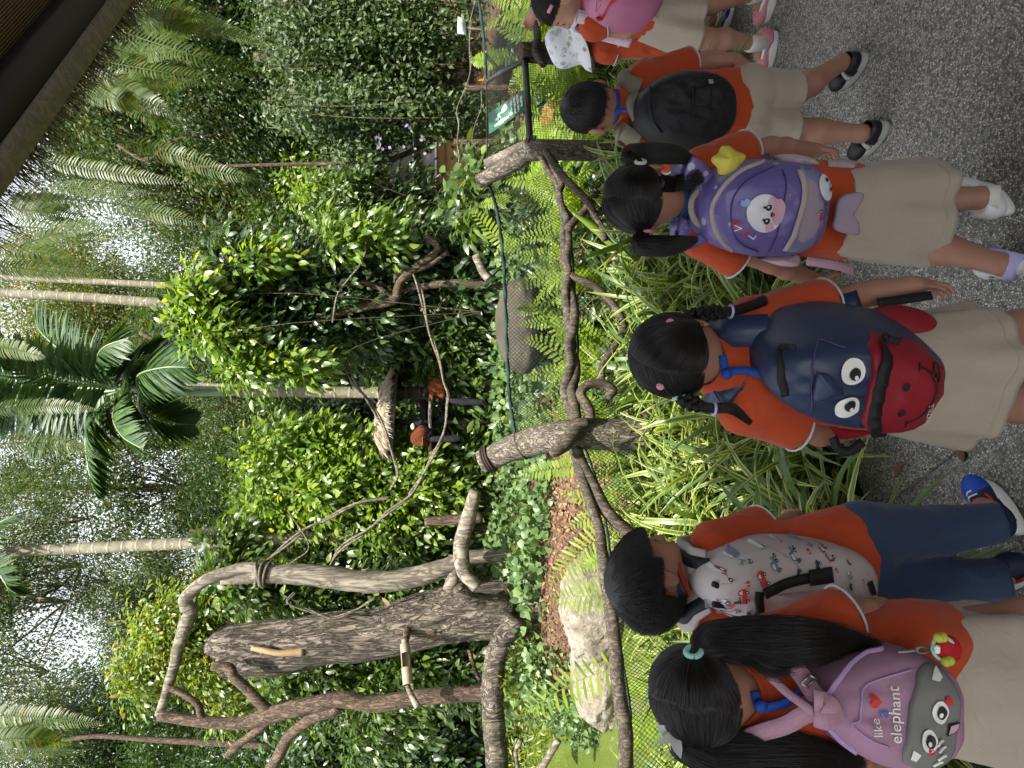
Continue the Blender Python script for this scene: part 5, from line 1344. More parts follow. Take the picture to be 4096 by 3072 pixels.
# ------------------------------------------------------------------ palm fronds
def palm_frond(root, pts, Ll, n, mat, seed, hang=.5, w=.045):
    rng = np.random.default_rng(seed)
    c = spline(pts, 10); tg = nrm(np.gradient(c, axis=0)); u = np.linspace(0, 1, len(c))
    mb = MB().tube(c, interp([.022, .014, .005], len(c)), 6, 0, False)
    obj("rachis", mb, M['palm_green'], root)
    pos = []; d = []; nn = []; L = []
    for i in range(n):
        for sg in (-1, 1):
            q = .06 + .93 * (i + rng.uniform(0, .6)) / n
            p = np.array([np.interp(q, u, c[:, k]) for k in range(3)]); t = nrm(np.array([np.interp(q, u, tg[:, k]) for k in range(3)]))
            s = nrm(np.cross(t, [0, 0, 1]) if abs(t[2]) < .97 else np.array([1.0, 0, 0])); upn = np.cross(s, t)
            fw = .45 + .7 * q
            pos.append(p); d.append(s * sg + t * fw - np.array([0, 0, hang]) * rng.uniform(.6, 1.3) + rng.normal(0, .06, 3)); nn.append(upn + s * sg * .35)
            L.append(Ll * (math.sin(math.pi * min(1, .25 + q * .78)) ** .6) * rng.uniform(.85, 1.1))
    L = np.array(L); v, f = leaves(np.array(pos), np.array(d), np.array(nn), L, w * np.ones(len(L)), 8, .10)
    o = obj("leaflets", (v, f), mat, root, False); o["kind"] = "stuff"
def fr(root, l, t, Ll, seed, n=50, hang=.5, mat='leaf_palm', w=.045):
    palm_frond(root, [P(q[0], q[1], t + (q[2] if len(q) > 2 else 0)) for q in l], Ll, n, M[mat], seed, hang, w)
TBp = 9.9
mb = MB(); c_ = spline([P(910, 1566, TBp), P(760, 1564, TBp), P(600, 1560, TBp), P(470, 1556, TBp)], 8); mb.tube(c_, interp([.065, .07, .06, .03], len(c_)), 16); obj("crownshaft", mb, M['palm_green'], palmB)
for i, l in enumerate([[(560, 1556), (330, 1480, -.1), (150, 1400, -.2), (60, 1350, -.2)], [(540, 1555), (250, 1520, -.5), (40, 1500, -.9), (-80, 1500, -1.2)], [(550, 1560), (280, 1600, .2), (60, 1640, .2), (-60, 1690, .2)], [(560, 1555), (480, 1450, -.3), (500, 1390, -.5), (600, 1350, -.6)],
                       [(600, 1565), (480, 1640, -.1), (430, 1740, -.2), (440, 1880, -.3), (480, 2010, -.3)], [(620, 1565), (540, 1650, -.4), (570, 1740, -.7), (660, 1800, -.9)], [(600, 1560), (580, 1490, .4), (660, 1430, .8), (760, 1400, 1.0)], [(560, 1560), (330, 1560, .6), (150, 1600, 1.2), (60, 1650, 1.6)], [(570, 1558), (380, 1440, .6), (250, 1330, 1.0), (220, 1250, 1.2)], [(560, 1556), (300, 1500, -.3), (90, 1430, -.5), (-40, 1380, -.6)], [(560, 1556), (260, 1550, .3), (60, 1570, .5), (-80, 1600, .6)], [(570, 1558), (400, 1630, .3), (250, 1720, .5), (200, 1800, .6)], [(640, 1562), (640, 1500, -.5), (740, 1470, -.8), (840, 1470, -.9)], [(640, 1565), (650, 1640, .4), (760, 1690, .8), (870, 1700, 1.0)]]):
    fr(palmB, [(q[0] - 85, *q[1:]) for q in l], TBp, .62, 300 + i, 66, .5, w=.058)
for i, l in enumerate([[(-60, 2205), (60, 2270, -.2), (110, 2330, -.3), (130, 2380, -.3)], [(-60, 2205), (20, 2140, -.2), (90, 2090, -.2), (150, 2060, -.2)]]): fr(palmA, [(q[0] - 90, *q[1:]) for q in l], 9.6, .5, 330 + i, 26, .6)

# ------------------------------------------------------------------ ferns
def frond_geo(c, hl, npairs, seed, upn=None, wid=.17, droop=.25, start=.06, curl=.25):
    """a feather frond along curve c with half-width hl"""
    rng = np.random.default_rng(seed); c = np.asarray(c); tg = nrm(np.gradient(c, axis=0)); u = np.linspace(0, 1, len(c))
    V = []; F = []; b = 0
    up0 = np.array([0, 0, 1.0]) if upn is None else np.asarray(upn, float)
    Lr = np.linalg.norm(np.diff(c, axis=0), axis=1).sum(); rw = max(.0016, Lr * .0035)
    # rachis: a slim three-sided stem
    x = nrm(np.cross(tg, up0)); y = np.cross(x, tg); rr = rw * (1 - .75 * u)[:, None]; K = len(c)
    V += list(np.concatenate([c + x * rr, c - x * rr, c + y * rr * 1.2]))
    for i in range(K - 1):
        for a_, b_ in ((0, 1), (1, 2), (2, 0)):
            F += [(a_ * K + i, b_ * K + i, b_ * K + i + 1), (a_ * K + i, b_ * K + i + 1, a_ * K + i + 1)]
    b = len(V)
    for i in range(npairs):
        for sg in (-1, 1):
            q = start + (1 - start) * (i + (.5 if sg > 0 else 0)) / npairs
            p = np.array([np.interp(q, u, c[:, k]) for k in range(3)]); t = nrm(np.array([np.interp(q, u, tg[:, k]) for k in range(3)]))
            s = nrm(np.cross(t, up0)); un = np.cross(s, t)
            env = min(1, (q - start) / .14 + .35) * (1 - max(0, (q - .45) / .56) ** 1.6)
            L = hl * max(.06, env) * rng.uniform(.88, 1.08); W = min(L * wid, hl * wid) * 1.05
            d = nrm(s * sg + t * (.22 + .35 * q) + un * rng.normal(.05, .10)); sd = nrm(np.cross(d, un)); dr = np.array([0, 0, -1.0]) * L * droop
            V += [p - sd * W * .28, p + sd * W * .28, p + d * L * .4 - sd * W * .5 + dr * .1, p + d * L * .4 + sd * W * .5 + dr * .1,
                  p + d * L * .75 - sd * W * .40 + t * L * .05 + dr * .45, p + d * L * .75 + sd * W * .40 + t * L * .05 + dr * .45, p + d * L + t * L * curl * .5 + dr]
            F += [(b, b + 1, b + 3), (b, b + 3, b + 2), (b + 2, b + 3, b + 5), (b + 2, b + 5, b + 4), (b + 4, b + 5, b + 6)]; b += 7
    return np.array(V), np.array(F)
# hanging fronds round the edge of the roof (frond paths in the photograph, depth)
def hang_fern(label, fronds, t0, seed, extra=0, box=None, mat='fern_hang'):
    pts0 = P(fronds[0][0][0], fronds[0][0][1], t0)
    root = thing("hanging_fern", pts0, label, "fern", "ferns hanging round the shelter roof")
    rng = np.random.default_rng(seed)
    allf = list(fronds)
    for i in range(extra):
        a = np.array([rng.uniform(box[0], box[1]), rng.uniform(box[2], box[3])]); L = rng.uniform(250, 520); an = rng.normal(.18, .22)
        b = a + np.array([math.cos(an), math.sin(an)]) * L
        allf.append([tuple(a), tuple((a + b) / 2 + np.array([0, rng.normal(10, 18)])), tuple(b)])
    for i, l in enumerate(allf):
        t = t0 + rng.uniform(-.25, .45); hl = rng.uniform(.042, .058) * t / 3.2
        pts = [P(q[0], q[1], t + .12 * j * rng.uniform(-1, 1)) for j, q in enumerate(l)]
        c = spline(pts, 14 if len(pts) < 4 else 9)
        v, f = frond_geo(c, hl, 46, seed * 31 + i, np.array([rng.normal(0, .35), -1, .15]), .17, .22, .04)
        obj("frond", (v, f), M[mat], root, False)
    return root
hang_fern("lacy fern hanging from the thatch at the top right corner", [[(520, 10), (760, 60), (965, 92)], [(440, 110), (800, 230), (1145, 318)], [(470, 225), (640, 270), (832, 292)]], 3.3, 3, 6, (440, 700, -40, 200))
hang_fern("long drooping fern fronds hanging in the middle of the thatch", [[(375, 240), (720, 300), (1110, 365)], [(330, 375), (480, 400), (640, 436)], [(320, 300), (560, 330), (780, 350)], [(465, 560), (700, 620), (880, 690), (1055, 722)]], 3.4, 5, 4, (300, 480, 250, 430))
hang_fern("pale fern fronds hanging left of the thatch against the sky", [[(150, 640), (450, 690), (752, 736)], [(0, 777), (420, 810), (660, 860), (838, 905)], [(0, 900), (340, 925), (645, 945)], [(-40, 830), (200, 850), (420, 900)]], 3.2, 7, 4, (-60, 200, 740, 980))
hang_fern("thin fern fronds dangling over the palm pair", [[(-60, 1060), (200, 1085), (460, 1112)], [(-80, 1000), (150, 1010), (330, 1060)]], 3.1, 9)
hang_fern("fern frond tips hanging over the drooping palm", [[(-60, 1380), (70, 1400), (185, 1432)], [(-60, 1640), (200, 1625), (400, 1642)], [(-60, 1775), (220, 1775), (425, 1832)]], 3.1, 11)
hang_fern("broad fern fronds hanging in at the top left corner", [[(-80, 2860), (180, 2872), (425, 2898)], [(-80, 2960), (160, 2900), (335, 2850)], [(-80, 3030), (160, 3010), (332, 3004)], [(-80, 2960), (140, 2955), (300, 2975)]], 2.6, 13)

# ground ferns
rng = np.random.default_rng(88)
FROND = []
for q in range(5):
    e0 = R(68 + 6 * q); e1 = R(-8 - 12 * (q % 3)); s_ = np.linspace(0, 1, 18); el = e0 + (e1 - e0) * s_ ** 1.5
    y = np.concatenate([[0], np.cumsum(np.cos(el[:-1]))]) / 17; z = np.concatenate([[0], np.cumsum(np.sin(el[:-1]))]) / 17
    c = np.stack([.05 * np.sin(s_ * 2.2) * (q - 2) * .5, y, z], 1)
    v, f = frond_geo(c, .155, 24, 500 + q, None, .21, .28, .12)
    FROND.append((v, f))
FME = {}
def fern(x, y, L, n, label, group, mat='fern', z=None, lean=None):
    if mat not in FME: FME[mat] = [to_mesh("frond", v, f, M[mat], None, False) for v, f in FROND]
    root = thing("fern", (x, y, float(gh(x, y)) - .01 if z is None else z), label, "fern", group)
    a0 = rng.uniform(0, 6.28)
    for i in range(n):
        o = link("frond", FME[mat][int(rng.integers(0, 5))], root)
        a = a0 + i * 2.4 + rng.normal(0, .25); s = L * rng.uniform(.72, 1.12)
        o.rotation_euler = (rng.normal(.0, .16), rng.normal(0, .18), a); o.scale = (s, s, s)
    return root
for (x, y, L) in [(.2, 4.9, .8), (.75, 5.1, .85), (1.3, 5.2, .85), (-.3, 4.8, .7)]:
    fern(x, y, L, 8, "sunlit fern growing behind the sagging green net", "ferns behind the net")
for (x, y, L) in [(1.75, 4.8, .95), (2.15, 4.95, 1.0), (1.95, 5.5, 1.0), (2.6, 5.3, 1.1), (3.0, 5.6, 1.1)]:
    fern(x, y, L, 9, "sunlit fern growing behind the wire mesh panel", "ferns behind the wire panel")
for (x, y, L) in [(-.55, 3.62, .60), (-.85, 3.50, .62), (-1.1, 3.42, .55), (-1.4, 3.25, .5), (-.65, 3.9, .65), (-.45, 4.0, .7), (-1.0, 3.75, .5), (-1.75, 3.05, .45), (-2.0, 2.95, .45)]:
    fern(x, y, L, 9, "yellow-green fern between the pond and the vine rail", "ferns by the pond")
def single_frond(label, l, t, hl, seed, mat='fern', n=18, up=None):
    c = spline([P(a, b, t + .03 * i) for i, (a, b) in enumerate(l)], 12)
    v, f = frond_geo(c, hl, n, seed, np.array([.1, -1, .3]) if up is None else up, .145 if hl > .1 else .27, .25, .03)
    return tag(obj("fern_frond", (v, f), M[mat], None, False), label, "fern frond")
single_frond("large fern frond arching across the pale rock bank", [(2640, 2620), (2422, 2684), (2288, 2735), (2158, 2811), (2085, 2853)], 3.75, .125, 1)
single_frond("upright fern frond just right of the large one", [(2560, 2350), (2420, 2378), (2290, 2388), (2185, 2398)], 3.85, .11, 2)
single_frond("fern frond reaching over leaf litter below the stump", [(2470, 2130), (2361, 2175), (2270, 2260), (2186, 2345)], 3.9, .11, 3)
single_frond("short fern frond beside the log post's left", [(2330, 1860), (2234, 1872), (2150, 1884), (2068, 1896)], 3.65, .062, 4)
single_frond("tall slim frond standing right against the bent log", [(2260, 712), (2150, 720), (2060, 722), (1985, 716)], 4.2, .060, 5)
single_frond("bright frond tip rising above the net rope", [(2080, 1000), (2005, 965), (1930, 890), (1862, 810)], 4.6, .07, 6)
single_frond("short frond sticking over the net rope near the bent log", [(2040, 790), (1970, 808), (1905, 826)], 4.6, .05, 7)
single_frond("dry golden frond behind the wire mesh", [(2230, 400), (2190, 440), (2180, 490), (2170, 530)], 4.7, .05, 8, 'fern_dry', 18)
single_frond("pale frond standing above the net at the far right", [(2060, 225), (1980, 235), (1920, 240), (1878, 240)], 5.3, .085, 9)
for i, (l, t, w) in enumerate((([(2300, 850), (2226, 874), (2139, 892), (2020, 926)], 4.3, .062), ([(2290, 1080), (2212, 1091), (2121, 1123), (2032, 1172)], 4.2, .068), ([(2240, 850), (2139, 815), (2053, 776), (1975, 760)], 4.4, .055), ([(2260, 1015), (2176, 1018), (2103, 1026), (2018, 1004)], 4.35, .06), ([(2330, 1490), (2275, 1447), (2170, 1372), (2078, 1362)], 4.0, .072), ([(2330, 1500), (2258, 1494), (2170, 1494), (2095, 1520)], 4.05, .065), ([(2330, 1520), (2258, 1547), (2140, 1611), (2066, 1668)], 4.0, .05), ([(2320, 1640), (2246, 1653), (2140, 1688), (2036, 1738)], 3.95, .058), ([(2300, 1250), (2220, 1270), (2140, 1290), (2060, 1300)], 4.25, .06), ([(2280, 960), (2200, 940), (2110, 950), (2040, 985)], 4.5, .06), ([(2300, 1380), (2230, 1330), (2150, 1230), (2090, 1210)], 4.15, .06), ([(2300, 1160), (2220, 1190), (2130, 1240), (2070, 1260)], 4.4, .055))):
    single_frond("sunlit fern frond arching up behind the sagging green net", l, t, w, 40 + i, 'fern', 17)["group"] = "fern fronds behind the green net"
for i, (l, t, w) in enumerate((([(2330, 430), (2240, 390), (2160, 330), (2120, 270)], 4.75, .075), ([(2180, 250), (2110, 280), (2060, 330), (2035, 380)], 4.9, .07), ([(2380, 330), (2280, 330), (2190, 350), (2130, 400)], 4.7, .075), ([(2350, 500), (2270, 490), (2200, 480), (2130, 500)], 4.7, .06), ([(2170, 170), (2090, 150), (2020, 120), (1960, 60)], 5.2, .08), ([(2160, 90), (2080, 70), (2010, 50)], 5.2, .08))):
    single_frond("sunlit fern frond seen through the square wire mesh", l, t, w, 60 + i, 'fern', 15)["group"] = "fern fronds behind the wire panel"
for i, (l, t, w) in enumerate((([(2480, 1960), (2400, 1990), (2300, 1990), (2230, 1960)], 3.75, .055), ([(2500, 2080), (2420, 2060), (2330, 2080), (2260, 2120)], 3.75, .06), ([(2560, 2250), (2470, 2230), (2380, 2250), (2310, 2290)], 3.7, .065), ([(2500, 1880), (2420, 1880), (2350, 1910), (2300, 1930)], 3.8, .055), ([(2700, 2850), (2600, 2890), (2520, 2960), (2480, 3020)], 3.4, .07), ([(2650, 2700), (2560, 2740), (2500, 2800)], 3.5, .06))):
    single_frond("yellow-green fern frond rising under the pond-side vine rail", l, t, w, 70 + i, 'fern', 16)["group"] = "fern fronds by the pond rail"
# strap-leaved blades: broad fern (bird's nest) leaves under the rail
for (l, t, w) in (([(2700, 1180), (2560, 1080), (2400, 930), (2290, 850)], 3.9, .055), ([(2680, 1010), (2560, 950), (2440, 890)], 3.9, .05), ([(2300, 1260), (2180, 1240), (2060, 1235)], 4.3, .045)):
    c = spline([P(a, b, t) for a, b in l], 8); mb = MB().ribbon(c, np.array([.2, -1, .25]), interp([.02, w, w, w * .8, .012], len(c)), .0015)
    tag(obj("strap_fern_leaf", mb, M['fern']), "broad pale green leaf blade below the twisted rail", "leaf", "broad leaf blades by the net")

# ------------------------------------------------------------------ striped strap-leaved plants along the path
BL = []
for q in range(6):
    e0 = R(86 - 5 * q); e1 = R(-2 - 15 * (q % 4)); n = 9
    s_ = np.linspace(0, 1, n); el = e0 + (e1 - e0) * s_ ** 1.35
    y = np.concatenate([[0], np.cumsum(np.cos(el[:-1]))]) / (n - 1); z = np.concatenate([[0], np.cumsum(np.sin(el[:-1]))]) / (n - 1)
    w = np.interp(s_, [0, .12, .45, .8, 1], [.6, .9, 1.0, .62, .03]) * .019
    tw = .3 * (q - 2.5) * s_ * .4
    V = []; U = []
    for i in range(n):
        cx, sx_ = math.cos(tw[i]), math.sin(tw[i])
        for k_, uu in ((-1, 0.0), (0, .5), (1, 1.0)):
            V.append((k_ * w[i] * cx + .04 * s_[i] ** 2 * (q - 2.5) * .4, y[i], z[i] + k_ * w[i] * sx_ + (.35 * w[i] if k_ else 0))); U.append((uu, s_[i]))
    F = [(i * 3 + j, i * 3 + j + 1, i * 3 + j + 4, i * 3 + j + 3) for i in range(n - 1) for j in range(2)]
    BL.append((np.array(V), np.array(F), np.array(U)))
BLM = [to_mesh("leaf", v, f, M['strap'], None, True, u) for v, f, u in BL]
def blade_mats(rng, n, Lm):
    out = []
    for i in range(n):
        L = Lm * rng.uniform(.6, 1.15); a = i * 2.4 + rng.normal(0, .35); q = int(rng.integers(0, 6))
        m = Matrix.Rotation(a, 4, 'Z') @ Matrix.Rotation(rng.normal(.05, .22), 4, 'X') @ Matrix.Rotation(rng.normal(0, .14), 4, 'Y') @ Matrix.Diagonal((L * rng.uniform(.85, 1.3) / max(.55, 1), L, L, 1))
        m = Matrix.Translation((math.sin(-a) * .02 * rng.uniform(0, 1), math.cos(a) * .02 * rng.uniform(0, 1), 0)) @ m
        out.append((q, m))
    return out
TUFT = []
for k_ in range(4):
    rg = np.random.default_rng(700 + k_); Vs, Fs, Us = [], [], []; o_ = 0
    for q, m in blade_mats(rg, 70, 1.0):
        v, f, u = BL[q]; mm = np.array(m); Vs.append(v @ mm[:3, :3].T + mm[:3, 3]); Fs.append(f + o_); Us.append(u); o_ += len(v)
    TUFT.append(to_mesh("leaves", np.concatenate(Vs), np.concatenate(Fs), M['strap'], None, True, np.concatenate(Us)))
rng = np.random.default_rng(12)
spots = []
for row, (o_, st) in enumerate(((.07, .23), (.30, .25), (.56, .27), (.84, .30), (1.12, .32), (1.36, .34))):
    s0 = -.9 + .11 * row
    while s0 < 4.9:
        x, y, _ = L0 + DPA * (s0 + rng.normal(0, .05)) + NPA * (o_ + rng.normal(0, .05))
        fd_ = x * NF[0] + y * NF[1] - CF
        if fd_ < .30 and not (row >= 3 and s0 > 2.6): spots.append((x, y, s0, row))
        s0 += st
near = sorted(range(len(spots)), key=lambda i: np.hypot(spots[i][0], spots[i][1] - .5))[:24]
for i, (x, y, s0, row) in enumerate(spots):
    L = (.68 if row == 0 else .58 if row < 2 else .66) * rng.uniform(.85, 1.15) * (.8 if s0 > 3.0 else 1.0)
    lab = "striped strap-leaved plant spilling over the edge of the path" if row == 0 else "striped strap-leaved plant in the bed under the vine rail"
    root = thing("striped_plant", (x, y, float(gh(x, y)) - .005), lab, "plant", "striped plants along the path" if row == 0 else "striped plants in the bed")
    if row == 0: root.rotation_euler = Vector((0, 0, 1)).rotation_difference(Vector((*(-NPA[:2] * .32), 1)).normalized()).to_euler()
    if i in near:
        for q, m in blade_mats(rng, 52, L):
            o = link("leaf", BLM[q], root); o.matrix_local = m
    else:
        o = link("leaves", TUFT[int(rng.integers(0, 4))], root); o["kind"] = "stuff"; o.scale = (L, L, L); o.rotation_euler = (0, 0, rng.uniform(0, 6.28))

# ------------------------------------------------------------------ ground cover in the enclosure
rng = np.random.default_rng(21)
def cover(name, label, poly, N, L, W, mat, hgt, mode=2, seed=0, thr=-.2, up=.6, fall=0.0):
    lo = np.min(poly, 0); hi = np.max(poly, 0); p = rng.uniform(lo, hi, (N, 2)); p = p[poly_sd(p[:, 0], p[:, 1], poly) < 0]
    nz = fbm(np.stack([p[:, 0] * 1.6, p[:, 1] * 1.6, p[:, 0] * 0], 1), 3, seed); p = p[nz > thr]; nz = nz[nz > thr]; N = len(p)
    z = np.maximum(gh(p[:, 0], p[:, 1]), WATER_Z - .02) + rng.uniform(0, 1, N) ** 1.3 * hgt * (.6 + nz * .6 + .3)
    d = rng.normal(0, 1, (N, 3)) + np.array([0, -.3, .15 - fall]); n = nrm(np.array([0, -.5, up]) + rng.normal(0, .4, (N, 3))); k = rng.uniform(.6, 1.35, N)
    v, f = leaves(np.stack([p[:, 0], p[:, 1], z], 1), d, n, L * k, W * k, mode, .12)
    return tag(link(name, mesh_raw(name, v, f, mat)), label, None, None, 'stuff')
cover("ivy_ground_cover", "heart-leaved creeper covering the ground round the stump", [(-3.4, 7.3), (-.2, 7.0), (.4, 7.6), (3, 8), (4.5, 11), (-5.2, 11), (-4.3, 9)], 21000, .085, .075, M['leaf_ivy'], .34, 8, 3, -.28)
cover("fern_ground_cover", "yellow-green low growth along the pond's left shore", [(-3.0, 7.2), (-2.4, 7.6), (-3.2, 10), (-5.6, 12), (-6.2, 11), (-4.4, 8.6)], 9000, .09, .03, M['leaf_yellow'], .42, 2, 5, -.5)
cover("undergrowth", "low leafy undergrowth behind the ferns and net", [(-.6, 4.3), (1.0, 4.0), (3.6, 5.2), (4.4, 8), (.2, 8), (-.3, 6)], 9000, .11, .055, M['leaf_dark'], .24, 2, 7, -.4)
cover("bank_moss", "trailing creeper hanging over the pond's bank", [(-3.6, 6.9), (-2.7, 6.6), (-2.6, 7.0), (-3.5, 8.4), (-4.1, 8.6)], 4200, .07, .05, M['leaf_ivy'], .30, 2, 9, -.6)
cover("leaf_litter", "fallen brown leaves strewn over the enclosure ground", [(-1.0, 5.4), (1.8, 5.2), (2.5, 7.4), (-3.2, 7.4), (-1.4, 6.3)], 6500, .05, .026, M['dryleaf'], .02, 8, 11, -.9, 1.4)
for i, (sx, sy, L) in enumerate([(3850, 1852, .055), (3360, 975, .04), (3690, 960, .045), (3580, 1905, .06), (3370, 1085, .035)]):
    mb = MB(); p = G(sx, sy, .004); a = i * 1.9; leaf8(mb, p, np.array([math.cos(a), math.sin(a), .12]), np.array([0, 0, 1.0]), L, L * .5)
    tag(obj("fallen_leaf", mb, M['dryleaf']), "dry brown leaf lying on the speckled path", "leaf", "dry leaves on the path")
# unseen trees and shrubs added round the shelter to block light from the children
for key, x, y, z, s in (('dense', -3.6, -3.8, 5.5, 1.0), ('dark', 6.6, 1.2, 5.0, .95), ('dense', 7.6, 4.6, 6.5, .9), ('shrubd', -4.2, 1.0, 1.1, 1.0), ('shrubd', -4.8, -1.2, 1.2, 1.1), ('shrub', -4.6, 2.6, .9, .9), ('shrubd', 5.0, .6, 1.1, 1.0)):
    me, br, rad = PROTO[key]; g = float(gh(x, y)); root = thing("tree" if z > 3 else "thicket_shrub", (x, y, g), "rainforest growth beside the shelter, outside the picture", "tree" if z > 3 else "shrub", "growth around the shelter")
    for nm, m in (("crown", me), ("branches", br)):
        o = link(nm, m, root); o.location = (0, 0, z - g); o.scale = (s,) * 3; o.rotation_euler = (0, 0, x)
    if z > 3: obj("trunk", MB().tube([(x, y, -.2), (x + .1, y, z * .5), (x, y, z)], [.16, .12, .06], 10, 0, False), M['bark_dark'], root)
# ------------------------------------------------------------------ people
def PY(sx, sy, y):
    d = ray(sx, sy); return np.array([0, 0, CAMH]) + d * (y / d[1])
M['skin'] = m_skin("warm skin", (0.35, 0.188, 0.13))
M['skin2'] = m_skin("light skin", (0.42, 0.24, 0.165))
M['shirt'] = m_cloth("orange jersey", (0.42, 0.060, 0.018))
M['trim'] = m_cloth("white trim", (0.50, 0.50, 0.52))
M['beige'] = m_cloth("beige twill", (0.40, 0.345, 0.275), 0.8)
M['navytrack'] = m_cloth("navy track cloth", (0.030, 0.052, 0.105), 0.8)
M['bluecord'] = m_plain("royal blue cord", (0.012, 0.055, 0.30), 0.7, 0.3, 0.2, 90)
M['bluecollar'] = m_cloth("blue lanyard band", (0.020, 0.085, 0.21))
M['teal'] = m_plain("teal band", (0.02, 0.28, 0.20), 0.7, 0.3, 0.1, 60)
M['mint'] = m_plain("mint hair tie", (0.30, 0.62, 0.55), 0.7, 0.3, 0.1, 60)
M['pinktie'] = m_plain("pink hair tie", (0.62, 0.28, 0.38), 0.7, 0.3, 0.1, 60)
M['scalp'] = m_plain("dark hair base", (0.010, 0.009, 0.009), 0.55, 0.4, 0.2, 60)
M['parting'] = m_plain("parting skin", (0.30, 0.22, 0.18), 0.6, 0.3, 0.1, 60)
M['lip'] = m_plain("lips", (0.42, 0.13, 0.11), 0.45, 0.4, 0.1, 60)
M['eye'] = m_plain("dark eye", (0.012, 0.010, 0.010), 0.15, 0.6, 0.1, 60)
M['rubber'] = m_plain("white rubber", (0.66, 0.66, 0.64), 0.6, 0.4, 0.05, 40)
M['rubbergrey'] = m_plain("grey rubber", (0.36, 0.37, 0.35), 0.6, 0.4, 0.06, 40)
M['shoewhite'] = m_plain("white leather", (0.68, 0.68, 0.68), 0.45, 0.45, 0.06, 40, 0.1, 300)
M['shoeblue'] = m_plain("blue knit", (0.008, 0.055, 0.40), 0.6, 0.35, 0.15, 160, 0.3, 500)
M['shoenavy'] = m_plain("navy knit", (0.012, 0.018, 0.045), 0.6, 0.35, 0.15, 160, 0.3, 500)
M['shoeblack'] = m_plain("black sandal strap", (0.012, 0.012, 0.014), 0.5, 0.4, 0.2, 40)
M['shoepink'] = m_plain("silver pink leather", (0.60, 0.24, 0.27), 0.35, 0.5, 0.12, 30)
M['red'] = m_plain("red", (0.55, 0.025, 0.02), 0.5, 0.4, 0.1, 40)
M['lilac'] = m_plain("lilac sock", (0.46, 0.42, 0.72), 0.85, 0.2, 0.1, 90, 0.3, 500)
M['sockwhite'] = m_plain("white sock", (0.68, 0.66, 0.62), 0.85, 0.2, 0.08, 90, 0.3, 500)
k = NT("striped sock"); c = k.coord("Object"); sp_ = k.n("ShaderNodeSeparateXYZ"); k.l(c, sp_.inputs[0])
M['sockstripe'] = k.done(k.bsdf(k.ramp(k.math('FRACT', k.math('MULTIPLY', sp_.outputs[2], 55.0)), [(0.0, (.70, .68, .66)), (0.49, (.70, .68, .66)), (0.5, (.30, .03, .06)), (0.74, (.30, .03, .06)), (.76, (.70, .68, .66))]), .85, .2))
k = NT("black hair"); hi = k.n("ShaderNodeHairInfo")
M['hair'] = k.done(k.bsdf(k.ramp(hi.outputs["Random"], [(0.0, (0.004, 0.0035, 0.0035)), (0.7, (0.008, 0.0065, 0.006)), (1.0, (0.020, 0.013, 0.010))]), .42, .45))

def hair_curves(name, paths, r0, r1, parent):
    """paths: (N, K, 3) world-space strands"""
    N, K, _ = paths.shape
    hc = bpy.data.hair_curves.new(name); hc.add_curves([K] * N)
    org = wloc(parent)
    hc.attributes['position'].data.foreach_set('vector', np.ascontiguousarray((paths - org).astype(np.float32)).ravel())
    ra = hc.attributes.get('radius') or hc.attributes.new('radius', 'FLOAT', 'POINT')
    ra.data.foreach_set('value', np.tile(np.linspace(r0, r1, K, dtype=np.float32), N))
    hc.materials.append(M['hair'])
    return link(name, hc, parent)

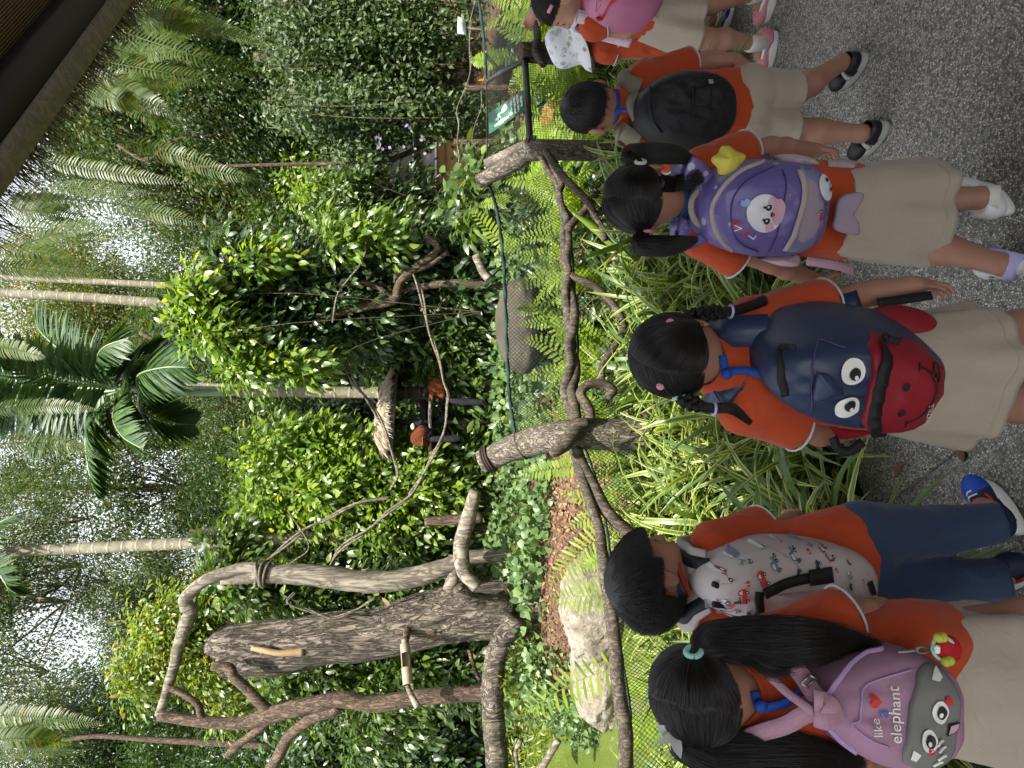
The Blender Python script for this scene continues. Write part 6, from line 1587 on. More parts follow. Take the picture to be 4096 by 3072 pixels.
class Head:
    """frame and surface of a child's head"""
    def __init__(s, c, yaw, pitch=0.0, roll=0.0, size=1.0):
        f = np.array([math.sin(yaw) * math.cos(pitch), math.cos(yaw) * math.cos(pitch), math.sin(pitch)])
        r = nrm(np.cross(f, [0, 0, 1])); u = np.cross(r, f)
        r2 = r * math.cos(roll) + u * math.sin(roll); u2 = np.cross(r2, f)
        s.c = np.asarray(c, float); s.f = f; s.r = r2; s.u = u2; s.M = np.stack([r2, f, u2], 1); s.k = size
        s.rad = np.array([.074, .090, .086]) * size
    def pt(s, x, y, z): return s.c + s.M @ (np.array([x, y, z]) * s.k)
    def surf(s, d, lift=0.0):
        d = nrm(d); return s.c + (d * (s.rad + lift)) @ s.M.T
    def sdf(s, S):
        k = s.k
        S.ell(s.c, s.rad, s.M, .01)
        S.ell(s.pt(0, .030, -.045), np.array([.060, .062, .066]) * k, s.M, .03)
        S.ell(s.pt(0, .052, -.092), np.array([.030, .030, .024]) * k, s.M, .03)
        for q in (-1, 1):
            S.ell(s.pt(q * .034, .062, -.052), np.array([.026, .024, .026]) * k, s.M, .02)
            S.ell(s.pt(q * .030, .097, -.016), np.array([.015, .012, .009]) * k, s.M, .008, 'cut')
            S.ell(s.pt(q * .030, .080, -.018), np.array([.012, .010, .010]) * k, s.M, .006)
            S.ell(s.pt(q * .077, -.004, -.030), np.array([.008, .020, .030]) * k, s.M, .006)
            S.ell(s.pt(q * .086, .002, -.028), np.array([.005, .010, .017]) * k, s.M, .004, 'cut')
            S.ell(s.pt(q * .080, -.008, -.030), np.array([.006, .008, .012]) * k, s.M, .006)
        S.cap(s.pt(0, .086, -.010), s.pt(0, .103, -.042), .006 * k, .010 * k, .012)
        for q in (-1, 1): S.ell(s.pt(q * .009, .098, -.045), np.array([.007, .008, .006]) * k, s.M, .006)
        S.ell(s.pt(0, .086, -.066), np.array([.020, .012, .006]) * k, s.M, .008); S.ell(s.pt(0, .084, -.077), np.array([.017, .012, .007]) * k, s.M, .008)
    def face(s, root):
        mb = MB()
        for q in (-1, 1): mb.ball(s.pt(q * .030, .0835, -.018), np.array([.0095, .009, .0075]) * s.k, 14, 8, 0, s.M)
        obj("eyes", mb, M['eye'], root)["kind"] = "stuff"
        mb = MB()
        for q in (-1, 1):
            a = [s.pt(q * (.016 + .026 * t), .0885 - .012 * t * t, .002 + .006 * math.sin(t * 3)) for t in np.linspace(0, 1, 6)]
            mb.tube(a, .0022 * s.k, 5)
        obj("eyebrows", mb, M['scalp'], root)["kind"] = "stuff"
        mb = MB(); mb.tube([s.pt(x, .0965 - 9 * x * x, -.0715 + 2 * x * x) for x in np.linspace(-.019, .019, 9)], interp([.001, .0042, .0045, .0042, .001], 9) * s.k, 7)
        obj("lips", mb, M['lip'], root)
HAIRLINE = lambda d, lo, hi: d[:, 2] > (lo + hi) / 2 + (hi - lo) / 2 * d[:, 1]
def scalp_dirs(rng, n, lo=-.66, hi=.42, ear=True):
    out = np.zeros((0, 3))
    while len(out) < n:
        d = nrm(rng.normal(0, 1, (n * 2, 3))); ok = HAIRLINE(d, lo, hi)
        if ear: ok &= ~((np.abs(d[:, 0]) > .72) & (d[:, 2] < -.12) & (d[:, 1] > -.30))
        out = np.concatenate([out, d[ok]])
    return out[:n]
def scalp_cap(head, root, lift=.004, lo=-.66, hi=.42, mat='scalp'):
    nu, nv = 48, 30; V = []; D = []
    mb = MB(); idx = {}
    th = np.linspace(0, 2 * math.pi, nu, endpoint=False)
    for j in range(nv + 1):
        for i in range(nu):
            a = math.pi * j / nv; d = np.array([math.sin(a) * math.cos(th[i]), math.sin(a) * math.sin(th[i]), math.cos(a)]); D.append(d)
    D = np.array(D); ok = HAIRLINE(D, lo, hi) & ~((np.abs(D[:, 0]) > .74) & (D[:, 2] < -.10) & (D[:, 1] > -.25))
    V = np.array([head.surf(d, lift) for d in D])
    F = []
    for j in range(nv):
        for i in range(nu):
            q = (j * nu + i, (j + 1) * nu + i, (j + 1) * nu + (i + 1) % nu, j * nu + (i + 1) % nu)
            if sum(ok[list(q)]) >= 3: F.append(q)
    mb.add(V, F); return obj("hair_base", mb, M[mat], root)
def slerp_path(a, b, ts):
    a = nrm(a); b = nrm(b); w = math.acos(float(np.clip(a.dot(b), -.999, .999)))
    return np.array([(math.sin((1 - t) * w) * a + math.sin(t * w) * b) / math.sin(w) for t in ts])
def hair_short(head, root, rng, n=5200, length=.035, whorl=(.15, -.50, .85), lo=-.66, hi=.42, lift=.008, flare=0.0, grav=0.0, r=.00048, seg=7):
    n = int(n * 1.3); D = scalp_dirs(rng, n, lo, hi); w = nrm(np.array(whorl)); P_ = np.zeros((n, seg, 3))
    for i in range(n):
        d = D[i]; tdir = d - w * d.dot(w); tdir = tdir - d * tdir.dot(d)
        tdir = nrm(tdir + rng.normal(0, .10, 3)); tdir = nrm(tdir - d * tdir.dot(d)); L = length * rng.uniform(.6, 1.15) / .085
        for a in np.linspace(.1, L, 8):
            q = d * math.cos(a) + tdir * math.sin(a)
            if (q[1] > .30 and q[2] < .22) or (abs(q[0]) > .66 and -.35 < q[1] < .35 and q[2] < -.05): L = max(.12, a - .1); break
        hk = rng.uniform(.5, 1.2)
        for j in range(seg):
            a = L * j / (seg - 1); q = d * math.cos(a) + tdir * math.sin(a)
            h = lift * math.sin(min(1, a / .5) * 1.57) * hk * (1 - .45 * j / (seg - 1)) + .002
            p = head.surf(q, h)
            if q[2] < -.35 or grav:
                over = max(0, -q[2] - .30); p = p + np.array([0, 0, -grav * j / (seg - 1)]) + head.M @ np.array([q[0], q[1], 0]) * (flare + over * .35) * (j / (seg - 1)) ** 2 * .06
            P_[i, j] = p
    hair_curves("hair", P_, r, r * .4, root)
def hair_gather(head, root, rng, n, anchors, r=.00048, part=None, lo=-.66, hi=.42, seg=9, lift=.007):
    """strands drawn over the scalp to tie points; anchors = list of directions (left, right) or one"""
    n = int(n * 1.5); D = scalp_dirs(rng, n, lo, hi); P_ = np.zeros((n, seg, 3)); ts = np.linspace(0, 1, seg)
    for i in range(n):
        d = D[i]
        if len(anchors) == 2:
            zig = .05 * math.sin(d[2] * 9 + 1) if part is None else part
            a = anchors[0] if d[0] < zig else anchors[1]
        else: a = anchors[0]
        a = nrm(np.array(a)); q = slerp_path(d, a, ts)
        lf = (.002 + lift * rng.uniform(.2, 1.0)) * np.sin(np.pi * (.1 + .75 * ts)) + .003 + .010 * ts ** 4
        for j in range(seg): P_[i, j] = head.surf(q[j], lf[j])
        P_[i] += rng.normal(0, .0007, 3)
    hair_curves("hair", P_, r, r * .9, root)
def hair_tail(root, rng, pts, n, rad, r=.00048, name="pigtail", frizz=.004, ends=.12, seg=None):
    c = spline(pts, 6); K = len(c); u = np.linspace(0, 1, K); R_ = interp(rad, K)
    tg = nrm(np.gradient(c, axis=0)); x = nrm(np.cross(tg, [0.2, 1, 0.1])); y = np.cross(tg, x)
    n = int(n * 1.5); P_ = np.zeros((n, K, 3))
    for i in range(n):
        a = rng.uniform(0, 6.283); q = math.sqrt(rng.uniform()); e = 1 - ends * rng.uniform() ** 1.5; uu = u * e
        cc = np.stack([np.interp(uu, u, c[:, k]) for k in range(3)], 1); xx = np.stack([np.interp(uu, u, x[:, k]) for k in range(3)], 1); yy = np.stack([np.interp(uu, u, y[:, k]) for k in range(3)], 1)
        rr = np.interp(uu, u, R_) * q; w = a + .6 * np.sin(u * 2 + a) * rng.uniform(-.5, .5)
        ph = rng.uniform(0, 6.28, 3)
        P_[i] = cc + xx * (np.cos(w) * rr)[:, None] + yy * (np.sin(w) * rr)[:, None] + (frizz * u)[:, None] * np.sin(u[:, None] * 5 + ph) * rng.uniform(0, 1)
    hair_curves(name, P_, r, r * .45, root)
    mb = MB().tube(c[:int(K * .8)], (R_ * .72)[:int(K * .8)] * np.linspace(1, .5, int(K * .8)), 10); obj("hair_core", mb, M['scalp'], root)
def hair_braid(root, rng, pts, rad, turns, n=420, r=.00048, loose=0.2):
    c = spline(pts, 14); K = len(c); u = np.linspace(0, 1, K); tg = nrm(np.gradient(c, axis=0)); x = nrm(np.cross(tg, [0.1, 1, 0.1])); y = np.cross(tg, x)
    R_ = interp(rad, K); mbc = MB(); allp = []
    for s_ in range(3):
        ph = u * turns * 2 * math.pi + s_ * 2.0944; fade = np.clip((1 - loose - u) / .08, 0, 1)
        cc = c + x * (np.sin(ph) * R_ * .75 * fade)[:, None] + y * (np.sin(2 * ph) * R_ * .42 * fade)[:, None]
        mbc.tube(cc[:int(K * (1 - loose))], (R_ * .52)[:int(K * (1 - loose))], 8)
        P_ = np.zeros((n // 3, K, 3))
        for i in range(n // 3):
            a = rng.uniform(0, 6.28); q = math.sqrt(rng.uniform(.35, 1)); k_ = R_ * .62 * q * (1 + (1 - fade) * .3)
            P_[i] = cc + x * (np.cos(a + u * 5) * k_)[:, None] + y * (np.sin(a + u * 5) * k_)[:, None] + rng.normal(0, .0008, 3)
        allp.append(P_)
    obj("braid_core", mbc, M['scalp'], root); hair_curves("braid", np.concatenate(allp), r, r * .6, root)
def tie(root, p, ax, r, mat, name="hair_tie", tr=.005):
    mb = MB(); a = nrm(np.cross(ax, [.3, .2, 1])); b = np.cross(nrm(ax), a); th = np.linspace(0, 2 * math.pi, 20)
    mb.tube(np.asarray(p) + np.outer(np.cos(th), a) * r + np.outer(np.sin(th), b) * r, tr, 7, 0, False); obj(name, mb, M[mat], root)
def hand(S, w, dh, pn, thumb, curl=.35, k=1.0, splay=.10, curls=None):
    """palm, four fingers of different lengths and a thumb leaving the side of the palm"""
    dh = nrm(dh); pn = nrm(np.asarray(pn) - dh * np.dot(pn, dh)); sd = nrm(np.cross(dh, pn)) * thumb     # sd: towards the thumb
    Mx = np.stack([sd, dh, pn], 1)
    S.ell(w + dh * .034 * k, np.array([.026, .036, .013]) * k, Mx, .012)
    S.cap(w - dh * .01 * k, w + dh * .02 * k, .017 * k, .018 * k, .012)
    for i, (o, L) in enumerate(((.0195, .92), (.0066, 1.0), (-.0066, .94), (-.0190, .76))):
        p = w + dh * (.060 - .004 * abs(i - 1.2)) * k + sd * o * k; d = nrm(dh + sd * o * splay * 60 * .12)
        cu = curl if curls is None else curls[i]
        for j, (l, r0, r1) in enumerate(((.021, .0064, .0060), (.015, .0059, .0055), (.0115, .0054, .0046))):
            a = cu * (.6 + .5 * j); dd = nrm(d * math.cos(a) + pn * math.sin(a)); q = p + dd * l * L * k
            S.cap(p, q, r0 * k, r1 * k, .0025 if j else .004); p = q; d = dd
    p = w + dh * .018 * k + sd * .020 * k; d = nrm(dh * .62 + sd * .75 + pn * .30)
    for j, (l, r0, r1) in enumerate(((.020, .0082, .0070), (.016, .0066, .0060), (.012, .0060, .0048))):
        q = p + d * l * k; S.cap(p, q, r0 * k, r1 * k, .004); p = q; d = nrm(d + dh * .25 + pn * .12)
def shirt_mesh(root, shL, shR, hL, hR, sleeves, hemp, hemn, neckp, neckax, amp=.0095, fat=.062, seed=0, mat='shirt', belly=None, nr=.05, chest=None, name="shirt"):
    allp = [shL, shR, hL, hR] + [q for s_ in sleeves for q in s_[:2]]
    lo = np.min(allp, 0) - .14; hi = np.max(allp, 0) + .14; S = SDF(lo, hi, .0052)
    mid = (shL + shR) / 2
    a, b = mid + (shL - mid) * .55, mid + (shR - mid) * .55
    dn = nrm((hL + hR) / 2 - mid)
    S.cap(a + dn * .03, hL + dn * .05, fat * .95, fat * 1.12, .04); S.cap(b + dn * .03, hR + dn * .05, fat * .95, fat * 1.12, .05)
    S.cap(mid + dn * .05, (hL + hR) / 2 + dn * .05, fat * 1.05, fat * 1.16, .05)
    S.cap(shL, shR, .040, .040, .05); S.cap(mid - dn * .012, mid + dn * .05, .046, .06, .04)
    if belly is not None: S.ell(belly[0], belly[1], None, .05)
    S.plane(hemp, hemn)
    for (s0, s1, r0, r1) in sleeves:
        ax = nrm(s1 - s0); T = SDF(np.minimum(s0, s1) - .1, np.maximum(s0, s1) + .1, .0052)
        T.lo = S.lo + np.round((T.lo - S.lo) / S.vox) * S.vox
        T.cap(s0, s1 + ax * .06, r0, r1, 0); T.plane(s1, ax)
        off = np.round((T.lo - S.lo) / S.vox).astype(int); sl_a = []; sl_b = []
        for i in range(3):
            a0 = max(0, off[i]); b0 = min(S.n[i], off[i] + T.n[i]); sl_a.append(slice(a0, b0)); sl_b.append(slice(a0 - off[i], b0 - off[i]))
        S.mix(tuple(sl_a), T.f[tuple(sl_b)], .022, 'add')
    if neckp is not None: S.cap(neckp - neckax * .0, neckp + neckax * .12, nr, nr * 1.1, 0, 'cut')
    v, F = S.mesh(1); n = vnormals(v, F)
    w = fbm(v * [13, 13, 7] + seed * 3.3, 3, seed) * .7 + (.5 - np.abs(fbm(v * [22, 22, 11] + 9 + seed, 2, seed + 4))) * .8
    dm = np.clip(-(v - hemp) @ nrm(hemn) / .035, 0, 1)
    for (s0, s1, _, _2) in sleeves: dm = dm * np.clip(np.where(np.linalg.norm(v - s1, axis=1) < .10, -(v - s1) @ nrm(s1 - s0) / .02, 1), 0, 1)
    v = v + n * (amp * w * dm)[:, None]
    return obj(name, (v, F), M[mat], root)
def sleeve_trim(root, s0, s1, r, tr=.0027):
    ax = nrm(s1 - s0); a = nrm(np.cross(ax, [.3, .1, 1])); b = np.cross(ax, a); th = np.linspace(0, 2 * math.pi, 40)
    rr = r * (1 + .02 * np.sin(th * 3))
    mb = MB().tube(s1 + np.outer(np.cos(th) * rr, a) + np.outer(np.sin(th) * rr, b), tr, 7, 0, False); obj("sleeve_trim", mb, M['trim'], root)
def collar(root, head, neck, up, r, h, mat='shirt', flare=1.15, tilt=None):
    up = nrm(up); a = nrm(np.cross(up, [.2, 1, .1])); b = np.cross(up, a); th = np.linspace(0, 2 * math.pi, 40)
    mb = MB(); rows = []
    for (q, rr) in ((-.3, flare * 1.1), (.0, flare), (.6, 1.02), (1.0, .98), (1.0, .90), (.2, .93)):
        rows.append(neck + up * h * q + np.outer(np.cos(th[:-1]) * r * rr, a) + np.outer(np.sin(th[:-1]) * r * rr, b))
    n = len(th) - 1; V = np.concatenate(rows); V = V + .002 * fbm(V * 40, 2, 3)[:, None]
    mb.add(V, [(i * n + j, i * n + (j + 1) % n, (i + 1) * n + (j + 1) % n, (i + 1) * n + j) for i in range(len(rows) - 1) for j in range(n)])
    obj("collar", mb, M[mat], root)
def skirt(root, top, bot, rt, rb, fr, rr, seed, mat='beige', folds=7, amp=.022, hem=.022):
    """top, bot: centres; rt, rb: (half width across, half depth)"""
    nu, nv = 96, 26; rng = np.random.default_rng(seed); ph = rng.uniform(0, 6.28, 4); V = []; 
    th = np.linspace(0, 2 * math.pi, nu, endpoint=False)
    def lay(off):
        o = []
        for j in range(nv):
            t = j / (nv - 1); c = top + (bot - top) * t; wx = rt[0] + (rb[0] - rt[0]) * t ** .8; wy = rt[1] + (rb[1] - rt[1]) * t ** .8
            f_ = 1 + (amp * t / .12) * (.55 * np.sin(folds * th + ph[0] + 1.2 * t) + .35 * np.sin((folds - 3) * th + ph[1]) + .3 * np.sin((folds + 4) * th + ph[2] - t)) * .62
            q = 2.4; e = (np.abs(np.cos(th)) ** q + np.abs(np.sin(th)) ** q) ** (-1 / q)
            p = c + np.outer(np.cos(th) * (wx + off) * e * f_, rr) + np.outer(np.sin(th) * (wy + off) * e * f_, fr)
            p = p + nrm(p - c) * (.004 * fbm(p * [9, 9, 5] + seed, 3, seed))[:, None]
            o.append(p)
        return np.concatenate(o)
    A_, B_ = lay(0), lay(-.005)
    n = nu; F = [(i * n + j, i * n + (j + 1) % n, (i + 1) * n + (j + 1) % n, (i + 1) * n + j) for i in range(nv - 1) for j in range(n)]
    k0 = nu * nv; F2 = [(q[0] + k0, q[3] + k0, q[2] + k0, q[1] + k0) for q in F]
    e = (nv - 1) * n; F3 = [(e + j, e + (j + 1) % n, k0 + e + (j + 1) % n, k0 + e + j) for j in range(n)]
    mb = MB().add(np.concatenate([A_, B_]), [tuple(reversed(q)) for q in F + F2 + F3]); o = obj("skirt", mb, M[mat], root)
    t = 1 - hem / np.linalg.norm(bot - top); j0 = int(t * (nv - 1)); row = A_[j0 * n:(j0 + 1) * n]; c0 = row.mean(0)
    mb = MB().tube(np.concatenate([row, row[:1]]) + nrm(np.concatenate([row, row[:1]]) - c0) * .0004, .0011, 5, 0, False); obj("hem_seam", mb, M['beige'], root)
    return o
def trousers(root, hips, legs, mat, vox=.005, seed=0, waistp=None, waistn=None, amp=.005, name="trousers"):
    pts = hips + [q for l in legs for q in l[0]]; S = SDF(np.min(pts, 0) - .12, np.max(pts, 0) + .12, vox)
    S.cap(hips[0], hips[1], .078, .078, .03)
    for (pp, rr) in legs:
        S.chain(pp, rr, .02); S.plane(pp[-1], nrm(pp[-1] - pp[-2]), np.minimum(pp[-1], pp[-1]) - .09, pp[-1] + .09)
    if waistp is not None: S.plane(waistp, waistn)
    v, F = S.mesh(1); n = vnormals(v, F)
    w = fbm(v * [14, 14, 6] + seed, 3, seed) + (.4 - np.abs(fbm(v * [20, 20, 9] + 4, 2, seed + 2)))
    return obj(name, (v + n * (amp * w)[:, None], F), M[mat], root)
def shoe(root, g, yaw, L=.175, W=.034, upper='shoewhite', sole='rubber', soleh=.024, pitch=0.0, top=.065, accent=None, laces=None, kind="trainer", toecol=None):
    """g: ground point under the middle of the foot"""
    f = np.array([math.sin(yaw), math.cos(yaw), 0]); r = np.array([math.cos(yaw), -math.sin(yaw), 0]); u = np.array([0, 0, 1.0])
    f2 = f * math.cos(pitch) - u * math.sin(pitch); u2 = u * math.cos(pitch) + f * math.sin(pitch)
    heelup = math.sin(pitch) * L * .42
    c = np.asarray(g, float) + u * (heelup + .001); Mx = np.stack([r, f2, u2], 1); Q = lambda x, y, z: c + Mx @ np.array([x, y, z])
    lo = c - .17; hi = c + .17
    S = SDF(lo, hi, .0042)
    S.ell(Q(0, .045, soleh + .012), (W * 1.02, L * .33, .030), Mx, .01); S.ell(Q(0, -.045, soleh + .022), (W * .92, L * .26, .038), Mx, .03)
    S.cap(Q(0, -.035, soleh + .02), Q(0, -.045, soleh + top - .012), W * .90, W * .80, .02)
    S.plane(Q(0, 0, soleh * .7), -u2); S.plane(Q(0, -.02, soleh + top), u2 * .97 + f2 * -.1)
    v, F = S.mesh(1); up = obj("shoe", (v, F), M[upper], root)
    # sole: outlined, thicker and flared
    n = 40; th = np.linspace(0, 2 * math.pi, n, endpoint=False); rows = []
    for z, k_ in ((0, .94), (soleh * .15, 1.0), (soleh * .55, 1.03), (soleh * .85, 1.0), (soleh * 1.1, .97)):
        yy = np.cos(th) * L * .5; xx = np.sin(th) * W * 1.06 * (.92 + .12 * np.cos(th))
        rows.append(np.array([Q(x * k_, y * (1 + (k_ - 1) * .5) + 0.004, z + (.012 * max(0, y / L - .25) * 2 if z > 0 else .010 * max(0, y / L - .3) * 2)) for x, y in zip(xx, yy)]))
    V = np.concatenate(rows); F = [(i * n + j, (i + 1) * n + j, (i + 1) * n + (j + 1) % n, i * n + (j + 1) % n) for i in range(4) for j in range(n)] + [tuple(range(n)), tuple(range(5 * n - 1, 4 * n - 1, -1))]
    so = obj("sole", MB().add(V, F), M[sole], up)
    if accent:
        for (mat, pts, w) in accent:
            mb = MB(); pp = []
            for (x, y, z) in pts:
                pp.append(Q(x * W, y * L, soleh + z * top))
            cc = spline(pp, 6); ctr = Q(0, 0, soleh + .02); mb.ribbon(cc, nrm(cc - ctr), w, .003); obj("stripe", mb, M[mat], up)
    if laces:
        mb = MB()
        for i in range(4):
            y = .035 + .016 * i; z = soleh + .046 - .006 * i
            mb.tube(spline([Q(-W * .5, y, z - .006), Q(0, y + .003, z + .006), Q(W * .5, y, z - .006)], 4), .0025, 6)
        obj("laces", mb, M[laces], up)
    if toecol:
        S = SDF(lo, hi, .0042); S.ell(Q(0, .052, soleh + .0125), (W * 1.05, L * .325, .0312), Mx, .0); S.plane(Q(0, .040, 0), -f2); S.plane(Q(0, 0, soleh * .9), -u2)
        v, F = S.mesh(1); obj("toe_cap", (v, F), M[toecol], up)
    return Q(0, -.042, soleh + top * .75)
def sock(root, ank, up, r, h, mat):
    mb = MB().tube([ank - nrm(up) * .03, ank + nrm(up) * h * .5, ank + nrm(up) * h], [r * 1.02, r, r * 1.04], 20, 0, True, lambda th, L, u: 1 + .015 * np.sin(th * 9)); obj("sock", mb, M[mat], root)
def sandal(root, g, yaw, L=.17, W=.034):
    f = np.array([math.sin(yaw), math.cos(yaw), 0]); r = np.array([math.cos(yaw), -math.sin(yaw), 0]); u = np.array([0, 0, 1.0]); c = np.asarray(g, float) + u * .001
    Q = lambda x, y, z: c + r * x + f * y + u * z
    n = 36; th = np.linspace(0, 2 * math.pi, n, endpoint=False); rows = []
    for z, k_ in ((0, .95), (.008, 1.0), (.022, 1.0), (.027, .95)):
        rows.append(np.array([Q(math.sin(t) * W * 1.08 * k_, math.cos(t) * L * .5 * k_ + .003, z) for t in th]))
    V = np.concatenate(rows); F = [(i * n + j, (i + 1) * n + j, (i + 1) * n + (j + 1) % n, i * n + (j + 1) % n) for i in range(3) for j in range(n)] + [tuple(range(n)), tuple(range(4 * n - 1, 3 * n - 1, -1))]
    sh = obj("sandal", MB().add(V, F), M['rubbergrey'], root)
    S = SDF(c - .15, c + .15, .0042); Mx = np.stack([r, f, u], 1)
    S.ell(Q(0, .05, .036), (W * 1.0, L * .27, .026), Mx, .0); S.plane(Q(0, .018, 0), -f); S.plane(Q(0, 0, .026), -u); v, F = S.mesh(1); obj("toe_upper", (v, F), M['shoeblack'], sh)
    for y0, z0, mt in ((-.025, .062, 'shoeblack'), (.004, .050, 'rubbergrey')):
        a = [Q(W * 1.0 * math.cos(t), y0 + .0 * t, .026 + (z0 - .026) * math.sin(t) * 1.0) for t in np.linspace(0, math.pi, 14)]
        mb = MB().ribbon(np.array(a), nrm(np.array(a) - Q(0, y0, .026)), .024 if mt == 'shoeblack' else .014, .004); obj("strap", mb, M[mt], sh)
    a = [Q(W * .98 * math.cos(t), -.030 - .045 * math.sin(t), .048) for t in np.linspace(0, math.pi, 14)]
    mb = MB().ribbon(np.array(a), nrm(np.array(a) - Q(0, -.03, .048)), .034, .004); obj("heel_strap", mb, M['shoeblack'], sh)
    return Q(0, -.035, .075)

# ---- backpacks
class Pack:
    def __init__(s, label, ctr, R_, O_, U_, hw, hh, dep, n=2.8, topk=.86, mat=None, back=.05, m=3.3, name="backpack", cat="backpack", seed=0, wr=.006, side=0.35):
        s.O = nrm(O_); s.U = nrm(np.asarray(U_) - s.O * np.dot(U_, s.O)); s.R = np.cross(s.U, s.O); s.R = s.R if s.R.dot(R_) > 0 else -s.R
        s.c = np.asarray(ctr, float); s.hw, s.hh, s.dep, s.n, s.topk, s.m, s.seed, s.wr, s.side, s.backd = hw, hh, dep, n, topk, m, seed, wr, side, back
        s.root = thing(name, s.c - np.array([0, 0, hh]), label, cat)
        s.root['category'] = cat
        A = 72; B = 26; V = []; F = []
        V.append(s.surf(0, 0, 0))
        rr = (np.arange(1, B + 1) / B) ** .8
        for r_ in rr:
            for a in range(A):
                u, v = s.out(2 * math.pi * a / A); V.append(s.surf(u * r_, v * r_, 0))
        F += [(0, 1 + a, 1 + (a + 1) % A) for a in range(A)]
        for b in range(B - 1):
            for a in range(A): q = 1 + b * A; F.append((q + a, q + A + a, q + A + (a + 1) % A, q + (a + 1) % A))
        e = 1 + (B - 1) * A; k0 = len(V)
        for d_, k_ in ((.3, 1.0), (.8, 1.0), (1.0, .93), (1.0, .0)):
            for a in range(A):
                u, v = s.out(2 * math.pi * a / A); V.append(s.c + s.R * u * k_ * hw + s.U * v * k_ * hh - s.O * back * d_)
        ring = [e] + [k0 + i * A for i in range(4)]
        for i in range(4):
            for a in range(A): F.append((ring[i] + a, ring[i + 1] + a, ring[i + 1] + (a + 1) % A, ring[i] + (a + 1) % A))
        s.body = obj("bag_body", MB().add(V, [tuple(reversed(q)) for q in F]) if np.dot(np.cross(s.R, s.U), s.O) < 0 else MB().add(V, F), mat, s.root)
    def wv(s, v): return 1 - (1 - s.topk) * max(0, v) ** 1.5
    def out(s, a):
        c, d = math.cos(a), math.sin(a); k = (abs(c) ** s.n + abs(d) ** s.n) ** (-1 / s.n); return c * k * s.wv(d * k), d * k
    def surf(s, u, v, lift=0.0):
        r = min(1.0, (abs(u / s.wv(v)) ** s.n + abs(v) ** s.n) ** (1 / s.n)); z = s.dep * (1 - r ** s.m) ** (1 / s.m)
        p = s.c + s.R * u * s.hw + s.U * v * s.hh + s.O * z
        w = s.wr * (float(fbm((p * 14 + s.seed)[None], 3, s.seed)[0]) + 1.1 * (.35 - abs(float(fbm((p * [30, 30, 18] + s.seed)[None], 2, s.seed + 3)[0])))) * (1 - r ** 6)
        return p + s.O * (w + lift)
    def path(s, pts, k=8, lift=.003, close=False):
        pts = list(pts) + ([pts[0]] if close else [])
        c = spline(np.array([(*q, 0) for q in pts]), k); return np.array([s.surf(a, b, lift) for a, b, _ in c])
    def line(s, pts, w, mat, name, lift=.003, k=8, flat=False, close=False):
        c = s.path(pts, k, lift, close)
        mb = MB().ribbon(c, s.O, w, .003) if flat else MB().tube(c, w / 2, 8)
        return obj(name, mb, mat, s.root)
    def fill(s, pts, mat, name, lift=.003, rings=6, parent=None, k=0, centre=None, thick=0.0):
        """star-shaped patch laid on the bag's front"""
        P_ = np.array(pts, float)
        if k: P_ = spline(np.array([(*q, 0) for q in list(pts) + [pts[0]]]), k)[:-1, :2]
        c = P_.mean(0) if centre is None else np.array(centre); n = len(P_); V = [s.surf(*c, lift)]
        for i in range(1, rings + 1):
            for q in P_: V.append(s.surf(*(c + (q - c) * i / rings), lift))
        F = [(0, 1 + j, 1 + (j + 1) % n) for j in range(n)]
        for i in range(rings - 1):
            for j in range(n): a = 1 + i * n; F.append((a + j, a + n + j, a + n + (j + 1) % n, a + (j + 1) % n))
        if thick:
            k0 = len(V); a = 1 + (rings - 1) * n
            for q in P_: V.append(s.surf(*q, lift - thick))
            F += [(a + j, k0 + j, k0 + (j + 1) % n, a + (j + 1) % n) for j in range(n)]
        return obj(name, MB().add(V, F), mat, s.root if parent is None else parent)
    def ell(s, u, v, a, b, mat, name, lift=.004, n=28, parent=None, rot=0.0):
        th = np.linspace(0, 2 * math.pi, n, endpoint=False); q = s.hw / s.hh
        pts = [(u + (a * math.cos(t) * math.cos(rot) - b * math.sin(t) * math.sin(rot)) / s.hw, v + (a * math.cos(t) * math.sin(rot) + b * math.sin(t) * math.cos(rot)) / s.hh) for t in th]
        return s.fill(pts, mat, name, lift, 3, parent)
    def text(s, txt, u, v, size, mat, name="lettering", rot=0.0, lift=.0055, align='CENTER'):
        mb = MB(); vv, f = text_mesh(txt, align); c, d = math.cos(rot), math.sin(rot)
        x = (vv[:, 0] * c - vv[:, 1] * d) * size; y = (vv[:, 0] * d + vv[:, 1] * c) * size
        mb.add(np.array([s.surf(u + a / s.hw, v + b / s.hh, lift) for a, b in zip(x, y)]), f); return obj(name, mb, mat, s.root, False)
    def strap(s, pts, w, mat, name="shoulder_strap", thick=.012, nor=None):
        c = spline(pts, 8); mb = MB().ribbon(c, nor if nor is not None else s.O, w, thick); return obj(name, mb, mat, s.root)
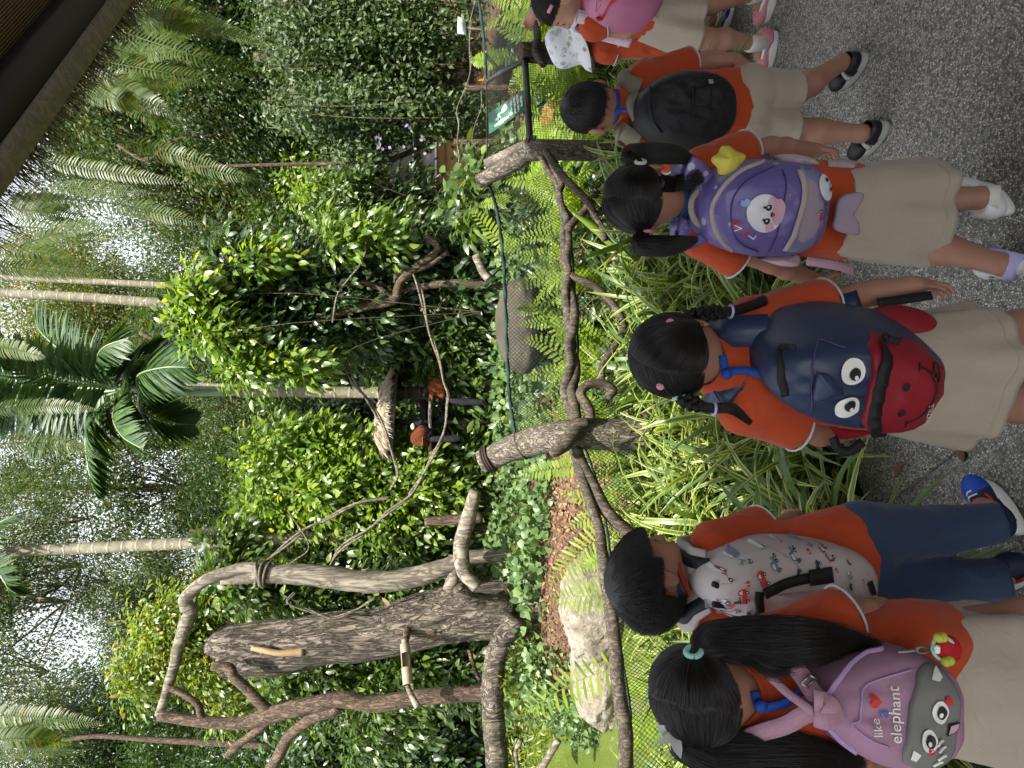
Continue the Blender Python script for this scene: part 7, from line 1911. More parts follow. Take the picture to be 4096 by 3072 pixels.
# ------------------------------------------------------------------ the children
def reg(x0, y0, sc): return lambda X, Y: (x0 + X * sc, y0 + Y * sc)
r1 = reg(2000, 0, .5877); r2 = reg(2300, 500, .812); r3 = reg(2400, 1100, .767); r4 = reg(2300, 1900, .812)
zA = reg(2550, 2150, .699); zD = reg(2650, 550, .3843); zB = reg(2650, 2000, .4295); zC = reg(3300, 1200, .3315)
class Kid: pass
def kid(label, y, yaw, head, neck, sL, sR, pel, arms, feet, skin='skin', legr=1.0, knees=None, hipw=.062, hl=None):
    """joints are (sx, sy, dy): the photograph's pixel and the distance behind the kid's own plane y"""
    q = lambda p: PY(p[0], p[1], y + (p[2] if len(p) > 2 else 0))
    K = Kid(); K.y = y; K.yaw = R(yaw); K.f = np.array([math.sin(K.yaw), math.cos(K.yaw), 0]); K.r = np.array([math.cos(K.yaw), -math.sin(K.yaw), 0])
    hc = q(head[:3]); K.head = Head(hc, R(head[3]), R(head[4]), R(head[5]), head[6]); K.neck = q(neck); K.sL = q(sL); K.sR = q(sR); K.pel = q(pel)
    K.root = thing("person", (K.pel[0], K.pel[1], 0.0), label, "person")
    K.hL = K.pel - K.r * hipw; K.hR = K.pel + K.r * hipw
    pts = [hc, K.neck, K.sL, K.sR, K.pel] + [q(p) for a in arms.values() for p in a['j']] + [np.array(f_) for f_ in feet.values()] + [hc + np.array([0, 0, .1])]
    S = SDF(np.min(pts, 0) - .17, np.max(pts, 0) + .17, .0034 if y < 2.0 else .0042)
    S.f[:] = 1.0
    H = K.head; H.sdf(S)
    S.cap(H.pt(0, -.012, -.055), K.neck, .041 * head[6], .043 * head[6], .02)
    mid = (K.sL + K.sR) / 2
    S.cap(K.sL, K.sR, .034, .034, .03); S.cap(mid - np.array([0, 0, .05]), K.pel, .052, .058, .03)
    K.arm = {}
    for sd, a in arms.items():
        s0 = K.sL if sd == 'L' else K.sR; e, w = [q(p) for p in a['j'][:2]]; tip = q(a['j'][2]); K.arm[sd] = (s0, e, w)
        S.chain([s0, e], [.034, .028], .015); m = e + (w - e) * .35; S.chain([e, m, w], [.028, .0285, .0195], .012)
        hand(S, w, tip - w, np.asarray(a.get('pn', -K.f * .3 + (K.r if sd == 'L' else -K.r))), a.get('thumb', 1 if sd == 'L' else -1), a.get('curl', .35), a.get('k', .92), a.get('splay', .10), a.get('curls'))
    K.ank = {}; K.knee = {}
    for sd, g in feet.items():
        h = K.hL if sd == 'L' else K.hR; an = np.asarray(g); kn = (h + an) / 2 + K.f * .03
        if knees and sd in knees: kn = q(knees[sd])
        K.ank[sd] = an; K.knee[sd] = kn; lr = legr
        cf = kn + (an - kn) * .32 - K.f * .010
        S.chain([h, kn, cf, an], [.060 * lr, .042 * lr, .041 * lr, .026 * lr], .02)
        S.cap(an, an + np.array([0, 0, -.04]) + K.f * .07, .026, .022, .02)
    v, F = S.mesh(2); obj("body", (v, F), M[skin], K.root); H.face(K.root)
    return K
def lanyard(root, pts, w, mat, knot=None):
    c = spline(pts, 8); mb = MB().ribbon(c, np.array([.1, -1, .35]), w, .004)
    if knot is not None: mb.ball(knot, (.012, .010, .012), 12, 8)
    obj("neck_cord", mb, M[mat], root)
def over_shoulder(pk, a, b, sh, w, mat, thick=.010, name="shoulder_strap", lift=.055):
    """strap from the bag (a), over the shoulder (sh), to the chest side"""
    top = sh + np.array([0, 0, lift])
    pts = [a, (a + top) / 2 + np.array([0, -.012, .012]), top + np.array([0, -.02, 0]), top + np.array([0, .045, -.012]), sh + np.array([0, .095, -.07]), b]
    c = spline(pts, 7); nn = nrm(c - (sh + np.array([0, .015, -.04]))); mb = MB().ribbon(c, nn, w, thick); return obj(name, mb, mat, pk.root)
def pack_px(label, y, top, bot, left, right, yaw, pitch, dep, **kw):
    T, B, L, R_ = (PY(*p, y - dep * .5) for p in (top, bot, left, right)); O = np.array([-math.sin(yaw) * math.cos(pitch), -math.cos(yaw) * math.cos(pitch), math.sin(pitch)])
    c = (T + B) / 2 * .5 + (L + R_) / 2 * .5 - O * dep * .5; U = T - B
    return Pack(label, c, R_ - L, O, U, np.linalg.norm(R_ - L) / 2, np.linalg.norm(T - B) / 2, dep, **kw)
def pk_uv(pk, sx, sy, k=.92):
    d = ray(sx, sy); o = np.array([0, 0, CAMH]); q = pk.c + pk.O * pk.dep * k
    p = o + d * ((q - o).dot(pk.O) / d.dot(pk.O)); return ((p - pk.c).dot(pk.R) / pk.hw, (p - pk.c).dot(pk.U) / pk.hh)
def pxl(pk, rg, l, k=.92, lim=.985):
    out = []
    for X, Y in l:
        u, v = pk_uv(pk, *rg(X, Y), k); r = (abs(u / pk.wv(v)) ** pk.n + abs(v) ** pk.n) ** (1 / pk.n)
        if r > lim: u, v = u * lim / r, v * lim / r
        out.append((u, v))
    return out

# ======== girl with the purple backpack
y = 1.76
aR = shR_ = None
gR = G(3985, 800); gL = G(4085, 1065)
D = kid("girl with two low pigtails walking ahead, in orange shirt and beige skirt", y, 20, (2555, 795, 0, 14, -14, 0, 1.0), (2722, 800), (2800, 945), (2805, 665), (3420, 850),
        {'L': {'j': [(3085, 1050, .03), (3255, 1120, .09), (3385, 1155, .13)], 'curl': .45, 'pn': [.6, .2, -.3]}, 'R': {'j': [(3080, 590, .05), (3250, 600, .12), (3370, 605, .16)], 'curl': .4}},
        {'R': gR + np.array([-.01, -.045, .085]), 'L': gL + np.array([-.005, -.045, .10])}, knees={'R': (3650, 800, .02), 'L': (3640, 960, .02)})
f20 = D.f
slL, slR = PY(2955, 1040, y + .01), PY(2990, 600, y + .03)
neckax = nrm(D.head.pt(0, -.012, -.055) - D.neck)
shirt_mesh(D.root, D.sL, D.sR, D.hL, D.hR, [(D.sL, slL, .046, .052), (D.sR, slR, .046, .052)], PY(3400, 840, y), np.array([0, 0, -1.0]), D.neck + neckax * .01, neckax, seed=2)
sleeve_trim(D.root, D.sL, slL, .0525); sleeve_trim(D.root, D.sR, slR, .0525)
collar(D.root, D.head, D.neck, neckax, .052, .022); collar(D.root, D.head, D.neck + neckax * .012, neckax, .053, .018, 'bluecollar', 1.03)
skirt(D.root, PY(3330, 845, y), PY(3695, 855, y), (.115, .092), (.142, .125), D.f, D.r, 4)
for sd, g, yw, pt in (('R', gR, 38, 0), ('L', gL, 8, .18)):
    shoe(D.root, g, R(yw), .165, .034, 'shoewhite', 'rubber', .030, pt, .062, [('rubbergrey', [(-.9, -.25, .25), (-1.0, 0.0, .35), (-.8, .2, .3)], .010), ('lilac', [(.9, -.3, .3), (1.0, 0, .2), (.8, .2, .3)], .008)], 'rubber')
    sock(D.root, D.ank[sd] - np.array([0, 0, .012]), D.knee[sd] - D.ank[sd], .0335, .045, 'lilac' if sd == 'L' else 'sockwhite')
rng = np.random.default_rng(41)
aL, aR = (-.80, -.36, -.18), (.82, -.30, .05)
scalp_cap(D.head, D.root); hair_gather(D.head, D.root, rng, 6500, [aL, aR])
pL, pR = D.head.surf(aL, .012), D.head.surf(aR, .012)
hair_tail(D.root, rng, [pL, PY(2560, 975, y - .03), PY(2650, 985, y - .06), PY(2720, 975, y - .09), PY(2790, 955, y - .11)], 1500, [.010, .026, .026, .020, .005], ends=.25)
hair_tail(D.root, rng, [pR, PY(2520, 620, y - .02), PY(2600, 615, y - .04), PY(2700, 620, y - .06), PY(2790, 650, y - .08)], 1500, [.010, .024, .026, .022, .006], ends=.25)
hair_tail(D.root, rng, [D.head.surf((.45, -.80, -.45), .01), PY(2700, 735, y - .08), PY(2760, 720, y - .11), PY(2810, 700, y - .13)], 260, [.02, .018, .02, .015], name="loose_hair")
tie(D.root, pL + (pL - D.head.c) * .08, pL - D.head.c, .011, 'pinktie'); tie(D.root, pR + (pR - D.head.c) * .08, pR - D.head.c, .011, 'sockwhite')
k = NT("dotted purple satin"); c = k.coord(); vo = k.n("ShaderNodeTexVoronoi"); vo.feature = 'F1'; k.l(c, vo.inputs[0]); vo.inputs["Scale"].default_value = 24
sz = k.math('MULTIPLY', k.n("ShaderNodeSeparateColor").outputs[0], 0.0); sc_ = k.n("ShaderNodeSeparateColor"); k.l(vo.outputs["Color"], sc_.inputs[0])
dm = k.math('LESS_THAN', vo.outputs["Distance"], k.math('MULTIPLY', sc_.outputs[0], .24))
M['purple'] = k.done(k.bsdf(k.mix(dm, (0.125, 0.10, 0.30), (0.36, 0.36, 0.47)), .36, .5, k.bump(k.noise(c, 26, 3, .5, 0, 1), .35, .006)))
M['purpleplain'] = m_plain("lilac satin", (0.19, 0.185, 0.35), .38, .5, .1, 12)
M['zip'] = m_plain("beige zip", (0.40, 0.34, 0.35), .5, .4, .1, 200, .5, 700)
M['seal'] = m_plain("white print fur", (0.70, 0.70, 0.76), .4, .4, .05, 20)
M['blush'] = m_plain("pink print", (0.58, 0.36, 0.46), .5, .4, .05, 20)
M['darkprint'] = m_plain("dark print", (0.016, 0.013, 0.014), .4, .4, .05, 20)
M['stitch'] = m_plain("dark seam", (0.06, 0.045, 0.16), .6, .3, .1, 40)
M['meshpink'] = m_plain("pink mesh fabric", (0.52, 0.40, 0.45), .7, .3, .35, 420, .8, 420)
M['strapgrey'] = m_plain("beige webbing", (0.36, 0.31, 0.30), .8, .2, .15, 120, .4, 500)
M['finlilac'] = m_plain("soft lilac plush", (0.31, 0.26, 0.33), .85, .2, .06, 30)
pk = pack_px("purple dotted backpack with a white seal face on a walking girl's back", y - .085, (2822, 848), (3322, 850), (3050, 1022), (3060, 640), R(18), R(3), .115, n=3.2, topk=.72, mat=M['purple'], back=.07, seed=3)
ln = lambda l, w, mt, nm, **q: pk.line(pxl(pk, zD, l), w, M[mt], nm, **q)
pk.fill(pxl(pk, zD, [(1490, 300), (1640, 310), (1800, 320), (1770, 650), (1700, 950), (1640, 1220), (1480, 1220), (1330, 1200), (1390, 1000), (1450, 750), (1480, 500)]), M['purpleplain'], "pocket_front", .002, 10, thick=.004)
ln([(1180, 235), (900, 340), (700, 480), (590, 640), (552, 800), (590, 980), (680, 1110), (800, 1200)], .013, 'zip', "zip", flat=True)
ln([(1200, 300), (960, 400), (800, 520), (725, 660), (710, 830), (750, 1010), (840, 1120), (1020, 1200)], .004, 'stitch', "seam")
ln([(1270, 330), (1270, 500), (1240, 700), (1190, 950), (1120, 1190)], .004, 'stitch', "seam")
ln([(1450, 330), (1455, 560), (1410, 800), (1350, 1010), (1295, 1190)], .016, 'zip', "zip", flat=True, lift=.007)
pk.fill(pxl(pk, zD, [(1520, 420), (1600, 480), (1670, 700), (1640, 900), (1570, 1030), (1450, 1100), (1400, 1060), (1430, 850), (1480, 600)]), M['finlilac'], "pocket_print", .0045, 6)
sl_ = pk.fill(pxl(pk, zD, [(1040 + 185 * math.cos(t), 785 + 200 * math.sin(t)) for t in np.linspace(0, 6.283, 28, endpoint=False)]), M['seal'], "seal_face", .006, 6)
def dz(X, Y, a, b, mt, nm, lift=.0085, rot=0): u, v = pxl(pk, zD, [(X, Y)])[0]; return pk.ell(u, v, a, b, M[mt], nm, lift, 18, None, rot)
dz(1175, 770, .030, .016, 'blush', "blush"); dz(1110, 660, .011, .010, 'blush', "blush"); dz(1088, 930, .011, .010, 'blush', "blush")
for X, Y in ((1072, 725), (1052, 866)): dz(X, Y, .0072, .0075, 'darkprint', "eye_print", .010); dz(X - 8, Y - 6, .0025, .0025, 'seal', "eye_glint", .0115)
for X, Y in ((1030, 722), (1018, 850)): dz(X, Y, .0030, .0036, 'darkprint', "brow_print", .010)
dz(1105, 795, .0055, .0035, 'darkprint', "nose_print", .010); dz(1120, 797, .0042, .0042, 'red', "mouth_print", .0105)
sl2 = pk.fill(pxl(pk, zD, [(1725 + 105 * math.cos(t), 520 + 140 * math.sin(t)) for t in np.linspace(0, 6.283, 22, endpoint=False)], lim=.93), M['seal'], "seal_face", .007, 5)
for X, Y in ((1735, 440), (1770, 540)): dz(X, Y, .0050, .0052, 'darkprint', "eye_print", .011)
dz(1765, 485, .0050, .0028, 'blush', "mouth_print", .011)
pk.fill(pxl(pk, zD, [(790, 695), (825, 720), (885, 705), (890, 650), (850, 628), (835, 655), (800, 650)]), m_plain("blue print", (0.22, 0.33, 0.62), .4, .4, .05, 20), "fish_tail_print", .006, 3)
for ch, X, Y, mt, rt in (("L", 925, 1045, 'seal', -.55), ("O", 862, 1000, 'red', -.3), ("V", 800, 945, 'seal', .0), ("E", 775, 885, 'red', .15)):
    u, v = pxl(pk, zD, [(X, Y)])[0]; pk.text(ch, u, v - .03, .026, M[mt], "letter", rt)
u, v = pxl(pk, zD, [(1660, 770)])[0]; pk.text("h", u, v, .026, M['darkprint'], "lettering"); u, v = pxl(pk, zD, [(1730, 745)])[0]; pk.text("nice", u, v, .022, M['darkprint'], "lettering", .15)
heart = [(math.sin(t) ** 3 * .95, (13 * math.cos(t) - 5 * math.cos(2 * t) - 2 * math.cos(3 * t) - math.cos(4 * t)) / 17) for t in np.linspace(0, 6.283, 24, endpoint=False)]
def put_heart(p_, uv, s_, mt, lift=.006): p_.fill([(uv[0] + a * s_ / p_.hw, uv[1] + b * s_ / p_.hh) for a, b in heart], M[mt], "heart_print", lift, 3)
put_heart(pk, pxl(pk, zD, [(1645, 830)])[0], .009, 'red')
def slab(pk, rg, l, lift, th, mat, nm, parent=None, yk=.3, puff=0.0, k=5):
    """a padded flat piece: outline from the photograph, real thickness"""
    pts = spline([(*pk_uv(pk, *rg(*q), yk), 0) for q in l + [l[0]]], k)[:-1]
    base = [pk.c + pk.R * a * pk.hw + pk.U * b * pk.hh + pk.O * (pk.dep * yk + lift) for a, b, _ in pts]; n = len(base); base = np.array(base); cc = base.mean(0)
    rows = []
    for s_, o in ((.0, -th - puff), (.55, -th - puff * .75), (.92, -th), (1.0, -th * .6), (1.0, th * .6), (.92, th), (.55, th + puff * .75), (.0, th + puff)): rows.append(cc + (base - cc) * max(s_, .001) + pk.O * o)
    V = np.concatenate(rows); F = [(i * n + j, i * n + (j + 1) % n, (i + 1) * n + (j + 1) % n, (i + 1) * n + j) for i in range(7) for j in range(n)]
    return obj(nm, MB().add(V, F), mat, parent if parent is not None else pk.root)
slab(pk, zD, [(350, 195), (280, 300), (255, 420), (300, 490), (540, 500), (575, 400), (470, 270)], -.02, .006, M['purple'], "ear_flap")
slab(pk, zD, [(190, 1100), (205, 1192), (270, 1185), (500, 1085), (470, 1000), (350, 1035)], -.02, .006, M['purple'], "ear_flap")
slab(pk, zD, [(1770, 800), (1800, 650), (1900, 585), (2035, 570), (2050, 640), (1955, 790), (2010, 900), (2005, 1000), (1880, 995), (1760, 940)], .012, .008, M['finlilac'], "tail_fin", puff=.006)
for l, nm in (([(1250, 190), (1450, 175), (1620, 215), (1700, 290), (1350, 300)], "mesh_pocket"), ([(1080, 1290), (1200, 1240), (1470, 1235), (1490, 1355), (1300, 1360)], "mesh_pocket")):
    slab(pk, zD, l, -.05, .022, M['meshpink'], nm, puff=.02, yk=.1)
mb = MB(); hp = [PY(*zD(X, Y), y - .10) for X, Y in ((480, 520), (385, 545), (312, 640), (298, 750), (330, 850), (380, 905), (450, 930))]
mb.ribbon(spline(hp, 6), np.array([.2, -.8, .5]), .014, .005); obj("carry_handle", mb, M['strapgrey'], pk.root)
for a, b, mt in ((zD(1720, 262), zD(2070, 310), 'strapgrey'), (zD(1500, 1285), zD(1990, 1395), 'blush')):
    mb = MB(); A_, B_ = PY(*a, y - .07), PY(*b, y - .05); mb.ribbon(spline([A_, (A_ + B_) / 2 + np.array([0, -.01, -.01]), B_], 6), np.array([.1, -1, .2]), .022, .003); obj("strap_end", mb, M[mt], pk.root)
for sh, sgn in ((D.sL, -1), (D.sR, 1)):
    over_shoulder(pk, pk.c + pk.U * pk.hh * .80 + pk.R * sgn * pk.hw * .55 - pk.O * .03, pk.c + pk.R * sgn * pk.hw * .95 - pk.U * pk.hh * .4 - pk.O * .10, sh * .78 + D.neck * .22, .045, M['purple'])
# yellow star plush clipped to the bag
st = thing("star_plush", pk.surf(.75, .7, .02) - np.array([0, 0, .04]), "puffy yellow star plush hanging at the purple backpack's corner", "plush toy")
slab(pk, zD, [(575, 88), (640, 92), (705, 140), (790, 170), (796, 222), (752, 272), (700, 330), (600, 380), (540, 372), (525, 310), (470, 250), (478, 200), (530, 168), (556, 115)], .03, .010, m_plain("yellow plush", (0.56, 0.50, 0.085), .9, .2, .1, 30, .3, 300), "plush_body", st, .5, .022, 4)

# ======== boy with the black backpack
y = 2.24
gR, gL = G(3425, 285), G(3505, 560)
E = kid("small boy with short black hair and black sandals, in beige shorts", y, 12, (2353, 432, 0, 4, -10, 0, .98), (2470, 428), (2560, 560), (2570, 305), (2985, 440),
        {'R': {'j': [(2830, 240, .02), (2945, 240, -.02), (2995, 268, -.05)], 'curl': .75, 'pn': [-.7, -.2, -.5], 'k': .9, 'thumb': -1}, 'L': {'j': [(2740, 640, .06), (2890, 640, .14), (2960, 640, .18)]}},
        {'R': gR + np.array([.01, -.035, .08]), 'L': gL + np.array([.005, -.035, .08])}, knees={'R': (3175, 375, .03), 'L': (3190, 525, .02)})
slL, slR = PY(2690, 640, y + .03), PY(2765, 250, y + .01); neckax = nrm(E.head.pt(0, -.012, -.055) - E.neck)
shirt_mesh(E.root, E.sL, E.sR, E.hL, E.hR, [(E.sL, slL, .044, .050), (E.sR, slR, .046, .052)], PY(2990, 435, y), np.array([0, 0, -1.0]), E.neck + neckax * .01, neckax, seed=5)
sleeve_trim(E.root, E.sL, slL, .0505); sleeve_trim(E.root, E.sR, slR, .0525); collar(E.root, E.head, E.neck, neckax, .051, .024)
trousers(E.root, [E.hL, E.hR], [([E.hL, E.hL * .5 + E.knee['L'] * .5, PY(3170, 528, y + .01)], [.074, .070, .074]), ([E.hR, E.hR * .5 + E.knee['R'] * .5, PY(3172, 372, y + .02)], [.074, .070, .074])], 'beige', seed=3, waistp=PY(2920, 435, y), waistn=np.array([0, 0, 1.0]), name="shorts")
sandal(E.root, gR, R(-18)); sandal(E.root, gL, R(-22))
rng = np.random.default_rng(42); scalp_cap(E.head, E.root); hair_short(E.head, E.root, rng, 6500, .030, (.05, -.42, .90), lift=.007)
c_ = E.neck + neckax * .018
th = np.linspace(0, 6.283, 30); a = E.r; b = E.f; mb = MB().ribbon(np.array([c_ + (a * math.cos(t) + b * math.sin(t)) * .0535 for t in th]), np.array([a * math.cos(t) + b * math.sin(t) for t in th]), .010, .003); obj("neck_cord", mb, M['bluecord'], E.root)
mb = MB(); kn = PY(*r1(805, 755), y - .062); mb.ball(kn, (.011, .010, .012), 12, 8); mb.tube(spline([kn, PY(*r1(850, 750), y - .075), PY(*r1(890, 765), y - .08)], 6), .006, 8); obj("cord_knot", mb, M['bluecord'], E.root)
M['blackbag'] = m_plain("black nylon", (0.011, 0.011, 0.014), .62, .35, .2, 30, .5, 90)
M['olive'] = m_plain("grey olive strap", (0.19, 0.175, 0.125), .8, .25, .08, 40)
pk = pack_px("plain black backpack with a tiny beige tag on a small boy", y - .10, (2556, 440), (2948, 430), (2760, 574), (2750, 284), R(10), R(2), .10, n=2.6, topk=.78, mat=M['blackbag'], back=.05, seed=6, wr=.011)
pk.line(pxl(pk, r1, [(1040, 560), (1030, 650), (1030, 750), (1060, 840), (1110, 900)]), .008, M['blackbag'], "zip", .006)
pk.line(pxl(pk, r1, [(1310, 590), (1300, 720), (1300, 840)]), .006, M['blackbag'], "seam", .005)
pk.fill(pxl(pk, r1, [(1320, 600), (1435, 580), (1430, 720), (1320, 730)]), M['blackbag'], "pocket_flap", .005, 4, thick=.005)
pk.fill(pxl(pk, r1, [(1412, 543), (1446, 541), (1448, 572), (1414, 575)]), M['strapgrey'], "bag_tag", .008, 2)
for sh, sgn in ((E.sL, -1), (E.sR, 1)):
    over_shoulder(pk, pk.c + pk.U * pk.hh * .80 + pk.R * sgn * pk.hw * .70 - pk.O * .03, pk.c + pk.R * sgn * pk.hw * .95 - pk.U * pk.hh * .4 - pk.O * .09, sh * .80 + E.neck * .20, .052, M['olive'], .012)
mb = MB(); mb.ribbon(spline([PY(*r1(X, Y), y - .09) for X, Y in ((950, 640), (905, 660), (890, 700), (900, 740), (930, 810))], 6), np.array([.1, -1, .3]), .030, .006); obj("carry_handle", mb, M['olive'], pk.root)
mb = MB(); mb.ribbon(spline([PY(*r1(X, Y), y - .12) for X, Y in ((1320, 905), (1290, 950), (1255, 975))], 6), np.array([.1, -1, .2]), .012, .003); obj("strap_end", mb, M['blackbag'], pk.root)

# ======== girl with the blue and red face backpack
y = 1.45
C = kid("girl with two thin braids carrying a navy and red backpack", y, 22, (2690, 1420, 0, 26, -10, 0, 1.0), (2880, 1462), (2975, 1640), (3000, 1285), (3640, 1500),
        {'R': {'j': [(3430, 1185, .04), (3640, 1140, .0), (3762, 1140, -.01)], 'curl': .62, 'pn': [-.55, -.1, -.75], 'k': .95, 'curls': [.35, .6, .8, .95]}, 'L': {'j': [(3280, 1735, .06), (3420, 1720, .14), (3500, 1700, .18)]}},
        {'R': np.array([.14, 1.42, .085]), 'L': np.array([-.06, 1.36, .085])}, knees={'R': (4070, 1320, .0), 'L': (4080, 1610, .0)}, legr=1.05)
slL, slR = PY(3185, 1705, y + .02), PY(3300, 1215, y + .02); neckax = nrm(C.head.pt(0, -.012, -.055) - C.neck)
shirt_mesh(C.root, C.sL, C.sR, C.hL, C.hR, [(C.sL, slL, .046, .054), (C.sR, slR, .047, .056)], PY(3600, 1500, y), np.array([0, 0, -1.0]), C.neck + neckax * .01, neckax, seed=7, fat=.066)
sleeve_trim(C.root, C.sL, slL, .0545); sleeve_trim(C.root, C.sR, slR, .0565); collar(C.root, C.head, C.neck + neckax * .005, neckax, .055, .034, 'shirt', 1.25)
skirt(C.root, PY(3480, 1500, y), PY(3900, 1500, y), (.118, .095), (.158, .125), C.f, C.r, 8)
for sd in 'LR':
    g = np.array([C.ank[sd][0], C.ank[sd][1] + .03, 0]); shoe(C.root, g, R(20), .17, .034, 'shoewhite'); sock(C.root, C.ank[sd], C.knee[sd] - C.ank[sd], .032, .05, 'sockwhite')
rng = np.random.default_rng(43); aL, aR = (-.86, -.22, -.34), (.86, -.22, -.34)
scalp_cap(C.head, C.root); hair_gather(C.head, C.root, rng, 7000, [aL, aR], part=.0)
pL, pR = C.head.surf(aL, .008), C.head.surf(aR, .008)
hair_braid(C.root, rng, [pR, PY(*r3(465, 225), y - .02), PY(*r3(560, 205), y - .04), PY(*r3(680, 190), y - .05), PY(*r3(790, 160), y - .05), PY(*r3(860, 130), y - .05)], [.011, .0125, .012, .011, .012, .014], 4.5, loose=.42)
hair_braid(C.root, rng, [pL, PY(*r3(430, 640), y - .04), PY(*r3(500, 675), y - .06), PY(*r3(590, 695), y - .07), PY(*r3(690, 700), y - .08), PY(*r3(785, 770), y - .08)], [.011, .0125, .012, .011, .014, .006], 4.0, loose=.50)
tie(C.root, PY(*r3(452, 228), y - .015), pR - C.head.c, .012, 'mint'); tie(C.root, PY(*r3(418, 632), y - .035), pL - C.head.c, .012, 'mint'); tie(C.root, PY(*r3(680, 190), y - .05), np.array([0, 0, 1.0]), .0125, 'lilac', tr=.003); tie(C.root, PY(*r3(592, 695), y - .07), np.array([0, 0, 1.0]), .0125, 'lilac', tr=.003)
for X, Y in ((310, 594), (372, 236)):
    mb = MB(); p0 = PY(*r3(X, Y), y - .05); mb.ball(C.head.surf(nrm(C.head.M.T @ (p0 - C.head.c)), .010), (.008, .006, .009), 12, 8); obj("hair_clip", mb, M['pinktie'], C.root)
lanyard(C.root, [PY(*r3(X, Y), y - d_) for X, Y, d_ in ((640, 420, .062), (660, 515, .068), (700, 500, .078), (780, 500, .09), (865, 528, .10))], .016, 'bluecord', PY(*r3(662, 515), y - .070))
M['navybag'] = m_plain("navy nylon", (0.022, 0.038, 0.088), .42, .45, .1, 14, .3, 60)
M['crimson'] = m_plain("crimson nylon", (0.24, 0.010, 0.02), .50, .4, .08, 14, .25, 60)
M['crimsonmesh'] = m_plain("crimson mesh", (0.26, 0.010, 0.018), .6, .35, .4, 380, .8, 380)
M['navyzip'] = m_plain("black zip", (0.010, 0.010, 0.013), .5, .4, .4, 500, .9, 600)
pk = pack_px("navy backpack with googly eyes and a red smiling pocket", y - .075, r3(858, 470), r3(1760, 590), r3(1330, 838), r3(1330, 300), R(30), R(4), .125, n=3.0, topk=.62, mat=M['navybag'], back=.11, seed=9, wr=.009)
pk.fill(pxl(pk, r3, [(1430, 395), (1500, 375), (1640, 312), (1800, 318), (1825, 400), (1820, 500), (1790, 620), (1725, 795), (1650, 840), (1565, 868), (1480, 850), (1400, 815), (1350, 750), (1375, 620), (1410, 500)]), M['crimson'], "pocket", .016, 10, thick=.018)
pk.line(pxl(pk, r3, [(1700, 300), (1600, 330), (1520, 390), (1450, 480), (1415, 580), (1392, 700), (1410, 780), (1470, 850), (1560, 880)], lim=.97), .024, M['navyzip'], "zip", .021, flat=True)
pk.line(pxl(pk, r3, [(1040, 420), (1000, 470), (975, 560), (985, 650)]), .020, M['navyzip'], "zip", .004, flat=True)
pk.line(pxl(pk, r3, [(1310, 405), (1200, 400), (1120, 470), (1100, 600), (1095, 720)]), .004, M['stitch'], "seam")
slab(pk, r3, [(1110, 480), (1180, 500), (1235, 560), (1230, 600), (1160, 610), (1090, 620)], .022, .006, M['navybag'], "nose_flap", puff=.012, yk=.9)
for X, Y, px_, py_ in ((1310, 495, 1317, 503), (1270, 670, 1280, 655)):
    u, v = pxl(pk, r3, [(X, Y)])[0]; e_ = pk.ell(u, v, .0245, .0245, M['white'], "eye_patch", .005); u, v = pxl(pk, r3, [(px_, py_)])[0]; pk.ell(u, v, .0115, .0115, M['darkprint'], "pupil", .008); u, v = pxl(pk, r3, [(px_ + 2, py_ + 14)])[0]; pk.ell(u, v, .0040, .0040, M['white'], "glint", .0095)
for X, Y, a_, b_ in ((1562, 552, .0085, .0075), (1533, 682, .0085, .0070)):
    u, v = pxl(pk, r3, [(X, Y)])[0]; pk.ell(u, v, a_, b_, M['darkprint'], "stitched_eye", .019)
pk.line(pxl(pk, r3, [(1648, 465), (1690, 478), (1722, 520), (1728, 580), (1705, 640), (1660, 700), (1610, 735), (1575, 752)]), .0035, M['darkprint'], "stitched_mouth", .019)
pk.line(pxl(pk, r3, [(1640, 480), (1650, 465), (1658, 448)]), .0035, M['darkprint'], "stitched_mouth", .019); pk.line(pxl(pk, r3, [(1572, 738), (1576, 754), (1574, 772)]), .0035, M['darkprint'], "stitched_mouth", .019)
pk.line(pxl(pk, r3, [(1716, 505), (1745, 470), (1770, 466), (1770, 490), (1755, 520), (1727, 545)]), .0030, M['darkprint'], "stitched_tongue", .019); pk.line(pxl(pk, r3, [(1730, 520), (1745, 500)]), .0030, M['darkprint'], "stitched_tongue", .019)
u, v = pxl(pk, r3, [(1712, 718)])[0]; pk.text("MAVZILE", u, v, .017, M['white'], "lettering", .42, .019)
# right side: crimson mesh pocket, webbing
obj("mesh_pocket", MB().ball(PY(*r3(1590, 250), y - .045), (.034, .055, .082), 20, 14, 0, np.stack([pk.R, pk.O, pk.U], 1)), M['crimsonmesh'], pk.root)
slab(pk, r3, [(1230, 830), (1330, 850), (1480, 875), (1400, 905), (1300, 915), (1250, 880)], -.06, .018, M['crimsonmesh'], "mesh_pocket", puff=.010, yk=.05)
for l in ([(1450, 145), (1600, 125), (1730, 105)], [(1215, 845), (1240, 900), (1300, 920), (1370, 870)]):
    mb = MB().ribbon(spline([PY(*r3(X, Y), y - .03) for X, Y in l], 6), np.array([.2, -1, .2]), .020, .004); obj("strap_end", mb, M['blackbag'], pk.root)
for sh, sgn in ((C.sL, -1), (C.sR, 1)):
    over_shoulder(pk, pk.c + pk.U * pk.hh * .86 + pk.R * sgn * pk.hw * .42 - pk.O * .03, pk.c + pk.R * sgn * pk.hw * .95 - pk.U * pk.hh * .3 - pk.O * .11, sh * .70 + C.neck * .30, .064, M['navybag'], .014)

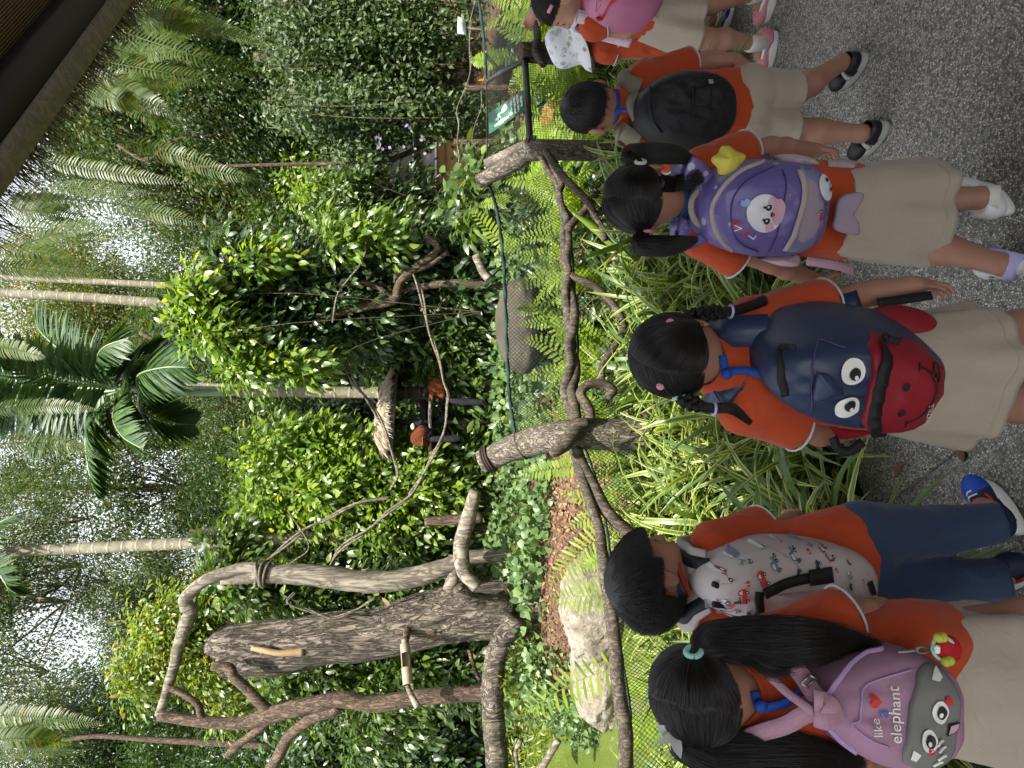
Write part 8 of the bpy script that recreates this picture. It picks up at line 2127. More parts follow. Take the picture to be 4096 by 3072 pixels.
# ======== boy with the vehicle print backpack
y = 1.66
gR, gL = G(4020, 2030), G(4075, 2290)
B = kid("boy with a bowl haircut looking right, in navy track trousers", y, 8, (2572, 2322, .02, 68, -8, 0, 1.04), (2735, 2325), (2850, 2500), (2850, 2175), (3440, 2230),
        {'R': {'j': [(3140, 2105, .08), (3190, 2070, .16), (3160, 2040, .22)], 'curl': .5}, 'L': {'j': [(3080, 2560, .03), (3250, 2540, .12), (3330, 2520, .18)]}},
        {'R': gR + np.array([.0, -.035, .085]), 'L': gL + np.array([.0, -.035, .085])}, knees={'R': (3760, 2120, .02), 'L': (3790, 2330, .02)})
slL, slR = PY(3020, 2560, y + .02), PY(3045, 2110, y + .05); neckax = nrm(B.head.pt(0, -.012, -.055) - B.neck)
shirt_mesh(B.root, B.sL, B.sR, B.hL, B.hR, [(B.sL, slL, .046, .054), (B.sR, slR, .047, .056)], PY(3435, 2220, y), np.array([0, 0, -1.0]), B.neck + neckax * .01, neckax, seed=11, fat=.068)
sleeve_trim(B.root, B.sL, slL, .0545); sleeve_trim(B.root, B.sR, slR, .0565); collar(B.root, B.head, B.neck, neckax, .053, .022); collar(B.root, B.head, B.neck + neckax * .008, neckax, .0545, .016, 'navytrack', 1.03)
trousers(B.root, [B.hL, B.hR], [([B.hL, B.knee['L'], PY(4035, 2314, y - .055)], [.080, .062, .052]), ([B.hR, B.knee['R'], PY(4000, 2088, y - .03)], [.080, .060, .050])], 'navytrack', seed=5, waistp=PY(3330, 2230, y), waistn=np.array([0, 0, 1.0]))
ac = [('red', [(-1.0, -.42, .45), (-1.05, -.3, .5), (-.95, -.18, .45)], .006), ('white', [(-1.0, .05, .35), (-.9, .2, .45)], .004), ('red', [(.95, .0, .4), (.9, .12, .5)], .006), ('shoenavy', [(1.0, -.4, .3), (1.05, -.2, .35), (1.0, 0, .3)], .018)]
shoe(B.root, gR, R(40), .185, .037, 'shoenavy', 'rubber', .030, 0, .068, ac, 'white', toecol='shoeblue'); shoe(B.root, gL, R(-35), .185, .037, 'shoenavy', 'rubber', .030, 0, .068, ac, 'white', toecol='shoeblue')
rng = np.random.default_rng(44); scalp_cap(B.head, B.root, .006, -.62, .34); hair_short(B.head, B.root, rng, 9000, .082, (-.12, -.45, .88), lo=-.60, hi=.36, lift=.008, flare=.5, grav=.010, seg=9)
M['whitebag'] = m_plain("white printed canvas", (0.46, 0.42, 0.42), .65, .3, .04, 14, .25, 80)
pk = pack_px("white backpack printed with little cars and trucks, boy's back", y - .10, (2836, 2350), (3520, 2335), (3200, 2530), (3190, 2165), R(-4), R(-2), .12, n=2.3, topk=.80, mat=M['whitebag'], back=.07, seed=12, wr=.008)
PR = {'red': M['red'], 'blue': m_plain("grey blue print", (0.16, 0.20, 0.29), .5, .3, .1, 20), 'grey': m_plain("grey print", (0.25, 0.28, 0.28), .5, .3, .1, 20), 'dark': M['darkprint'], 'navy': m_plain("navy print", (0.03, 0.04, 0.10), .5, .3, .1, 20), 'win': m_plain("pale print", (0.55, 0.60, 0.64), .5, .3, .1, 20)}
PRL = list(PR.values()); PRK = list(PR.keys()); vm = MB()
def decal(pts, key, lift): vm.add(np.array([pk.surf(u, v, lift) for u, v in pts]), [tuple(range(len(pts)))], PRK.index(key))
def vehicle(X, Y, kind, s=1.0, rot=0.0, rg=zB):
    u0, v0 = pxl(pk, rg, [(X, Y)])[0]; c_, d_ = math.cos(rot), math.sin(rot)
    def q(l): return [(u0 + (a * c_ - b * d_) * s * .001 / pk.hw, v0 + (a * d_ + b * c_) * s * .001 / pk.hh) for a, b in l]
    def circ(a, b, r_, key, lift): decal(q([(a + r_ * math.cos(t), b + r_ * math.sin(t)) for t in np.linspace(0, 6.283, 12, endpoint=False)]), key, lift)
    if kind == 'fire':
        decal(q([(-18, -8), (18, -8), (18, 0), (12, 9), (2, 9), (2, 2), (-18, 2)]), 'red', .0045); decal(q([(5, 1), (14, 1), (10, 7), (5, 7)]), 'win', .0055); decal(q([(-19, 4), (0, 6), (0, 8), (-19, 6)]), 'dark', .0052)
    elif kind == 'truck':
        decal(q([(-19, -7), (4, -7), (4, 9), (-19, 9)]), 'grey', .0045); decal(q([(5, -7), (18, -7), (18, -1), (13, 5), (5, 5)]), 'win', .0045)
    elif kind == 'car':
        decal(q([(-17, -7), (17, -7), (17, 0), (9, 2), (6, 10), (-10, 10), (-12, 2), (-17, 0)]), 'blue', .0045); decal(q([(-8, 2), (4, 2), (3, 8), (-8, 8)]), 'win', .0055)
    elif kind == 'dark':
        decal(q([(-17, -5), (17, -5), (16, 1), (6, 3), (0, 7), (-10, 6), (-16, 2)]), 'navy', .0045)
    if kind == 'cone':
        decal(q([(-5, -5), (5, -5), (0, 6)]), 'red', .0045); decal(q([(-11, -3), (-5, -3), (-8, 6)]), 'red', .0048)
    else:
        for a in (-10, 10): circ(a, -8, 4.2, 'dark', .006); circ(a, -8, 1.8, 'win', .007)
for X, Y, kd, s_, ro in ((920, 740, 'fire', 1.0, .35), (640, 730, 'truck', .9, .25), (1050, 610, 'car', .9, .2), (830, 545, 'car', .8, .1), (1240, 520, 'car', .9, .15), (1550, 495, 'fire', 1.0, .25), (1040, 490, 'truck', .8, .2), (1430, 625, 'dark', .9, .1), (1240, 690, 'dark', .8, .15), (1250, 430, 'truck', .7, .2), (760, 905, 'fire', .9, .1), (570, 1050, 'truck', .9, .1), (620, 1150, 'car', .8, .1), (845, 1100, 'dark', .8, .8), (1330, 870, 'fire', .5, 0), (790, 770, 'cone', .9, .3), (690, 1010, 'cone', .9, .1), (1390, 475, 'cone', .8, .2), (545, 665, 'cone', .8, 0), (1720, 800, 'dark', .5, .3), (1700, 690, 'truck', .5, .3), (1440, 400, 'car', .6, .2), (1720, 580, 'dark', .4, .6), (1850, 740, 'cone', .5, .2), (690, 545, 'truck', .45, .2), (470, 1100, 'car', .5, .1), (1590, 640, 'cone', .6, .5)): vehicle(X, Y, kd, s_, ro)
o = obj("vehicle_print", vm, PRL, pk.root, False); o["kind"] = "stuff"
pk.line(pxl(pk, zB, [(930, 870), (1050, 800), (1180, 750), (1330, 715)]), .022, M['blackbag'], "zip_flap", .006, flat=True); pk.line(pxl(pk, zB, [(1330, 715), (1430, 700), (1540, 680)]), .034, M['blackbag'], "zip_flap", .008, flat=True)
pk.line(pxl(pk, zB, [(890, 850), (885, 940), (905, 1040), (890, 1130)], lim=.95), .020, M['blackbag'], "zip", .005, flat=True)
pk.line(pxl(pk, zB, [(1080, 460), (1200, 560), (1300, 690)]), .003, M['strapgrey'], "seam"); pk.fill(pxl(pk, zB, [(1555, 840), (1600, 820), (1655, 920), (1610, 940)]), M['blackbag'], "webbing_patch", .006, 3); pk.fill(pxl(pk, zB, [(1885, 765), (1950, 745), (2020, 890), (1950, 890)], lim=.95), M['blackbag'], "webbing_patch", .006, 3)
pk.fill(pxl(pk, zB, [(1080, 870), (1370, 830), (1560, 840), (1600, 930), (1350, 960), (1000, 880)]), M['whitebag'], "side_pocket", .010, 4, thick=.012)
for sh, sgn in ((B.sL, -1), (B.sR, 1)):
    over_shoulder(pk, pk.c + pk.U * pk.hh * .88 + pk.R * sgn * pk.hw * .38 - pk.O * .02, pk.c + pk.R * sgn * pk.hw * .95 - pk.U * pk.hh * .3 - pk.O * .10, sh * .74 + B.neck * .26, .064, M['whitebag'], .014)
    over_shoulder(pk, pk.c + pk.U * pk.hh * .87 + pk.R * sgn * pk.hw * .38 - pk.O * .005, pk.c + pk.R * sgn * pk.hw * .97 - pk.U * pk.hh * .3 - pk.O * .10, sh * .74 + B.neck * .26, .030, M['blackbag'], .006, "strap_webbing", .064)
mb = MB().tube(spline([PY(*zB(X, Y), y - .17) for X, Y in ((470, 780), (560, 820), (640, 880), (670, 940), (640, 975), (540, 980), (470, 970))], 7), .007, 10); obj("carry_handle", mb, M['blackbag'], pk.root)
mb = MB().ribbon(spline([PY(*zB(X, Y), y + .02) for X, Y in ((1130, 330), (1300, 300), (1450, 210), (1560, 200), (1590, 260), (1520, 330), (1400, 340), (1250, 325))], 7), np.array([.2, -1, .2]), .018, .004); obj("strap_end", mb, M['blackbag'], pk.root)
fob = thing("key_fob", PY(*zB(1100, 960), y - .22), "shiny red flat key fob on a ball chain on the printed backpack", "key fob")
mb = MB(); l = [PY(*zB(X, Y), y - .21) for X, Y in ((870, 925), (900, 885), (930, 890), (960, 905), (1370, 960), (1340, 1000), (950, 1010), (920, 1018), (890, 1005))]
nq = len(l); mb.add(l + [p + np.array([0, .008, 0]) for p in l], [tuple(range(nq)), tuple(range(2 * nq - 1, nq - 1, -1))] + [(i, nq + i, nq + (i + 1) % nq, (i + 1) % nq) for i in range(nq)]); obj("tag", mb, m_plain("glossy red", (0.62, 0.03, 0.035), .18, .6, .05, 20), fob, False)
mb = MB()
for X, Y in ((1033, 970), (1130, 990)): mb.ball(PY(*zB(X, Y), y - .212), .0028, 8, 6)
obj("studs", mb, M['steel'], fob)["kind"] = "stuff"
mb = MB()
for i in range(22):
    t = i / 21; mb.ball(PY(*zB(670 + 200 * t, 955 - 30 * t), y - .205), .0018, 6, 4); mb.ball(PY(*zB(670 + 200 * t, 965 - 12 * t), y - .206), .0018, 6, 4)
obj("ball_chain", mb, M['steel'], fob)["kind"] = "stuff"

# ======== girl with the pink elephant backpack
y = 1.27
A = kid("girl with two long pigtails nearest the camera at the left", y, -6, (2800, 2768, 0, -4, -8, 0, 1.02), (3000, 2785), (3085, 2985), (3085, 2575), (3700, 2715),
        {'R': {'j': [(3470, 2455, .03), (3600, 2440, .07), (3660, 2480, .13)], 'curl': .5, 'k': .95}, 'L': {'j': [(3380, 3060, .06), (3520, 3040, .14), (3600, 3000, .18)]}},
        {'R': np.array([-.45, 1.25, .085]), 'L': np.array([-.62, 1.22, .085])}, legr=1.05)
slL, slR = PY(3300, 3060, y + .03), PY(3375, 2468, y + .015); neckax = nrm(A.head.pt(0, -.012, -.055) - A.neck)
shirt_mesh(A.root, A.sL, A.sR, A.hL, A.hR, [(A.sL, slL, .048, .056), (A.sR, slR, .050, .060)], PY(3800, 2715, y), np.array([0, 0, -1.0]), A.neck + neckax * .01, neckax, seed=13, fat=.075, belly=(PY(3640, 2600, y - .01), (.075, .08, .085)))
sleeve_trim(A.root, A.sL, slL, .0565); sleeve_trim(A.root, A.sR, slR, .0605); collar(A.root, A.head, A.neck + neckax * .005, neckax, .055, .034, 'shirt', 1.2)
skirt(A.root, PY(3640, 2715, y), PY(4015, 2735, y), (.125, .10), (.158, .125), A.f, A.r, 15, folds=6)
for sd in 'LR':
    g = np.array([A.ank[sd][0], A.ank[sd][1] + .03, 0]); shoe(A.root, g, R(-5), .17, .034, 'shoewhite'); sock(A.root, A.ank[sd], A.knee[sd] - A.ank[sd], .032, .05, 'sockwhite')
rng = np.random.default_rng(45); aL, aR = (-.92, -.20, .02), (.86, -.32, .18)
scalp_cap(A.head, A.root); hair_gather(A.head, A.root, rng, 8000, [aL, aR])
pL, pR = A.head.surf(aL, .010), A.head.surf(aR, .010)
hair_tail(A.root, rng, [pR, PY(*zA(400, 590), y - .01), PY(*zA(560, 590), y - .03), PY(*zA(760, 600), y - .06), PY(*zA(960, 600), y - .09), PY(*zA(1150, 590), y - .10), PY(*zA(1390, 630), y - .11)], 2600, [.010, .030, .040, .045, .040, .024, .006], ends=.35, frizz=.010)
hair_tail(A.root, rng, [pR, PY(*zA(560, 640), y - .05), PY(*zA(750, 740), y - .09), PY(*zA(880, 755), y - .10)], 160, [.008, .014, .016, .008], name="loose_hair", frizz=.012)
hair_tail(A.root, rng, [pL, PY(*zA(260, 1180), y - .01), PY(*zA(420, 1230), y - .03), PY(*zA(640, 1235), y - .06), PY(*zA(900, 1250), y - .09), PY(*zA(1100, 1265), y - .10), PY(*zA(1290, 1290), y - .11)], 2600, [.010, .028, .036, .040, .038, .024, .005], ends=.3, frizz=.010)
tie(A.root, pL + nrm(pL - A.head.c) * .006, pL - A.head.c, .013, 'mint', tr=.006); tie(A.root, pR + nrm(pR - A.head.c) * .006, pR - A.head.c, .013, 'mint', tr=.006)
mb = MB(); 
for q, (X, Y) in enumerate(((150, 1100), (180, 1140), (215, 1155), (290, 1140))): leaf8(mb, PY(*zA(205, 1120), y - .02), PY(*zA(X, Y), y - .03) - PY(*zA(205, 1120), y - .02), np.array([0, -1, .3]), .045, .022)
obj("hair_bow", mb, M['trim'], A.root)["kind"] = "stuff"
lanyard(A.root, [PY(*zA(X, Y), y - d_) for X, Y, d_ in ((670, 880, .066), (690, 960, .078), (715, 975, .082), (780, 965, .092), (860, 940, .10), (930, 880, .11))], .015, 'bluecord', PY(*zA(705, 965), y - .086))
M['pinkbag'] = m_plain("pink canvas", (0.36, 0.205, 0.30), .75, .25, .06, 30, .35, 420)
M['pinkweb'] = m_plain("pink webbing", (0.40, 0.23, 0.30), .8, .2, .12, 200, .6, 380)
M['pinkzip'] = m_plain("lilac zip", (0.40, 0.27, 0.50), .5, .4, .15, 300, .5, 600)
M['elephant'] = m_plain("grey felt print", (0.19, 0.19, 0.18), .8, .2, .04, 30)
pk = pack_px("pink backpack with a grey elephant face and the word elephant", y - .105, (3294, 2838), (3806, 2870), (3590, 3042), (3600, 2582), R(-10), R(6), .12, n=2.7, topk=.62, mat=M['pinkbag'], back=.06, seed=16, wr=.009)
pa = lambda l, lim=.985: pxl(pk, zA, l, .92, lim)
pk.line(pa([(1510, 645), (1400, 690), (1290, 770), (1195, 880), (1160, 1000), (1185, 1120), (1260, 1220), (1340, 1280)]), .012, M['pinkzip'], "zip", .006, flat=True)
pk.line(pa([(1590, 760), (1420, 800), (1310, 860), (1280, 950), (1275, 1040), (1240, 1080), (1320, 1150), (1420, 1190)]), .003, M['pinkzip'], "seam", .004)
el_pts = pa([(1655, 735), (1710, 728), (1765, 745), (1800, 830), (1815, 930), (1812, 1040), (1800, 1130), (1785, 1200), (1765, 1270), (1720, 1310), (1650, 1322), (1590, 1318), (1520, 1290), (1496, 1200), (1512, 1120), (1525, 1020), (1535, 940), (1570, 850), (1605, 775)], .99)
elp = pk.fill(el_pts, M['elephant'], "elephant_face", .012, 9, thick=.010)
def ez(X, Y, a, b, mt, nm, lift=.016, rot=0): u, v = pa([(X, Y)])[0]; return pk.ell(u, v, a, b, M[mt], nm, lift, 22, None, rot)
for X, Y in ((1678, 978), (1612, 1138)):
    ez(X, Y, .0175, .0135, 'white', "eye_print"); ez(X + 4, Y + 2, .0105, .0085, 'darkprint', "pupil_print", .018); ez(X - 3, Y + 14, .0040, .0034, 'white', "glint", .0195)
ez(1726, 915, .0070, .0065, 'red', "cheek_print"); ez(1626, 1194, .0065, .0060, 'red', "cheek_print")
pk.fill(pa([(1728, 1045), (1800, 1035), (1802, 1075), (1775, 1105), (1722, 1118)]), M['darkprint'], "mouth_print", .0155, 3); pk.fill(pa([(1735, 1053), (1792, 1044), (1793, 1072), (1770, 1096), (1730, 1106)]), M['blush'], "tongue_print", .017, 3)
pk.fill(pa([(1650, 800), (1690, 750), (1728, 735), (1722, 790), (1690, 812)]), M['white'], "ear_print", .0155, 3); pk.fill(pa([(1528, 1190), (1575, 1222), (1560, 1265), (1525, 1250)]), M['white'], "ear_print", .0155, 3)
for X, Y in ((1675, 1150), (1688, 1185), (1690, 1235), (1680, 1275)): pk.line(pa([(X - 22, Y + 14), (X + 2, Y - 6), (X + 22, Y - 14)]), .0045, M['white'], "trunk_stripe", .016)
u, v = pa([(1478, 1005)])[0]; pk.text("elephant", u, v, .025, M['white'], "lettering", .02)
u, v = pa([(1372, 1078)])[0]; pk.text("like", u, v, .020, M['white'], "lettering", .12); u, v = pa([(1418, 1002)])[0]; pk.text("a", u, v, .030, m_plain("blue letter", (0.03, 0.12, 0.42), .5, .3), "lettering", .1)
put_heart(pk, pa([(1345, 932)])[0], .011, 'red')
WB = M['pinkweb']
def webpx(l, w, nm="webbing", th=.004, yy=-.12): mb = MB().ribbon(spline([PY(*zA(X, Y), y + d_) for X, Y, d_ in l], 7), np.array([.05, -1, .45]), w, th); obj(nm, mb, WB, pk.root)
webpx([(1075, 960, -.16), (1000, 880, -.14), (940, 790, -.115), (860, 700, -.09), (760, 640, -.07), (680, 600, -.03), (700, 560, .03)], .030, "shoulder_strap", .007)
webpx([(1075, 985, -.16), (960, 1010, -.14), (850, 1070, -.115), (720, 1110, -.09), (640, 1140, -.05), (640, 1150, .03)], .030, "shoulder_strap", .007)
webpx([(750, 790, -.085), (860, 890, -.12), (980, 980, -.16), (1050, 1040, -.165)], .014, "shoulder_strap", .005)
webpx([(1010, 930, -.17), (1080, 950, -.185), (1115, 1010, -.19), (1080, 1040, -.185), (1010, 1020, -.17)], .034, "carry_handle", .005)
mb = MB(); l = [PY(*zA(X, Y), y - .135) for X, Y in ((940, 835), (985, 785), (1045, 825), (1000, 878))]
for i in range(4): mb.tube([l[i], l[(i + 1) % 4]], .0024, 6)
mb.tube([(l[0] + l[3]) / 2, (l[1] + l[2]) / 2], .0024, 6); obj("buckle", mb, M['steel'], pk.root)
mb = MB(); l = [PY(*zA(X, Y), y - .135) for X, Y in ((925, 970), (970, 1010), (1000, 1025), (950, 1035))]
for i in range(3): mb.tube([l[i], l[i + 1]], .0022, 6)
obj("buckle", mb, M['steel'], pk.root)
ch = thing("bag_charm", PY(*zA(1760, 640), y - .19), "fuzzy red round charm with beads clipped to the pink backpack", "bag charm")
mb = MB()
pp = [PY(*zA(X, Y), y - .185) for X, Y in ((1500, 655), (1545, 652), (1590, 645))]
for i in range(len(pp) - 1):
    for t in (0, .25, .5, .75): mb.ball(pp[i] + (pp[i + 1] - pp[i]) * t, .003, 8, 6)
mb.tube(spline([PY(*zA(X, Y), y - .19) for X, Y in ((1595, 640), (1615, 625), (1640, 625), (1680, 640), (1640, 660), (1610, 660), (1595, 645))], 5), .0026, 6); obj("clasp", mb, M['steel'], ch)
mb = MB().ball(PY(*zA(1770, 640), y - .19), (.024, .016, .024), 24, 16); v_ = mb.verts(); v_ += .0022 * fbm(v_ * 260, 2, 3)[:, None]; mb.v = [v_]; obj("pompom", mb, m_plain("red felt", (0.42, 0.022, 0.028), .95, .1, .3, 90, .8, 300), ch)
mb = MB(); mb.tube(spline([PY(*zA(X, Y), y - .20) for X, Y in ((1690, 625), (1700, 590), (1740, 568), (1790, 590), (1820, 640), (1815, 690), (1780, 710), (1720, 690), (1690, 650), (1690, 625))], 6), .0030, 6, 0, False); obj("bead_ring", mb, M['mint'], ch)
for X, Y in ((1725, 575), (1745, 572), (1765, 712), (1785, 705)):
    mb = MB().ball(PY(*zA(X, Y), y - .205), .0085, 12, 8); obj("bead", mb, m_plain("lime bead", (0.45, 0.48, 0.06), .4, .4), ch)
mb = MB()
for Y in (632, 650): mb.ball(PY(*zA(1715, Y), y - .212), .0048, 10, 8)
obj("charm_eyes", mb, M['white'], ch)["kind"] = "stuff"

# ======== child in the printed sun hat
y = 3.22
gA, gB = G(2915, 85), G(2905, 178)
Fk = kid("child in a printed white sun hat and orange shirt bending over the rail", y, -28, (2283, 178, .10, -40, -32, 0, .98), (2385, 165, .04), (2420, 205, 0), (2400, 95, .02), (2700, 120, -.10),
        {'L': {'j': [(2560, 212, .0), (2670, 195, .04), (2715, 190, .06)], 'curl': .5, 'k': .95}, 'R': {'j': [(2540, 60, .08), (2620, 70, .2), (2660, 80, .24)]}},
        {'L': gB + np.array([.0, -.035, .085]), 'R': gA + np.array([.0, -.035, .085])}, knees={'L': (2790, 165, -.02), 'R': (2800, 95, -.02)}, skin='skin')
slL, slR = PY(2462, 212, y), PY(2450, 70, y + .05); neckax = nrm(Fk.head.pt(0, -.012, -.055) - Fk.neck)
shirt_mesh(Fk.root, Fk.sL, Fk.sR, Fk.hL, Fk.hR, [(Fk.sL, slL, .046, .052), (Fk.sR, slR, .046, .052)], PY(2690, 120, y), np.array([0, 0, -1.0]), Fk.neck + neckax * .01, neckax, seed=19)
sleeve_trim(Fk.root, Fk.sL, slL, .0525); collar(Fk.root, Fk.head, Fk.neck, neckax, .052, .020); collar(Fk.root, Fk.head, Fk.neck + neckax * .008, neckax, .053, .020, 'teal', 1.03)
trousers(Fk.root, [Fk.hL, Fk.hR], [([Fk.hL, Fk.knee['L']], [.075, .068]), ([Fk.hR, Fk.knee['R']], [.075, .068])], 'beige', seed=7, waistp=PY(2650, 120, y), waistn=np.array([0, 0, 1.0]), name="shorts")
for g, yw, sd in ((gA, -38, 'R'), (gB, -20, 'L')):
    shoe(Fk.root, g, R(yw), .17, .034, 'shoeblue' if sd == 'R' else 'shoenavy', 'rubber', .026, 0, .06, [('mint', [(.95, -.35, .3), (1.05, -.2, .8)], .006), ('mint', [(.95, -.25, .3), (1.05, -.1, .8)], .006)], 'white'); sock(Fk.root, Fk.ank[sd] - np.array([0, 0, .01]), Fk.knee[sd] - Fk.ank[sd], .034, .06, 'sockstripe')
rng = np.random.default_rng(46); scalp_cap(Fk.head, Fk.root); hair_short(Fk.head, Fk.root, rng, 1500, .03)
k = NT("printed hat cloth"); c = k.coord(); vo = k.n("ShaderNodeTexVoronoi"); vo.feature = 'DISTANCE_TO_EDGE'; k.l(c, vo.inputs[0]); vo.inputs["Scale"].default_value = 34
n1 = k.noise(c, 60, 3, .6, 0, 2.0); ln_ = k.ramp(k.math('ABSOLUTE', k.math('SUBTRACT', n1, .5)), [(0.0, 1.0), (.022, 1.0), (.04, 0.0)])
v2 = k.voro(c, 30, 'F1', "Color"); s2 = k.n("ShaderNodeSeparateColor"); k.l(v2, s2.inputs[0]); inb = k.ramp(k.voro(c, 30), [(.30, 1.0), (.36, 0.0)])
spot = k.ramp(s2.outputs[0], [(0.0, (.66, .67, .70)), (.5, (.66, .67, .70)), (.52, (.45, .20, .17)), (.64, (.45, .20, .17)), (.66, (.52, .42, .18)), (.78, (.52, .42, .18)), (.8, (.40, .40, .46)), (1.0, (.40, .40, .46))], 'CONSTANT')
col = k.mix(k.math('MULTIPLY', inb, .8), (.70, .71, .75), spot); col = k.mix(k.math('MULTIPLY', k.math('MULTIPLY', ln_, .85), k.ramp(k.voro(c, 30), [(.42, 1.0), (.50, 0.0)])), col, (.10, .10, .12))
M['hat'] = k.done(k.bsdf(col, .8, .2))
H = Fk.head; mb = MB(); n = 44; th = np.linspace(0, 2 * math.pi, n, endpoint=False); rows = []
for z, rx, ry, dp in ((.112, .0, .0, 0), (.110, .038, .046, 0), (.098, .066, .080, 0), (.070, .083, .099, 0), (.025, .090, .107, 0), (-.005, .094, .111, 0), (-.012, .100, .117, 0), (-.035, .128, .146, .0), (-.058, .150, .168, 0), (-.060, .150, .168, 0), (-.036, .126, .144, 0), (-.010, .094, .110, 0)):
    wob = 1 + (.05 * np.sin(th * 3 + 1) + .03 * np.sin(th * 5)) * (1 if z < -.02 else .15)
    rows.append(np.array([H.pt(rx * math.cos(t) * wv_, -.008 + ry * math.sin(t) * wv_, z + (.012 * math.sin(t * 3 + 1) if z < -.02 else 0)) for t, wv_ in zip(th, wob)]))
V = np.concatenate(rows); mb.add(V, [(i * n + j, (i + 1) * n + j, (i + 1) * n + (j + 1) % n, i * n + (j + 1) % n) for i in range(len(rows) - 1) for j in range(n)]); obj("sun_hat", mb, M['hat'], Fk.root)
mb = MB().ribbon(spline([PY(*r1(X, Y), y - .10) for X, Y in ((870, 235), (840, 270), (800, 310))], 6), np.array([-.2, -1, .2]), .022, .004); obj("bag_strap", mb, M['trim'], Fk.root)
mb = MB().tube(spline([PY(*r1(X, Y), y - .11) for X, Y in ((800, 315), (850, 280), (920, 258), (960, 290), (1000, 300))], 6), .004, 6); obj("bag_cord", mb, M['trim'], Fk.root)

# ======== girl at the right edge
y = 2.84
gA, gB = G(3095, 205), G(3092, 12)
Gk = kid("girl with a pink hair clip at the right edge, hand on her hip", y, -48, (2222, 2, .0, -62, -12, 0, 1.0), (2318, 0), (2368, 110, -.02), (2360, -90, .05), (2640, 60, .0),
         {'L': {'j': [(2510, 118, -.03), (2622, 70, -.06), (2675, 95, -.07)], 'curl': .18, 'pn': [.3, .5, .1], 'splay': .5, 'k': 1.0}, 'R': {'j': [(2330, -20, .22), (2140, 40, .34), (2112, 95, .40)], 'curl': .5, 'k': .95}},
         {'L': gA + np.array([.015, -.02, .085]), 'R': gB + np.array([.02, -.02, .085])}, skin='skin2', knees={'L': (2830, 160, -.02), 'R': (2850, 10, -.02)})
slL = PY(2420, 98, y - .03); slR = PY(2390, -70, y + .14); neckax = nrm(Gk.head.pt(0, -.012, -.055) - Gk.neck)
shirt_mesh(Gk.root, Gk.sL, Gk.sR, Gk.hL, Gk.hR, [(Gk.sL, slL, .046, .053), (Gk.sR, slR, .046, .053)], PY(2600, 60, y), np.array([0, 0, -1.0]), Gk.neck + neckax * .01, neckax, seed=23)
sleeve_trim(Gk.root, Gk.sL, slL, .0535); collar(Gk.root, Gk.head, Gk.neck, neckax, .052, .020)
skirt(Gk.root, PY(2555, 60, y), PY(2772, 95, y), (.105, .09), (.142, .125), Gk.f, Gk.r, 25, folds=6)
for g, yw, sd in ((gA, -62, 'L'), (gB, -50, 'R')):
    shoe(Gk.root, g, R(yw), .165, .035, 'shoepink', 'shoewhite', .028, 0, .06, [('white', [(-.9, -.3, .3), (-1.05, 0, .55), (-.8, .2, .5)], .012), ('white', [(.9, -.2, .5), (1.0, .1, .5)], .012)], 'shoepink'); sock(Gk.root, Gk.ank[sd] - np.array([0, 0, .005]), Gk.knee[sd] - Gk.ank[sd], .034, .05, 'sockwhite')
rng = np.random.default_rng(47); scalp_cap(Gk.head, Gk.root, .005, -.5, .34); hair_gather(Gk.head, Gk.root, rng, 5000, [(.25, -.95, .1)], lo=-.5, hi=.34)
hair_tail(Gk.root, rng, [Gk.head.surf((.25, -.95, .1), .01), Gk.head.pt(.03, -.13, -.03), Gk.head.pt(.03, -.14, -.10)], 900, [.012, .028, .01])
mb = MB(); a = Gk.head.surf((-.80, .36, .48), .012); b = Gk.head.surf((-.90, .10, .30), .014); mb.ribbon(spline([a, (a + b) / 2 + nrm(a - Gk.head.c) * .004, b], 5), nrm(a - Gk.head.c), .014, .005); obj("hair_clip", mb, M['pinktie'], Gk.root)
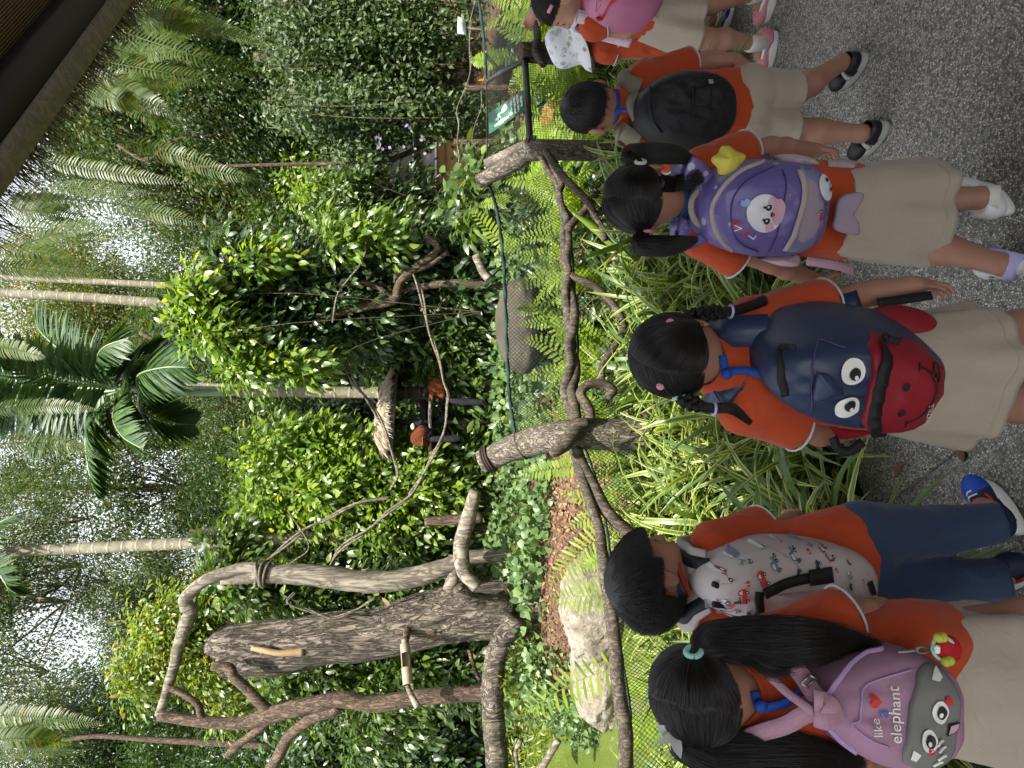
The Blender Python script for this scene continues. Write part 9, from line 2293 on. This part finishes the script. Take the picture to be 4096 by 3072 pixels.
M['pinkprint'] = m_plain("pink printed nylon", (0.46, 0.16, 0.28), .5, .4, .08, 20)
pk = pack_px("bright pink backpack with rainbows at the right edge of the photo", y - .06, (2350, -20), (2655, -30), (2500, 55), (2500, -180), R(-20), R(0), .11, n=2.8, topk=.8, mat=M['pinkprint'], back=.06, seed=21)
def rb(u, v, s_):
    for i, mt in enumerate(((.55, .05, .05), (.60, .40, .05), (.08, .30, .45), (.30, .12, .45))):
        r_ = s_ * (1 - .2 * i); pk.line([(u + math.cos(t) * r_ / pk.hw, v + math.sin(t) * r_ / pk.hh) for t in np.linspace(0, math.pi, 7)], s_ * .2, m_plain("rainbow band", mt, .5, .3), "rainbow_print", .003 + .0006 * i, 4, True)
rb(-.25, .35, .016); rb(-.55, .75, .014)
for u, v, s_ in ((-.15, .72, .014), (-.45, .10, .018), (-.1, .05, .012)): pk.ell(u, v, s_, s_ * .7, M['white'], "cloud_print", .004)
pk.line([(-.85, .8), (-.75, .5), (-.7, .1)], .02, M['red'], "red_panel", .003, 6, True)
pk.fill([(-.9, -.1), (.9, -.1), (.9, -.92), (-.9, -.92)], m_plain("rose panel", (.62, .22, .33), .6, .3, .1, 150, .4, 300), "lower_panel", .003, 6)
over_shoulder(pk, pk.c + pk.U * pk.hh * .85 - pk.R * pk.hw * .5 - pk.O * .03, pk.c - pk.R * pk.hw * .95 - pk.U * pk.hh * .3 - pk.O * .10, Gk.sL * .75 + Gk.neck * .25, .05, m_plain("white printed strap", (.62, .48, .55), .6, .3, .3, 60))
# things of one group that look alike are told apart by their order along the view
ORD = "first second third fourth fifth sixth seventh eighth ninth tenth eleventh twelfth thirteenth fourteenth fifteenth sixteenth seventeenth eighteenth nineteenth twentieth".split()
alike = {}
for o in COL.objects:
    if o.parent is None and o.get("group") and "striped" not in o["group"]: alike.setdefault(o["label"], []).append(o)
for lab, os_ in alike.items():
    if 1 < len(os_) <= 20:
        for i, o in enumerate(sorted(os_, key=lambda q: q.location.x / max(.5, q.location.y))): o["label"] = lab + ", " + ORD[i] + " from the pond"
